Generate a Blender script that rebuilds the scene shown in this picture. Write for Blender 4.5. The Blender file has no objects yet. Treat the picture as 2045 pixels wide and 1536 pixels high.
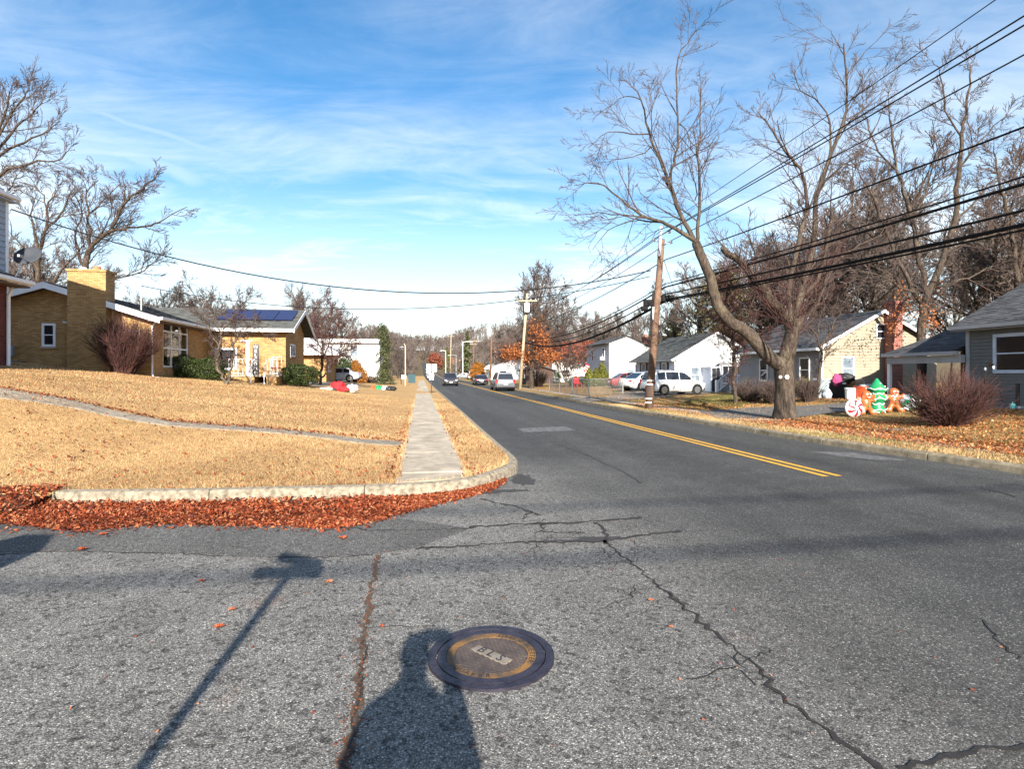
import bpy, bmesh, math, random
import numpy as np
from mathutils import Vector, Matrix
from mathutils.geometry import delaunay_2d_cdt

SC = bpy.context.scene
COL = SC.collection
rnd = random.Random(7)
R_ = math.radians

# ------------------------------------------------------------------ camera
F, H, CX, HY = 1120.0, 1.65, 1022.5, 745.0          # focal length and horizon in the photograph's pixels
cam_data = bpy.data.cameras.new('camera')
cam = bpy.data.objects.new('camera', cam_data); COL.objects.link(cam)
cam.location = (0, 0, H); cam.rotation_euler = (R_(90), 0, 0)
cam_data.sensor_width = 36.0; cam_data.lens = 36.0 * F / 2045
cam_data.shift_y = -(768 - HY) / 2045
cam_data.clip_start = 0.02; cam_data.clip_end = 4000
SC.camera = cam

# ------------------------------------------------------------------ sun, sky, exposure
SUN_EL = R_(24.5)
SUN_TO = Vector((0.122 * math.cos(SUN_EL), -0.9925 * math.cos(SUN_EL), math.sin(SUN_EL))).normalized()
sd = bpy.data.lights.new('sun', 'SUN'); sd.energy = 5.0; sd.angle = R_(0.55); sd.color = (1.0, 0.93, 0.82)
sun = bpy.data.objects.new('sun', sd); COL.objects.link(sun)
sun.rotation_euler = (-SUN_TO).to_track_quat('-Z', 'Y').to_euler()
sun.location = (3, -20, 30)

def N(nt, typ, out=0, props=None, **inp):
    n = nt.nodes.new('ShaderNode' + typ)
    for k, v in (props or {}).items(): setattr(n, k, v)
    for k, v in inp.items():
        key = int(k[1:]) if (k[0] == 'i' and k[1:].isdigit()) else k.replace('_', ' ')
        s = n.inputs[key]
        if isinstance(v, bpy.types.NodeSocket): nt.links.new(v, s)
        else:
            if isinstance(v, (tuple, list)) and len(v) == 3 and s.type == 'RGBA': v = (*v, 1)
            s.default_value = v
    return n.outputs[out]
def math_(nt, op, a, b=0.0, c=None, clamp=False):
    kw = dict(i0=a, i1=b)
    if c is not None: kw['i2'] = c
    return N(nt, 'Math', props={'operation': op, 'use_clamp': clamp}, **kw)
def vmath(nt, op, a, b=(0, 0, 0), out=0):
    return N(nt, 'VectorMath', out, {'operation': op}, i0=a, i1=b)
def ramp(nt, fac, stops, interp='LINEAR'):
    n = nt.nodes.new('ShaderNodeValToRGB'); nt.links.new(fac, n.inputs[0])
    cr = n.color_ramp; cr.interpolation = interp
    while len(cr.elements) < len(stops): cr.elements.new(0.5)
    for e, (p, c) in zip(cr.elements, stops):
        e.position = p
        e.color = (c, c, c, 1) if not isinstance(c, (tuple, list)) else (*c[:3], 1)
    return n.outputs[0]
def mix(nt, fac, a, b, mode='MIX'):
    n = nt.nodes.new('ShaderNodeMix'); n.data_type = 'RGBA'; n.blend_type = mode
    for s, v in ((n.inputs[0], fac), (n.inputs[6], a), (n.inputs[7], b)):
        if isinstance(v, bpy.types.NodeSocket): nt.links.new(v, s)
        elif isinstance(v, (tuple, list)): s.default_value = (*v[:3], 1)
        else: s.default_value = v
    return n.outputs[2]
def smooth(nt, v, a, b):
    n = nt.nodes.new('ShaderNodeMapRange'); n.interpolation_type = 'SMOOTHSTEP'
    nt.links.new(v, n.inputs[0]); n.inputs[1].default_value = a; n.inputs[2].default_value = b
    return n.outputs[0]

world = bpy.data.worlds.new('World'); SC.world = world; world.use_nodes = True
wt = world.node_tree; wt.nodes.clear()
SKY_STRENGTH = 0.06
sky = wt.nodes.new('ShaderNodeTexSky'); sky.sky_type = 'NISHITA'; sky.sun_disc = False
sky.sun_elevation = SUN_EL; sky.sun_rotation = math.atan2(SUN_TO.x, SUN_TO.y)
sky.air_density = 1.15; sky.dust_density = 0.3; sky.ozone_density = 2.2; sky.altitude = 20
tc = N(wt, 'TexCoord', 0)
sep = wt.nodes.new('ShaderNodeSeparateXYZ'); wt.links.new(tc, sep.inputs[0])
dx, dy, dz = sep.outputs
zc = math_(wt, 'MAXIMUM', dz, 0.0)
den = math_(wt, 'ADD', zc, 0.10)
plane = N(wt, 'CombineXYZ', i0=math_(wt, 'DIVIDE', dx, den), i1=math_(wt, 'DIVIDE', dy, den), i2=0.0)
# cirrus: stretched noise on a high flat layer
mp = wt.nodes.new('ShaderNodeMapping'); wt.links.new(plane, mp.inputs[0])
mp.inputs['Rotation'].default_value = (0, 0, R_(28)); mp.inputs['Scale'].default_value = (0.42, 1.0, 1)
c1 = N(wt, 'TexNoise', Vector=mp.outputs[0], Scale=0.75, Detail=9.0, Roughness=0.6, Distortion=0.9)
c2 = N(wt, 'TexNoise', Vector=mp.outputs[0], Scale=3.1, Detail=10.0, Roughness=0.68, Distortion=1.4)
cl = math_(wt, 'ADD', math_(wt, 'MULTIPLY', c1, 0.72), math_(wt, 'MULTIPLY', c2, 0.28))
cloud = smooth(wt, cl, 0.35, 0.67)
low = math_(wt, 'SUBTRACT', 1.0, smooth(wt, zc, 0.02, 0.52))
cloud = math_(wt, 'MULTIPLY', cloud, math_(wt, 'ADD', 0.38, math_(wt, 'MULTIPLY', low, 0.72)), clamp=True)
def pixdir(px, py): return Vector(((px - CX) / F, 1.0, (HY - py) / F)).normalized()
def contrail(p1, p2, w, amt):
    a, b = pixdir(*p1), pixdir(*p2)
    n = a.cross(b).normalized(); m = (a + b).normalized(); half = a.angle(b) / 2
    wob = math_(wt, 'MULTIPLY', math_(wt, 'SUBTRACT', N(wt, 'TexNoise', Vector=tc, Scale=9.0, Detail=5.0), 0.5), w * 3.0)
    d = math_(wt, 'ABSOLUTE', math_(wt, 'ADD', vmath(wt, 'DOT_PRODUCT', tc, tuple(n), 1), wob))
    band = math_(wt, 'SUBTRACT', 1.0, smooth(wt, d, w * 0.1, w))
    along = smooth(wt, vmath(wt, 'DOT_PRODUCT', tc, tuple(m), 1), math.cos(half * 1.25), math.cos(half * 0.5))
    return math_(wt, 'MULTIPLY', math_(wt, 'MULTIPLY', band, along), amt)
for args in (((90, 185), (520, 325), 0.009, 0.30), ((230, 225), (800, 290), 0.007, 0.16), ((120, 285), (420, 350), 0.026, 0.32),
             ((340, 50), (440, 105), 0.006, 0.10)):
    cloud = math_(wt, 'MAXIMUM', cloud, contrail(*args))
veil = math_(wt, 'MULTIPLY', math_(wt, 'POWER', math_(wt, 'SUBTRACT', 1.0, smooth(wt, zc, -0.02, 0.42)), 1.5), 0.88)
cloud = math_(wt, 'MAXIMUM', cloud, veil)
hsv = N(wt, 'HueSaturation', Saturation=1.34, Value=1.34, Color=sky.outputs[0])
CLOUD_L = 9.0
skycol = mix(wt, cloud, hsv, (CLOUD_L * 0.93, CLOUD_L * 0.98, CLOUD_L))
bg = wt.nodes.new('ShaderNodeBackground'); wt.links.new(skycol, bg.inputs[0]); bg.inputs[1].default_value = SKY_STRENGTH
wo = wt.nodes.new('ShaderNodeOutputWorld'); wt.links.new(bg.outputs[0], wo.inputs[0])

SC.view_settings.view_transform = 'Standard'; SC.view_settings.look = 'None'
SC.view_settings.exposure = 1.38; SC.view_settings.gamma = 1.0; SC.view_settings.use_curve_mapping = False
SC.render.engine = 'CYCLES'
SC.cycles.max_bounces = 5; SC.cycles.diffuse_bounces = 3; SC.cycles.glossy_bounces = 2; SC.cycles.transmission_bounces = 4
SC.cycles.use_denoising = True

# ------------------------------------------------------------------ site geometry: s runs along the main road, t across it
U = Vector((-0.1609, 0.98697)); V = Vector((0.98697, 0.1609)); ROT = math.atan2(V.y, V.x)
def P(s, t): return (s * U.x + t * V.x, s * U.y + t * V.y)
def ST(x, y): return (x * U.x + y * U.y, x * V.x + y * V.y)
def wood_rise(s, t):
    return 19.0 * sstep((abs(t - 5) - 16) / 75) * sstep((s - 240) / 240) + 19.0 * sstep((s - 590) / 130)
def sstep(x): x = max(0.0, min(1.0, x)); return x * x * (3 - 2 * x)
def lerp_tab(x, tab):
    if x <= tab[0][0]: return tab[0][1]
    for (a, va), (b, vb) in zip(tab, tab[1:]):
        if x <= b: return va + (vb - va) * (x - a) / (b - a)
    return tab[-1][1]
def hill(s):
    if s < 130: return 0.0
    if s < 330: return 0.00009 * (s - 130) ** 2
    if s < 540: return 3.6 + 0.036 * (s - 330)
    return 11.16 + 3.0 * (1 - math.exp(-(s - 540) * 0.012))
TR = [(-20, 11.6), (0, 10.35), (7.5, 9.66), (11.6, 9.12), (16, 8.9), (23.5, 8.7), (35, 8.5), (60, 8.5), (120, 8.5)]
def t_right(s): return lerp_tab(s, TR)
SL = [(-20, .137), (21, .137), (26.5, .122), (33, .12), (45, .095), (60, .075), (90, .05), (160, .02), (300, 0)]
S_EDGE = 7.75
def zt(x, y):
    s, t = ST(x, y); z = hill(s)
    if t < -0.35 and s > S_EDGE:
        d = -t - 0.35
        d = d * sstep(d / 1.6) if d < 1.6 else d
        if d > 15: d = 15 + 8 * (1 - math.exp(-(d - 15) / 8))
        z += 0.13 + lerp_tab(s, SL) * d * sstep((s - S_EDGE - 0.15) / 7.0) + 0.02 * math.sin(x * 1.3 + y * .7) * sstep(d / 2)
    elif t <= 1.7 and s > S_EDGE: z += 0.13
    else:
        tr = t_right(s)
        if t > tr:
            d = t - tr
            z += 0.13 + 0.36 * sstep((d - 3.2) / 6.0) * (1 - 0.55 * sstep((s - 20) / 10)) + 0.015 * math.sin(x * 1.1 + y) * sstep(d / 3)
    return z
def gp(px, py, y0=2.0, y1=700.0):
    """where the sight line through a photograph pixel meets the ground"""
    kx, kz = (px - CX) / F, (HY - py) / F
    y = y0; step = 0.1
    while y < y1:
        if H + kz * y <= zt(kx * y, y):
            a, b = y - step, y
            for _ in range(18):
                m = (a + b) / 2
                if H + kz * m <= zt(kx * m, m): b = m
                else: a = m
            return Vector((kx * b, b, zt(kx * b, b)))
        step = max(0.1, y * 0.01); y += step
    return Vector((kx * y1, y1, zt(kx * y1, y1)))
def at(px, py, Y): return Vector(((px - CX) / F * Y, Y, H + (HY - py) * Y / F))

# ------------------------------------------------------------------ objects
def tag(o, label=None, cat=None, group=None, kind=None):
    if label: o['label'] = label
    if cat: o['category'] = cat
    if group: o['group'] = group
    if kind: o['kind'] = kind
    return o
def thing(name, label, cat, loc=(0, 0, 0), rotz=0.0, group=None):
    o = bpy.data.objects.new(name, None); COL.objects.link(o)
    o.location = loc; o.rotation_euler = (0, 0, rotz); o.empty_display_size = 0.3
    return tag(o, label, cat, group)
def link(name, me, mat=None, parent=None):
    if mat is not None and not me.materials: me.materials.append(mat)
    o = bpy.data.objects.new(name, me); COL.objects.link(o)
    if parent is not None: o.parent = parent
    return o
def copy_tree(o, parent=None):
    c = o.copy(); COL.objects.link(c)
    if parent is not None: c.parent = parent
    for ch in list(o.children): copy_tree(ch, c)
    return c
def mesh_np(name, Vv, Fq, tint=None, smooth_=False):
    """Vv (n,3); Fq (m,3) or (m,4) index array"""
    me = bpy.data.meshes.new(name)
    Vv = np.asarray(Vv, np.float32); Fq = np.asarray(Fq, np.int32); k = Fq.shape[1]; m = len(Fq)
    me.vertices.add(len(Vv)); me.vertices.foreach_set('co', Vv.ravel())
    me.loops.add(m * k); me.loops.foreach_set('vertex_index', Fq.ravel())
    me.polygons.add(m); me.polygons.foreach_set('loop_start', np.arange(0, m * k, k, dtype=np.int32))
    me.polygons.foreach_set('loop_total', np.full(m, k, np.int32))
    if smooth_: me.polygons.foreach_set('use_smooth', np.ones(m, bool))
    me.update(calc_edges=True)
    if tint is not None:
        a = me.attributes.new('tint', 'FLOAT', 'FACE'); a.data.foreach_set('value', np.asarray(tint, np.float32))
    me.validate()
    return me
def box_uv(me):
    uv = me.uv_layers.new(name='UVMap')
    for p in me.polygons:
        n = p.normal
        for li in p.loop_indices:
            c = me.vertices[me.loops[li].vertex_index].co
            if abs(n.z) > 0.75: uv.data[li].uv = (c.x, c.y)
            elif abs(n.x) > abs(n.y): uv.data[li].uv = (c.y, c.z)
            else: uv.data[li].uv = (c.x, c.z)

class MB:
    def __init__(s): s.v = []; s.f = []; s.t = []
    def add(s, vs, fs, tint=None):
        o = len(s.v); s.v += [tuple(v) for v in vs]
        for f in fs: s.f.append([i + o for i in f]); s.t.append(0.5 if tint is None else tint)
        return s
    def box(s, x0, x1, y0, y1, z0, z1, tint=None):
        return s.add([(x, y, z) for z in (z0, z1) for y in (y0, y1) for x in (x0, x1)],
                     [(0, 2, 3, 1), (4, 5, 7, 6), (0, 1, 5, 4), (2, 6, 7, 3), (0, 4, 6, 2), (1, 3, 7, 5)], tint)
    def obox(s, c, sx, sy, sz, rot=None, tint=None):
        m = rot if rot is not None else Matrix.Identity(3); c = Vector(c)
        vs = [c + m @ Vector((x * sx / 2, y * sy / 2, z * sz / 2)) for z in (-1, 1) for y in (-1, 1) for x in (-1, 1)]
        return s.add(vs, [(0, 2, 3, 1), (4, 5, 7, 6), (0, 1, 5, 4), (2, 6, 7, 3), (0, 4, 6, 2), (1, 3, 7, 5)], tint)
    def prism(s, pts, vec, tint=None):
        n = len(pts); vec = Vector(vec)
        vs = [Vector(p) for p in pts] + [Vector(p) + vec for p in pts]
        return s.add(vs, [list(range(n))[::-1], list(range(n, 2 * n))] + [(i, (i + 1) % n, n + (i + 1) % n, n + i) for i in range(n)], tint)
    def tube(s, pts, r, n=8, cap=True):
        pts = [Vector(p) for p in pts]; m = len(pts)
        rs = r if isinstance(r, (list, tuple)) else [r] * m
        vs = []; ref = None
        for i, p in enumerate(pts):
            d = (pts[min(i + 1, m - 1)] - pts[max(i - 1, 0)]).normalized()
            if ref is None: ref = Vector((0, 0, 1)) if abs(d.z) < 0.9 else Vector((1, 0, 0))
            a = d.cross(ref).normalized(); b = a.cross(d).normalized(); ref = b
            for k in range(n):
                an = 2 * math.pi * k / n
                vs.append(p + (a * math.cos(an) + b * math.sin(an)) * rs[i])
        fs = [(i * n + k, i * n + (k + 1) % n, (i + 1) * n + (k + 1) % n, (i + 1) * n + k) for i in range(m - 1) for k in range(n)]
        if cap: fs += [list(range(n))[::-1], list(range((m - 1) * n, m * n))]
        return s.add(vs, fs)
    def lathe(s, prof, n=20, c=(0, 0, 0), axis='z'):
        vs = []
        for r, z in prof:
            for k in range(n):
                a = 2 * math.pi * k / n; x, y = r * math.cos(a), r * math.sin(a)
                vs.append({'z': (c[0] + x, c[1] + y, c[2] + z), 'y': (c[0] + x, c[1] + z, c[2] + y), 'x': (c[0] + z, c[1] + x, c[2] + y)}[axis])
        m = len(prof)
        fs = [(i * n + k, i * n + (k + 1) % n, (i + 1) * n + (k + 1) % n, (i + 1) * n + k) for i in range(m - 1) for k in range(n)]
        fs += [list(range(n))[::-1], list(range((m - 1) * n, m * n))]
        return s.add(vs, fs)
    def ell(s, c, r, nu=12, nv=8, rot=None, warp=None):
        vs = []; m = rot if rot is not None else Matrix.Identity(3)
        for j in range(nv + 1):
            ph = math.pi * (j / nv - 0.5)
            for i in range(nu):
                th = 2 * math.pi * i / nu
                d = Vector((math.cos(ph) * math.cos(th), math.cos(ph) * math.sin(th), math.sin(ph)))
                k = warp(d) if warp else 1.0
                vs.append(Vector(c) + m @ Vector((d.x * r[0] * k, d.y * r[1] * k, d.z * r[2] * k)))
        return s.add(vs, [(j * nu + i, j * nu + (i + 1) % nu, (j + 1) * nu + (i + 1) % nu, (j + 1) * nu + i) for j in range(nv) for i in range(nu)])
    # boxes in a wall's own frame: (origin, along, outward)
    def fbox(s, fr, a0, a1, z0, z1, n0, n1, tint=None):
        O, A, Nn = fr
        return s.add([O + A * a + Vector((0, 0, z)) + Nn * n for z in (z0, z1) for n in (n0, n1) for a in (a0, a1)],
                     [(0, 2, 3, 1), (4, 5, 7, 6), (0, 1, 5, 4), (2, 6, 7, 3), (0, 4, 6, 2), (1, 3, 7, 5)], tint)
    def mesh(s, name, smooth_=False, uv=False, fix=True):
        me = bpy.data.meshes.new(name); me.from_pydata(s.v, [], s.f); me.update()
        if fix:
            bm = bmesh.new(); bm.from_mesh(me); bmesh.ops.remove_doubles(bm, verts=bm.verts, dist=1e-5)
            fl = [f for f in bm.faces if f.calc_area() < 1e-10]
            if fl: bmesh.ops.delete(bm, geom=fl, context='FACES_ONLY')
            bmesh.ops.recalc_face_normals(bm, faces=bm.faces); bm.to_mesh(me); bm.free()
        elif any(t != 0.5 for t in s.t):
            a = me.attributes.new('tint', 'FLOAT', 'FACE'); a.data.foreach_set('value', s.t)
        if smooth_: me.polygons.foreach_set('use_smooth', [True] * len(me.polygons))
        if uv: box_uv(me)
        me.update(); return me
    def build(s, name, mat, parent=None, smooth_=False, uv=False, bevel=0.0, fix=True):
        o = link(name, s.mesh(name, smooth_, uv, fix), mat, parent)
        if bevel:
            b = o.modifiers.new('bevel', 'BEVEL'); b.width = bevel; b.segments = 2; b.limit_method = 'ANGLE'; b.angle_limit = R_(35)
        return o
def frame(O, A, Nn): return (Vector(O), Vector(A), Vector(Nn))

# ------------------------------------------------------------------ materials
MAT = {}
def base_mat(name):
    m = bpy.data.materials.new(name); m.use_nodes = True
    nt = m.node_tree; b = nt.nodes['Principled BSDF']; MAT[name] = m
    return m, nt, b
def setb(nt, b, **kw):
    for k, v in kw.items():
        s = b.inputs[k.replace('_', ' ')]
        if isinstance(v, bpy.types.NodeSocket): nt.links.new(v, s)
        elif isinstance(v, (tuple, list)): s.default_value = (*v[:3], 1)
        else: s.default_value = v
def mat(name, c, c2=None, rough=0.8, scale=3.0, var=0.12, bump=0.0, bscale=40.0, metal=0.0, spec=0.4, coat=0.0, tint=0.0, lo=0.3, hi=0.7, detail=6.0):
    m, nt, b = base_mat(name)
    co = N(nt, 'TexCoord', 3)
    n1 = N(nt, 'TexNoise', Vector=co, Scale=scale, Detail=detail, Roughness=0.62)
    if c2 is None: c, c2 = tuple(x * (1 - var) for x in c), tuple(min(1, x * (1 + var)) for x in c)
    col = ramp(nt, n1, [(lo, c), (hi, c2)])
    if tint:
        t = N(nt, 'Attribute', 2, {'attribute_name': 'tint'})
        col = mix(nt, 1.0, col, ramp(nt, t, [(0, 1 - tint), (1, 1 + tint)]), 'MULTIPLY')
    kw = {}
    if bump:
        n2 = N(nt, 'TexNoise', Vector=co, Scale=bscale, Detail=5.0, Roughness=0.7)
        kw['Normal'] = N(nt, 'Bump', Strength=bump, Distance=0.02, Height=n2)
    setb(nt, b, Base_Color=col, Roughness=rough, Metallic=metal, Specular_IOR_Level=spec, **kw)
    if coat: b.inputs['Coat Weight'].default_value = coat; b.inputs['Coat Roughness'].default_value = 0.06
    return m
def brick_mat(name, c1, c2, mortar, bw=0.21, bh=0.067, ms=0.009, blotch=0.18):
    m, nt, b = base_mat(name)
    uv = N(nt, 'TexCoord', 2); ob = N(nt, 'TexCoord', 3)
    n = nt.nodes.new('ShaderNodeTexBrick'); nt.links.new(uv, n.inputs['Vector'])
    n.inputs['Color1'].default_value = (*c1, 1); n.inputs['Color2'].default_value = (*c2, 1); n.inputs['Mortar'].default_value = (*mortar, 1)
    n.inputs['Scale'].default_value = 1.0; n.inputs['Mortar Size'].default_value = ms; n.inputs['Mortar Smooth'].default_value = 0.3
    n.inputs['Brick Width'].default_value = bw; n.inputs['Row Height'].default_value = bh; n.inputs['Bias'].default_value = 0.0
    bl = N(nt, 'TexNoise', Vector=ob, Scale=1.4, Detail=7.0, Roughness=0.65)
    col = mix(nt, 1.0, n.outputs[0], ramp(nt, bl, [(0.3, 1 - blotch), (0.7, 1 + blotch)]), 'MULTIPLY')
    fine = N(nt, 'TexNoise', Vector=ob, Scale=60.0, Detail=3.0)
    h = math_(nt, 'ADD', math_(nt, 'MULTIPLY', n.outputs[1], -1.0), math_(nt, 'MULTIPLY', fine, 0.25))
    setb(nt, b, Base_Color=col, Roughness=0.88, Specular_IOR_Level=0.25, Normal=N(nt, 'Bump', Strength=0.7, Distance=0.008, Height=h))
    return m
def tint_mat(name, stops, rough=0.75, trans=0.0, spec=0.3, nscale=0.0):
    m, nt, b = base_mat(name)
    t = N(nt, 'Attribute', 2, {'attribute_name': 'tint'})
    col = ramp(nt, t, stops)
    if nscale:
        n1 = N(nt, 'TexNoise', Vector=N(nt, 'TexCoord', 3), Scale=nscale, Detail=5.0)
        col = mix(nt, 1.0, col, ramp(nt, n1, [(0.3, 0.65), (0.7, 1.25)]), 'MULTIPLY')
    setb(nt, b, Base_Color=col, Roughness=rough, Specular_IOR_Level=spec)
    if trans:
        tr = nt.nodes.new('ShaderNodeBsdfTranslucent'); nt.links.new(col, tr.inputs[0])
        mx = nt.nodes.new('ShaderNodeMixShader'); mx.inputs[0].default_value = trans
        nt.links.new(b.outputs[0], mx.inputs[1]); nt.links.new(tr.outputs[0], mx.inputs[2])
        nt.links.new(mx.outputs[0], nt.nodes['Material Output'].inputs[0])
    return m

# asphalt, shared by both streets: coarse pale aggregate in the side street, finer and darker binder on the main road
def asphalt_mat(name='asphalt', fixed=None):
    m, nt, b = base_mat(name)
    co = N(nt, 'TexCoord', 3)
    t = vmath(nt, 'DOT_PRODUCT', co, (V.x, V.y, 0), 1); s = vmath(nt, 'DOT_PRODUCT', co, (U.x, U.y, 0), 1)
    big = N(nt, 'TexNoise', Vector=co, Scale=0.35, Detail=5.0, Roughness=0.6)
    mid = N(nt, 'TexNoise', Vector=co, Scale=2.2, Detail=7.0, Roughness=0.65)
    fine = N(nt, 'TexNoise', Vector=co, Scale=34.0, Detail=4.0, Roughness=0.7)
    w = math_(nt, 'ADD', t, math_(nt, 'MULTIPLY', math_(nt, 'SUBTRACT', big, 0.5), 4.0))
    w = math_(nt, 'ADD', w, math_(nt, 'MULTIPLY', math_(nt, 'SUBTRACT', mid, 0.5), 1.5))
    main = math_(nt, 'MAXIMUM', smooth(nt, w, 0.4, 4.2), smooth(nt, s, 6.8, 11.5))
    if fixed is not None: main = math_(nt, 'ADD', math_(nt, 'MULTIPLY', smooth(nt, mid, .3, .7), .35), fixed, clamp=True)
    vo = nt.nodes.new('ShaderNodeTexVoronoi'); vo.inputs['Scale'].default_value = 135.0; nt.links.new(co, vo.inputs['Vector'])
    st = N(nt, 'SeparateColor', Color=vo.outputs['Color'])
    vo2 = nt.nodes.new('ShaderNodeTexVoronoi'); vo2.inputs['Scale'].default_value = 33.0; nt.links.new(co, vo2.inputs['Vector'])
    st2 = N(nt, 'SeparateColor', Color=vo2.outputs['Color'])
    stone = ramp(nt, st, [(0.0, (0.07, 0.066, 0.062)), (0.3, (0.155, 0.147, 0.136)), (0.75, (0.24, 0.228, 0.211)), (0.94, (0.34, 0.322, 0.294)), (1.0, (0.60, 0.57, 0.52))])
    gap = ramp(nt, vo.outputs['Distance'], [(0.35, 1.0), (0.8, 0.45)])
    pale = mix(nt, 1.0, stone, gap, 'MULTIPLY')
    pit = ramp(nt, st2, [(0.86, 1.0), (0.90, 0.3)])
    pale = mix(nt, 0.7, pale, pit, 'MULTIPLY')
    dark = ramp(nt, st, [(0.0, (0.026, 0.0255, 0.025)), (0.7, (0.051, 0.050, 0.048)), (0.93, (0.082, 0.080, 0.076)), (1.0, (0.27, 0.26, 0.24))])
    col = mix(nt, main, pale, dark)
    col = mix(nt, 1.0, col, ramp(nt, mid, [(0.28, 0.74), (0.72, 1.22)]), 'MULTIPLY')
    col = mix(nt, 1.0, col, ramp(nt, fine, [(0.3, 0.8), (0.7, 1.2)]), 'MULTIPLY')
    red = math_(nt, 'MULTIPLY', smooth(nt, N(nt, 'TexNoise', Vector=co, Scale=0.9, Detail=6.0, Roughness=0.7), 0.58, 0.74),
                math_(nt, 'SUBTRACT', 0.55, math_(nt, 'MULTIPLY', main, 0.5)))
    col = mix(nt, red, col, mix(nt, 1.0, col, (1.55, 1.05, 0.85), 'MULTIPLY'))
    # tyre-polished bands along the main road
    tr = N(nt, 'TexNoise', Vector=N(nt, 'CombineXYZ', i0=math_(nt, 'MULTIPLY', t, 0.9), i1=math_(nt, 'MULTIPLY', s, 0.03), i2=0.0), Scale=1.0, Detail=4.0)
    col = mix(nt, main, col, mix(nt, 1.0, col, ramp(nt, tr, [(0.3, 0.70), (0.7, 1.38)]), 'MULTIPLY'))
    h = math_(nt, 'ADD', math_(nt, 'MULTIPLY', vo.outputs['Distance'], -1.0), math_(nt, 'MULTIPLY', fine, 0.6))
    bs = math_(nt, 'SUBTRACT', 0.5, math_(nt, 'MULTIPLY', main, 0.25))
    setb(nt, b, Base_Color=col, Roughness=0.87, Specular_IOR_Level=0.28, Normal=N(nt, 'Bump', Strength=bs, Distance=0.006, Height=h))
    return m
asphalt_mat(); asphalt_mat('patch_asphalt', .42)
def lawn_mat(name, stops, leafy=0.0, green=0.25):
    m, nt, b = base_mat(name)
    co = N(nt, 'TexCoord', 3)
    a = N(nt, 'TexNoise', Vector=co, Scale=22.0, Detail=9.0, Roughness=0.78)
    big = N(nt, 'TexNoise', Vector=co, Scale=0.45, Detail=6.0, Roughness=0.65)
    mid = N(nt, 'TexNoise', Vector=co, Scale=4.0, Detail=7.0, Roughness=0.7)
    col = ramp(nt, a, stops)
    col = mix(nt, 1.0, col, ramp(nt, mid, [(0.3, (0.78, 0.74, 0.70)), (0.7, (1.18, 1.16, 1.12))]), 'MULTIPLY')
    col = mix(nt, math_(nt, 'MULTIPLY', smooth(nt, big, 0.56, 0.72), green), col, (0.17, 0.16, 0.05))
    if leafy:
        lf = N(nt, 'TexNoise', Vector=co, Scale=9.0, Detail=8.0, Roughness=0.8)
        col = mix(nt, math_(nt, 'MULTIPLY', smooth(nt, lf, 0.5, 0.62), leafy), col, ramp(nt, a, [(0.3, (0.10, 0.035, 0.015)), (0.7, (0.36, 0.14, 0.05))]))
    setb(nt, b, Base_Color=col, Roughness=0.95, Specular_IOR_Level=0.1, Normal=N(nt, 'Bump', Strength=0.9, Distance=0.03, Height=a))
    return m
lawn_mat('dry_lawn', [(0.25, (0.17, 0.10, 0.05)), (0.42, (0.36, 0.225, 0.105)), (0.6, (0.52, 0.345, 0.165)), (0.8, (0.66, 0.475, 0.25))], green=0.5)
lawn_mat('leafy_lawn', [(0.25, (0.13, 0.075, 0.03)), (0.45, (0.27, 0.18, 0.07)), (0.62, (0.38, 0.27, 0.11)), (0.8, (0.5, 0.38, 0.18))], leafy=0.55, green=0.55)
lawn_mat('green_lawn', [(0.25, (0.045, 0.055, 0.015)), (0.5, (0.11, 0.12, 0.03)), (0.75, (0.23, 0.2, 0.07))], green=0.0)
lawn_mat('far_ground', [(0.25, (0.075, 0.055, 0.035)), (0.5, (0.13, 0.10, 0.06)), (0.8, (0.21, 0.165, 0.10))], green=0.5)
mat('concrete', (0.25, 0.205, 0.15), (0.52, 0.44, 0.335), rough=0.9, scale=3.2, bump=0.35, bscale=90)
mat('curb_concrete', (0.11, 0.088, 0.06), (0.32, 0.27, 0.20), rough=0.9, scale=14, bump=0.5, bscale=70, lo=0.32, hi=0.6)
mat('old_curb', (0.10, 0.085, 0.06), (0.34, 0.28, 0.19), rough=0.95, scale=6, bump=0.6, bscale=60)
mat('path_concrete', (0.12, 0.10, 0.078), (0.29, 0.25, 0.195), rough=0.92, scale=7, bump=0.4)
mat('drive_asphalt', (0.07, 0.07, 0.07), (0.14, 0.135, 0.13), rough=0.9, scale=12, bump=0.4)
mat('crack_tar', (0.012, 0.011, 0.011), (0.035, 0.03, 0.028), rough=0.85, scale=40)
mat('stain_tar', (0.022, 0.020, 0.019), (0.06, 0.055, 0.05), rough=0.8, scale=25)
mat('seam_dirt', (0.035, 0.022, 0.016), (0.12, 0.075, 0.05), rough=0.95, scale=30)
mat('yellow_paint', (0.13, 0.085, 0.035), (0.62, 0.33, 0.035), rough=0.8, scale=14, bump=0.3, lo=.30, hi=.46)
mat('pale_patch', (0.065, 0.064, 0.064), (0.165, 0.16, 0.162), rough=0.9, scale=7, lo=0.38, hi=0.66)
brick_mat('yellow_brick', (0.50, 0.305, 0.125), (0.34, 0.18, 0.065), (0.24, 0.16, 0.09), blotch=0.14)
brick_mat('red_brick', (0.16, 0.035, 0.028), (0.10, 0.022, 0.02), (0.12, 0.07, 0.06))
brick_mat('orange_brick', (0.28, 0.062, 0.036), (0.17, 0.038, 0.027), (0.42, 0.32, 0.27))
mat('white_paint', (0.72, 0.72, 0.74), (0.84, 0.84, 0.85), rough=0.5, scale=4)
mat('white_siding', (0.72, 0.72, 0.71), (0.82, 0.82, 0.81), rough=0.55, scale=2)
mat('blue_siding', (0.44, 0.50, 0.60), (0.54, 0.60, 0.70), rough=0.55, scale=2)
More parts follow.
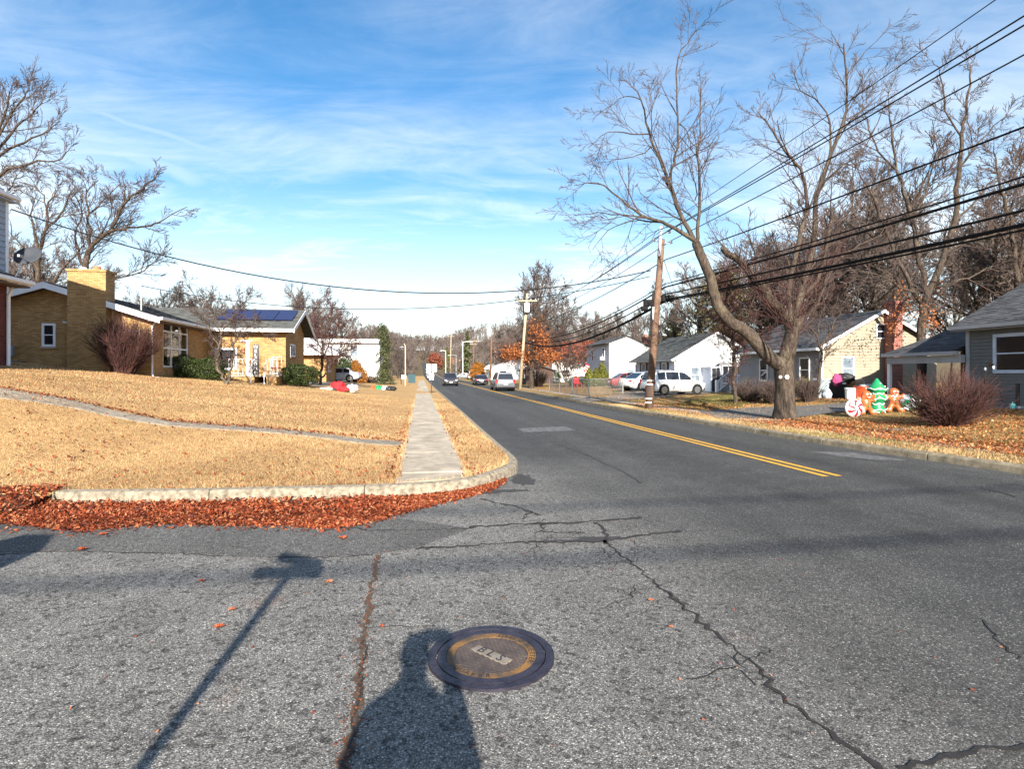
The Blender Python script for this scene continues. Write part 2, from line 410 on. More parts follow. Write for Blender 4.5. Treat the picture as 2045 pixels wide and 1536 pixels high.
mat('grey_siding', (0.115, 0.115, 0.11), (0.15, 0.15, 0.14), rough=0.6, scale=2.5)
mat('lilac_siding', (0.34, 0.35, 0.42), (0.42, 0.43, 0.50), rough=0.6, scale=2)
mat('beige_siding', (0.27, 0.225, 0.16), (0.35, 0.295, 0.215), rough=0.65, scale=2)
mat('slate_siding', (0.20, 0.20, 0.215), (0.27, 0.27, 0.285), rough=0.65, scale=2)
mat('grey_trim', (0.30, 0.30, 0.31), (0.38, 0.38, 0.39), rough=0.5)
mat('shade_siding', (0.27, 0.31, 0.37), (0.33, 0.37, 0.44), rough=0.6, scale=2)  # darker copy of the blue siding, the wall's shade put into its colour
mat('soffit_brown', (0.085, 0.055, 0.035), (0.13, 0.085, 0.055), rough=0.7)
mat('navy', (0.012, 0.016, 0.045), (0.02, 0.026, 0.06), rough=0.5)
mat('dark_shingle', (0.045, 0.046, 0.05), (0.095, 0.095, 0.10), rough=0.92, scale=9, bump=0.5, bscale=80, tint=0.4)
mat('green_shingle', (0.055, 0.058, 0.055), (0.11, 0.112, 0.105), rough=0.92, scale=7, bump=0.5, bscale=80, tint=0.35)
mat('grey_shingle', (0.10, 0.10, 0.10), (0.17, 0.17, 0.165), rough=0.92, scale=7, bump=0.5, tint=0.3)
mat('white_roofing', (0.55, 0.55, 0.56), (0.68, 0.68, 0.68), rough=0.7, scale=2, tint=0.1)
mat('solar_blue', (0.012, 0.013, 0.05), (0.02, 0.02, 0.07), rough=0.12, spec=0.7)
def bark_mat(name, c1, c2, moss=0.25):
    m, nt, b = base_mat(name)
    co = N(nt, 'TexCoord', 3); mp_ = nt.nodes.new('ShaderNodeMapping'); nt.links.new(co, mp_.inputs[0]); mp_.inputs['Scale'].default_value = (1, 1, .22)
    n1 = N(nt, 'TexNoise', Vector=mp_.outputs[0], Scale=17.0, Detail=8.0, Roughness=0.72); n2 = N(nt, 'TexNoise', Vector=co, Scale=2.6, Detail=6.0, Roughness=0.65)
    col = ramp(nt, n1, [(0.32, tuple(x * .35 for x in c1)), (0.5, c1), (0.72, c2)])
    col = mix(nt, 1.0, col, ramp(nt, n2, [(0.3, 0.62), (0.7, 1.25)]), 'MULTIPLY')
    col = mix(nt, math_(nt, 'MULTIPLY', smooth(nt, n2, .54, .68), moss), col, (0.105, 0.10, 0.045))
    setb(nt, b, Base_Color=col, Roughness=.95, Specular_IOR_Level=.15, Normal=N(nt, 'Bump', Strength=1.0, Distance=.035, Height=n1))
bark_mat('bark', (0.075, 0.056, 0.043), (0.165, 0.13, 0.10))
bark_mat('pale_bark', (0.10, 0.08, 0.062), (0.23, 0.19, 0.145))
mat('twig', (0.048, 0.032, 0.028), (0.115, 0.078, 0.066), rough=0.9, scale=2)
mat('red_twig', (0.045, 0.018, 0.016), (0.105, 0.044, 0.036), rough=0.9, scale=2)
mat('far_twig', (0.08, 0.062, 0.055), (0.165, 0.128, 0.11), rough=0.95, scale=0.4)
mat('pole_wood', (0.085, 0.048, 0.032), (0.22, 0.13, 0.085), rough=0.9, scale=5, bump=0.6, bscale=30)
mat('pale_pole', (0.30, 0.24, 0.16), (0.44, 0.36, 0.25), rough=0.9, scale=5, bump=0.5)
mat('black_rubber', (0.008, 0.008, 0.009), (0.014, 0.014, 0.014), rough=0.75, spec=0.15)
mat('dish_grey', (0.035, 0.04, 0.05), (0.055, 0.06, 0.072), rough=0.6, spec=0.2)
mat('leaf_mould', (0.05, 0.018, 0.01), (0.16, 0.05, 0.022), rough=0.95, scale=25, bump=0.8)
mat('black_plastic', (0.016, 0.016, 0.018), (0.026, 0.026, 0.028), rough=0.45)
mat('galvanised', (0.42, 0.43, 0.44), (0.56, 0.57, 0.58), rough=0.42, metal=0.6)
mat('grey_metal', (0.30, 0.31, 0.32), (0.38, 0.39, 0.40), rough=0.5, metal=0.3)
mat('sign_back', (0.62, 0.50, 0.42), (0.72, 0.60, 0.52), rough=0.5, metal=0.2)
mat('dark_glass', (0.012, 0.014, 0.018), (0.022, 0.024, 0.03), rough=0.06, spec=0.8)
mat('pale_glass', (0.11, 0.14, 0.17), (0.26, 0.30, 0.34), rough=0.08, spec=0.8, scale=2.5)
mat('curtain', (0.55, 0.55, 0.52), (0.7, 0.7, 0.66), rough=0.9)
mat('terracotta', (0.42, 0.16, 0.08), (0.5, 0.2, 0.1), rough=0.8)
mat('brown_wood', (0.10, 0.05, 0.03), (0.2, 0.10, 0.055), rough=0.8, scale=6)
mat('dark_brown', (0.045, 0.028, 0.022), (0.075, 0.045, 0.035), rough=0.8)
mat('iron_rim', (0.022, 0.020, 0.034), (0.072, 0.062, 0.084), rough=0.45, metal=0.55, scale=12, bump=0.4, bscale=60)
mat('rust', (0.085, 0.064, 0.048), (0.28, 0.14, 0.042), rough=0.75, scale=7, bump=0.5, bscale=70, metal=0.2, lo=0.4, hi=0.6)
mat('worn_iron', (0.035, 0.026, 0.030), (0.09, 0.07, 0.062), rough=0.55, scale=9, bump=0.3, metal=0.3)
mat('iron_ridge', (0.06, 0.046, 0.043), (0.16, 0.12, 0.095), rough=0.5, scale=8, metal=0.4)
mat('iron_plate', (0.17, 0.14, 0.105), (0.27, 0.225, 0.17), rough=0.55, scale=14, metal=0.15)
mat('white_car', (0.80, 0.80, 0.79), (0.84, 0.84, 0.83), rough=0.28, coat=0.8)
mat('pearl_car', (0.66, 0.69, 0.66), (0.72, 0.75, 0.72), rough=0.3, coat=0.8)
mat('silver_car', (0.17, 0.18, 0.20), (0.21, 0.22, 0.245), rough=0.3, metal=0.45, coat=0.7)
mat('ice_car', (0.50, 0.55, 0.66), (0.56, 0.61, 0.72), rough=0.3, metal=0.25, coat=0.7)
mat('charcoal_car', (0.050, 0.045, 0.055), (0.07, 0.06, 0.072), rough=0.3, metal=0.4, coat=0.7)
mat('black_car', (0.008, 0.008, 0.012), (0.014, 0.014, 0.018), rough=0.25, coat=0.8)
mat('red_car', (0.19, 0.018, 0.022), (0.25, 0.025, 0.03), rough=0.3, coat=0.8)
mat('green_box', (0.01, 0.16, 0.13), (0.015, 0.21, 0.17), rough=0.5)
mat('tail_red', (0.38, 0.012, 0.015), (0.46, 0.02, 0.02), rough=0.2, coat=0.5)
mat('lamp_clear', (0.78, 0.79, 0.80), (0.85, 0.85, 0.86), rough=0.12, coat=0.5)
mat('chrome', (0.62, 0.63, 0.65), (0.7, 0.7, 0.72), rough=0.2, metal=0.9)
mat('plate_white', (0.78, 0.77, 0.70), (0.82, 0.81, 0.74), rough=0.4)
mat('vinyl_red', (0.55, 0.02, 0.035), (0.62, 0.03, 0.045), rough=0.35)
mat('vinyl_white', (0.80, 0.79, 0.77), (0.85, 0.84, 0.83), rough=0.35)
mat('vinyl_brown', (0.36, 0.095, 0.03), (0.46, 0.13, 0.04), rough=0.35, scale=2)
mat('vinyl_green', (0.012, 0.20, 0.075), (0.018, 0.27, 0.10), rough=0.35)
mat('cloth_red', (0.55, 0.012, 0.02), (0.65, 0.03, 0.035), rough=0.8)
mat('cloth_pink', (0.17, 0.012, 0.07), (0.42, 0.07, 0.2), rough=0.85, scale=16)
mat('bin_grey', (0.25, 0.30, 0.32), (0.31, 0.36, 0.38), rough=0.5)
mat('bin_dark', (0.022, 0.022, 0.022), (0.035, 0.035, 0.034), rough=0.55)
mat('bag_clear', (0.30, 0.36, 0.42), (0.5, 0.56, 0.62), rough=0.2, scale=9)
mat('bucket_white', (0.66, 0.72, 0.76), (0.74, 0.79, 0.82), rough=0.4)
mat('bin_orange', (0.62, 0.07, 0.02), (0.70, 0.10, 0.03), rough=0.45)
mat('cardboard', (0.36, 0.22, 0.12), (0.44, 0.28, 0.16), rough=0.9)
mat('teal', (0.008, 0.045, 0.06), (0.012, 0.065, 0.085), rough=0.5)
mat('aqua', (0.08, 0.55, 0.58), (0.12, 0.65, 0.68), rough=0.4)
mat('skin', (0.40, 0.24, 0.17), (0.46, 0.28, 0.2), rough=0.6)
mat('jacket', (0.03, 0.035, 0.05), (0.05, 0.055, 0.075), rough=0.85)
mat('denim', (0.03, 0.045, 0.09), (0.05, 0.07, 0.13), rough=0.9, scale=20)
mat('hair', (0.02, 0.014, 0.01), (0.04, 0.028, 0.02), rough=0.7)
mat('street_green', (0.01, 0.14, 0.07), (0.012, 0.17, 0.085), rough=0.5)
mat('stop_red', (0.42, 0.01, 0.015), (0.48, 0.015, 0.02), rough=0.45)
tint_mat('leaf_litter', [(0.0, (0.05, 0.012, 0.007)), (0.35, (0.17, 0.032, 0.011)), (0.75, (0.33, 0.070, 0.022)), (1.0, (0.50, 0.22, 0.10))], trans=0.1, rough=0.6)
tint_mat('tan_leaf', [(0.0, (0.12, 0.035, 0.012)), (0.4, (0.31, 0.09, 0.025)), (0.75, (0.46, 0.17, 0.048)), (1.0, (0.58, 0.36, 0.17))], trans=0.1, rough=0.7)
tint_mat('oak_leaf', [(0.0, (0.13, 0.035, 0.012)), (0.5, (0.32, 0.10, 0.03)), (1.0, (0.50, 0.20, 0.07))], trans=0.25)
tint_mat('dry_blade', [(0.0, (0.13, 0.07, 0.035)), (0.22, (0.36, 0.225, 0.105)), (0.5, (0.51, 0.325, 0.15)), (0.82, (0.68, 0.475, 0.255)), (1.0, (0.17, 0.185, 0.06))], trans=0.15)
tint_mat('green_blade', [(0.0, (0.05, 0.055, 0.015)), (0.5, (0.13, 0.13, 0.035)), (1.0, (0.36, 0.28, 0.12))], trans=0.15)
tint_mat('boxwood', [(0.0, (0.010, 0.017, 0.005)), (0.6, (0.028, 0.046, 0.010)), (1.0, (0.08, 0.10, 0.024))], trans=0.15, rough=0.5)
tint_mat('spruce', [(0.0, (0.022, 0.032, 0.014)), (0.6, (0.065, 0.080, 0.030)), (1.0, (0.17, 0.165, 0.07))], trans=0.12)
tint_mat('pine_brown', [(0.0, (0.03, 0.028, 0.012)), (0.6, (0.085, 0.07, 0.03)), (1.0, (0.16, 0.12, 0.06))], trans=0.12)
tint_mat('olive', [(0.0, (0.045, 0.052, 0.010)), (0.6, (0.12, 0.13, 0.02)), (1.0, (0.22, 0.21, 0.04))], trans=0.15)
tint_mat('autumn_shrub', [(0.0, (0.10, 0.085, 0.012)), (0.45, (0.30, 0.12, 0.02)), (1.0, (0.48, 0.15, 0.02))], trans=0.2)
tint_mat('red_haze_leaf', [(0.0, (0.12, 0.028, 0.016)), (0.6, (0.26, 0.07, 0.04)), (1.0, (0.36, 0.13, 0.07))], trans=0.2)

# letter shapes, made while the scene is still small
GLYPH = {}
for ch_ in 'WELCOMBSJHNRUTQAK':
    cu = bpy.data.curves.new('lettering', 'FONT'); cu.body = ch_; cu.size = 1.0; cu.extrude = .016; cu.align_x = 'CENTER'; cu.align_y = 'CENTER'; cu.resolution_u = 2
    o = bpy.data.objects.new('lettering', cu); COL.objects.link(o)
    GLYPH[ch_] = bpy.data.meshes.new_from_object(o.evaluated_get(bpy.context.evaluated_depsgraph_get())); bpy.data.objects.remove(o); bpy.data.curves.remove(cu)
def letter(ch_, size, material, parent):
    me = GLYPH[ch_].copy(); me.materials.clear(); o = link('letter', me, MAT[material], parent); o.scale = (size, size, size * .6); return o
# ================================================================== SETTING: ground, road, kerbs, lawns, pavements
def interp(x, tab): return np.interp(x, [a for a, _ in tab], [b for _, b in tab])
def nsm(x): x = np.clip(x, 0, 1); return x * x * (3 - 2 * x)
def hill_np(s):
    return np.where(s < 130, 0, np.where(s < 330, 0.00009 * (s - 130) ** 2,
           np.where(s < 540, 3.6 + 0.036 * (s - 330), 11.16 + 3.0 * (1 - np.exp(-np.maximum(s - 540, 0) * 0.012)))))
def left_np(x, y):
    s = x * U.x + y * U.y; t = x * V.x + y * V.y
    d = np.maximum(-t - 0.35, 0); d = np.where(d < 1.6, d * nsm(d / 1.6), d)
    d = np.where(d > 15, 15 + 8 * (1 - np.exp(-np.maximum(d - 15, 0) / 8)), d)
    return hill_np(s) + 0.13 + interp(s, SL) * d * nsm((s - S_EDGE - 0.15) / 7.0) + 0.02 * np.sin(x * 1.3 + y * .7) * nsm(d / 2)
def right_np(x, y):
    s = x * U.x + y * U.y; t = x * V.x + y * V.y
    d = np.maximum(t - interp(s, TR), 0)
    return hill_np(s) + 0.13 + 0.36 * nsm((d - 3.2) / 6.0) * (1 - 0.55 * nsm((s - 20) / 10)) + 0.015 * np.sin(x * 1.1 + y) * nsm(d / 3)
def road_np(x, y): return hill_np(x * U.x + y * U.y)

def inside(poly, X, Y):
    r = np.zeros(len(X), bool); n = len(poly)
    for i in range(n):
        x1, y1 = poly[i]; x2, y2 = poly[(i + 1) % n]
        if y1 == y2: continue
        c = ((y1 > Y) != (y2 > Y)) & (X < (x2 - x1) * (Y - y1) / (y2 - y1) + x1)
        r ^= c
    return r
def dens(poly, h=lambda d: max(0.25, d * 0.06)):
    out = []
    for (x1, y1), (x2, y2) in zip(poly, poly[1:] + poly[:1]):
        L = math.hypot(x2 - x1, y2 - y1); d = math.hypot((x1 + x2) / 2, (y1 + y2) / 2)
        if L > 60: d = min(d, 30)
        n = max(1, int(L / h(d)))
        n = min(n, 120)
        out += [(x1 + (x2 - x1) * k / n, y1 + (y2 - y1) * k / n) for k in range(n)]
    return out
def sheet(name, poly, zf, material, levels, skirt=0.0, kind='structure', parent=None, lift=0.0, edge=None):
    """a ground surface inside a closed outline, triangulated finely near the viewer and coarsely far off"""
    bd = dens(poly, edge) if edge else dens(poly)
    B = np.array(bd); pts = list(bd); rg = np.random.default_rng(3)
    x0, y0 = B.min(0); x1, y1 = B.max(0)
    rprev = 0
    for h, rmax in levels:
        gx, gy = np.meshgrid(np.arange(max(x0, -rmax), min(x1, rmax), h), np.arange(max(y0, -rmax), min(y1, rmax), h))
        gx = gx.ravel() + rg.uniform(-.2, .2, gx.size) * h; gy = gy.ravel() + rg.uniform(-.2, .2, gy.size) * h
        d = np.hypot(gx, gy); k = (d >= rprev) & (d < rmax)
        gx, gy = gx[k], gy[k]
        k = inside(bd, gx, gy); gx, gy = gx[k], gy[k]
        if len(gx):
            dm = np.full(len(gx), 1e9)
            for i in range(0, len(B), 1): dm = np.minimum(dm, np.hypot(gx - B[i, 0], gy - B[i, 1]))
            k = dm > 0.35 * h
            pts += list(zip(gx[k].tolist(), gy[k].tolist()))
        rprev = rmax
    n = len(bd)
    vs, es, fs, *_ = delaunay_2d_cdt([Vector(p) for p in pts], [(i, (i + 1) % n) for i in range(n)], [], 1, 1e-6)
    XY = np.array([(v.x, v.y) for v in vs]); Z = zf(XY[:, 0], XY[:, 1]) + lift
    Vv = np.column_stack([XY, Z]); Fv = [list(f) for f in fs if len(f) == 3]
    Fv = np.array(Fv)
    a, b, c = Vv[Fv[:, 0]], Vv[Fv[:, 1]], Vv[Fv[:, 2]]
    flip = np.cross(b - a, c - a)[:, 2] < 0; Fv[flip] = Fv[flip][:, ::-1]
    if skirt:
        Bz = zf(B[:, 0], B[:, 1]) + lift; o = len(Vv)
        Vv = np.vstack([Vv, np.column_stack([B, Bz]), np.column_stack([B, Bz - skirt])])
        q = []
        for i in range(n):
            j = (i + 1) % n
            q += [(o + i, o + j, o + n + j), (o + i, o + n + j, o + n + i)]
        Fv = np.vstack([Fv, np.array(q)])
    ob = link(name, mesh_np(name, Vv, Fv, smooth_=not skirt), MAT[material], parent)
    if kind: ob['kind'] = kind
    return ob
def catmull(pts, step):
    P_ = [Vector(p) for p in pts]; out = []
    for i in range(len(P_) - 1):
        p0, p1, p2, p3 = P_[max(i - 1, 0)], P_[i], P_[i + 1], P_[min(i + 2, len(P_) - 1)]
        n = max(1, int((p2 - p1).length / step))
        for k in range(n):
            u = k / n
            out.append(0.5 * ((2 * p1) + (p2 - p0) * u + (2 * p0 - 5 * p1 + 4 * p2 - p3) * u * u + (3 * p1 - p0 - 3 * p2 + p3) * u ** 3))
    out.append(P_[-1]); return out
def offset(pts, d):
    out = []
    for i, p in enumerate(pts):
        a, b = pts[max(i - 1, 0)], pts[min(i + 1, len(pts) - 1)]
        tg = (Vector(b[:2]) - Vector(a[:2])).normalized(); nrm = Vector((-tg.y, tg.x))
        out.append(Vector(p[:2]) + nrm * d)
    return out

# the far ground, one sheet out to the horizon
gs = np.concatenate([np.arange(-120, 700, 20), np.arange(700, 3001, 230)]); gt = np.concatenate([[-2500, -900, -400], np.arange(-200, 201, 40), [400, 900, 2500]])
Sg, Tg = np.meshgrid(gs, gt, indexing='ij'); Zg = hill_np(Sg) - np.where(Sg < 120, 0.35, 0.08) + np.where(np.abs(Tg) > 300, 4, 0)
Zg = Zg + 19.0 * nsm((np.abs(Tg - 5) - 26) / 75) * nsm((Sg - 240) / 240) + 18.0 * nsm((Sg - 600) / 130)
Vg = np.column_stack([(Sg * U.x + Tg * V.x).ravel(), (Sg * U.y + Tg * V.y).ravel(), Zg.ravel()])
nT = len(gt); idx = np.arange(len(gs) * nT).reshape(len(gs), nT)
Fg = np.column_stack([idx[:-1, :-1].ravel(), idx[:-1, 1:].ravel(), idx[1:, 1:].ravel(), idx[1:, :-1].ravel()])
tag(link('ground', mesh_np('ground', Vg, Fg, smooth_=True), MAT['far_ground']), kind='structure')

KL_raw = [(-5.81, 7.05), (-4.31, 7.12), (-2.65, 7.30), (-1.95, 7.39), (-1.24, 7.55), (-.58, 7.92), (-.11, 8.70), (.12, 9.73), P(12, 1.70), P(16, 1.68), P(24, 1.66), P(36, 1.6), P(60, 1.5), P(100, 1.4), P(200, 1.3)]
KL = catmull(KL_raw, 0.35)
KLback = offset(KL, 0.17)
KR = [Vector(P(s, t_right(s))) for s in list(np.arange(-18, 60, 0.8)) + list(range(60, 201, 10))]
KRback = offset(KR, -0.16)
# road surface, tucked a little under the kerbs
rp = [P(8.1, -45), P(8.1, -6.0)] + [tuple(p) for p in offset(KL, 0.08)][::3] + [P(420, 1.2), P(600, 1.2), P(600, 8.6), P(420, 8.6)] + [tuple(p) for p in offset(KR, -0.08)][::-1][::3] + [P(-18, 11.4), P(-18, -45)]
sheet('road', rp, road_np, 'asphalt', [(0.8, 14), (3, 60), (12, 300), (30, 740)])
ll = [P(7.7, -60), P(7.72, -12), P(7.86, -6.5)] + [tuple(p) for p in KLback][::2] + [P(200, -60)]
lawn_left = sheet('front_lawn', ll, left_np, 'dry_lawn', [(0.4, 18), (0.9, 40), (3, 90), (9, 230)], skirt=0.3)
lr = [tuple(p) for p in KRback][::-1] + [P(-18, 70), P(200, 70)]
lawn_right = sheet('leafy_lawn', lr, right_np, 'leafy_lawn', [(0.5, 26), (1.2, 50), (4, 100), (10, 230)], skirt=0.3)

# kerbs: cast pieces laid end to end
def sweep(path, prof, zf, gap=0.006):
    mb = MB(); n = len(prof); vs = []
    for i, p in enumerate(path):
        a, b = path[max(i - 1, 0)], path[min(i + 1, len(path) - 1)]
        tg = (b - a).normalized(); nr = Vector((-tg.y, tg.x)); z = zf(p.x, p.y)
        for o, h in prof: vs.append((p.x + nr.x * o, p.y + nr.y * o, z + h))
    fs = [(i * n + k, i * n + (k + 1) % n, (i + 1) * n + (k + 1) % n, (i + 1) * n + k) for i in range(len(path) - 1) for k in range(n)]
    fs += [list(range(n))[::-1], list(range((len(path) - 1) * n, len(path) * n))]
    mb.add(vs, fs); return mb
def kerb(name, path, prof, material, piece, smax):
    root = thing(name, None, None); root['kind'] = 'structure'
    acc, cur = 0.0, [path[0]]; zf = lambda x, y: hill(ST(x, y)[0])
    for a, b in zip(path, path[1:]):
        L = (b - a).length; acc += L; cur.append(b)
        if acc >= piece or b is path[-1]:
            c = [Vector(p) for p in cur]
            d0 = (c[1] - c[0]).normalized(); c[0] = c[0] + d0 * 0.006
            sweep(c, prof, zf).build('kerb_segment', MAT[material], root, smooth_=False, bevel=0.018 if b.y < 30 else 0)
            cur = [b]; acc = 0.0
            if b.y > 60: piece = 12
    return root
kerb('street_kerb', [p for p in KL], [(0, -0.05), (0.02, 0.115), (0.045, 0.145), (0.17, 0.155), (0.17, -0.05)], 'curb_concrete', 1.75, 200)
kerb('far_kerb', [p for p in KR if p.y > -6], [(0, -0.05), (-0.16, -0.05), (-0.16, 0.15), (-0.045, 0.14), (-0.02, 0.105)], 'old_curb', 2.4, 200)

# pavement slabs
def slab_box(pts4, zf, top, th, name, material, parent, bevel=0.012):
    mb = MB(); z = [zf(*p) + top for p in pts4]
    mb.add([(p[0], p[1], zz) for p, zz in zip(pts4, z)] + [(p[0], p[1], zz - th) for p, zz in zip(pts4, z)],
           [(0, 1, 2, 3), (7, 6, 5, 4), (0, 4, 5, 1), (1, 5, 6, 2), (2, 6, 7, 3), (3, 7, 4, 0)])
    return mb.build(name, MAT[material], parent, bevel=bevel)
zl = lambda x, y: float(left_np(np.array([x]), np.array([y]))[0])
zr = lambda x, y: float(right_np(np.array([x]), np.array([y]))[0])
pv = thing('sidewalk', None, None); pv['kind'] = 'structure'
s = 8.52; sl_list = [(7.92, 8.5)]
while s < 110:
    L = 2.12 + rnd.uniform(-.05, .05) if s < 60 else 6.0
    sl_list.append((s, s + L)); s += L
for i, (a, b) in enumerate(sl_list):
    j = rnd.uniform(-.012, .012); g = 0.012
    t0, t1 = -0.33 + 0.0 * a + j, 0.69 + j
    slab_box([P(a + g, t0), P(a + g, t1), P(b - g, t1), P(b - g, t0)] if i else [P(7.80, t0), P(7.98, t1 - .12), P(b, t1), P(b, t0)], zl, (0.028 if a < 58 else .07) + rnd.uniform(-.006, .006) if i else 0.024, 0.12, 'sidewalk_slab', 'concrete', pv)
pr = thing('far_sidewalk', None, None); pr['kind'] = 'structure'
s = 9.0
while s < 90:
    L = 1.5; t0 = t_right(s) + 1.25; t1 = t0 + 1.1; t0b = t_right(s + L) + 1.25; t1b = t0b + 1.1; g = .01
    slab_box([P(s + g, t0), P(s + g, t1), P(s + L - g, t1b), P(s + L - g, t0b)], zr, 0.022, 0.1, 'sidewalk_slab', 'concrete', pr, bevel=0)
    s += L
def strip(name, up, lo, zf, material, lift, kind='structure', th=0.06):
    """a path between two edges traced on the ground"""
    A = catmull([gp(*p).to_2d() for p in up], 0.5); B = catmull([gp(*p).to_2d() for p in lo], 0.5)
    n = min(len(A), len(B)); n = max(n, 8)
    res = lambda C: [C[min(int(k * (len(C) - 1) / (n - 1)), len(C) - 1)] for k in range(n)]
    A, B = res(A), res(B); vs = []
    for a, b in zip(A, B):
        for p in (a, b): vs.append((p.x, p.y, zf(p.x, p.y) + lift))
        for p in (a, b): vs.append((p.x, p.y, zf(p.x, p.y) + lift - th))
    fs = []
    for i in range(n - 1):
        o = 4 * i; fs += [(o, o + 1, o + 5, o + 4), (o, o + 4, o + 6, o + 2), (o + 1, o + 3, o + 7, o + 5)]
    ob = MB().add(vs, fs).build(name, MAT[material]); ob['kind'] = kind; return ob
strip('front_walk', [(-70, 762), (0, 776), (150, 802), (330, 842), (600, 863), (812, 884)], [(-70, 786), (0, 796), (140, 815), (330, 851), (600, 871), (806, 891)], zl, 'path_concrete', 0.025)

def flat(name, pix, material, lift, kind='structure', zf=None, parent=None):
    pts = [gp(*p).to_2d() for p in pix]
    pts = [tuple(p) for p in pts]
    zf = zf or road_np
    return sheet(name, pts, zf, material, [(0.5, 60)], lift=lift, kind=kind, parent=parent, edge=lambda d: 0.4)
flat('house_driveway', [(1392, 822), (1436, 838), (1520, 836), (1660, 826), (1760, 822), (1840, 800), (1760, 796), (1690, 806), (1600, 812), (1500, 815)], 'drive_asphalt', 0.03, zf=right_np)
flat('car_driveway', [(1178, 803), (1212, 801), (1300, 797), (1420, 786), (1445, 779), (1260, 775), (1245, 786), (1190, 794), (1128, 795)], 'path_concrete', 0.03, zf=right_np)
flat('house_front_walk', [(1660, 866), (1722, 860), (1800, 857), (1830, 861), (1740, 864), (1690, 869)], 'path_concrete', 0.02, zf=right_np)
flat('neighbour_driveway', [(590, 766), (640, 772), (720, 770), (700, 762), (640, 758), (600, 757)], 'path_concrete', 0.02, zf=left_np)
# a strip of old lawn that stayed green beside the white car
gl = flat('green_lawn', [(1310, 812), (1400, 796), (1470, 786), (1500, 806), (1470, 816), (1390, 818)], 'green_lawn', 0.012, zf=right_np)

# painted lines, patches, cracks
def ribbon(name, pts, w, material, lift, jitter=0.0, sub=1, parent=None, kind='structure'):
    out = []
    for a, b in zip(pts, pts[1:]):
        n = max(1, int((b - a).length / sub))
        out += [a.lerp(b, k / n) for k in range(n)]
    out.append(pts[-1]); vs = []
    m = len(out)
    for i, p in enumerate(out):
        a, b = out[max(i - 1, 0)], out[min(i + 1, m - 1)]
        tg = (b - a).to_2d().normalized() if (b - a).to_2d().length > 1e-9 else Vector((0, 1)); nr = Vector((-tg.y, tg.x))
        ww = w(i / max(1, m - 1)) if callable(w) else w
        j = rnd.gauss(0, jitter); l, r = ww * (1 + rnd.uniform(-.5, .5) * (jitter > 0)) / 2, ww * (1 + rnd.uniform(-.5, .5) * (jitter > 0)) / 2
        c = p.to_2d() + nr * j; z = hill(ST(c.x, c.y)[0]) + lift
        vs += [(c.x + nr.x * l, c.y + nr.y * l, z), (c.x - nr.x * r, c.y - nr.y * r, z)]
    ob = MB().add(vs, [(2 * i, 2 * i + 1, 2 * i + 3, 2 * i + 2) for i in range(m - 1)]).build(name, MAT[material], parent, fix=False)
    if kind: ob['kind'] = kind
    return ob
lines = thing('centre_line', None, None); lines['kind'] = 'structure'
for t in (6.37, 6.60): ribbon('line_marking', [Vector((*P(s, t), 0)) for s in list(range(8, 130, 3)) + list(range(130, 420, 15))], 0.115, 'yellow_paint', 0.005, parent=lines, kind=None)
flat('road_patch', [(-70, 1030), (300, 1026), (800, 1036), (940, 1056), (832, 1094), (752, 1108), (640, 1113), (500, 1112), (380, 1106), (250, 1104), (120, 1100), (-70, 1107)], 'patch_asphalt', 0.003)
flat('pale_road_patch', [(1618, 902), (1700, 904), (1812, 920), (1745, 919), (1680, 912)], 'pale_patch', 0.004)  # paler grey patches laid over the asphalt
flat('pale_road_patch', [(1033, 856), (1128, 852), (1150, 860), (1046, 864)], 'pale_patch', 0.004)
g2 = lambda L: [gp(*p) for p in L]
ck = thing('road_cracks', None, None); ck['kind'] = 'structure'
def crack(pix, w, m='crack_tar', jit=0.014, lift=0.005): ribbon('crack', g2(pix), w, m, lift, jit, 0.045, parent=ck, kind=None)
wv = lambda a, b: (lambda u: a + (b - a) * (0.5 + 0.5 * math.sin(u * 23 + 1.3) * math.cos(u * 9)))
crack([(1205, 1080), (1235, 1105), (1270, 1135), (1310, 1165), (1350, 1200), (1385, 1230), (1415, 1258), (1470, 1300), (1510, 1330), (1540, 1370), (1580, 1405), (1620, 1440), (1670, 1480), (1720, 1515), (1770, 1550)], wv(.010, .036), jit=.016)
crack([(960, 997), (991, 1005), (1029, 1011), (1053, 1021), (1077, 1030)], wv(.015, .05)); crack([(1062, 1024), (1050, 1028), (1042, 1038)], .02)
crack([(936, 1054), (1029, 1048), (1077, 1047), (1145, 1045), (1190, 1041), (1248, 1037), (1282, 1034)], wv(.02, .085))
crack([(830, 1096), (905, 1093), (974, 1088), (1042, 1083), (1111, 1084), (1162, 1082), (1200, 1084), (1234, 1077), (1282, 1069), (1361, 1062)], wv(.012, .06))
crack([(1190, 1044), (1207, 1060), (1213, 1086)], wv(.02, .05)); crack([(1080, 1048), (1083, 1064), (1128, 1065), (1169, 1065)], wv(.01, .035))
crack([(755, 1110), (745, 1160), (735, 1220), (728, 1270), (722, 1340), (715, 1400), (705, 1450), (690, 1540)], wv(.018, .05), 'seam_dirt', .014)
crack([(728, 1280), (722, 1340), (715, 1400), (705, 1450), (690, 1540)], wv(.006, .022), 'crack_tar', .014, .0065)
crack([(1797, 1540), (1869, 1521), (1945, 1506), (2060, 1494)], wv(.014, .035)); crack([(1961, 977), (2002, 985), (2027, 993)], .03)
crack([(1111, 887), (1176, 911), (1248, 945), (1282, 966)], wv(.008, .025)); crack([(600, 1040), (740, 1060), (840, 1060), (940, 1056)], wv(.01, .03))
crack([(735, 1255), (800, 1255), (870, 1252)], wv(.004, .012)); crack([(1960, 1240), (1990, 1275), (2045, 1320)], wv(.006, .016)); crack([(1480, 1340), (1500, 1365), (1512, 1370)], .008)
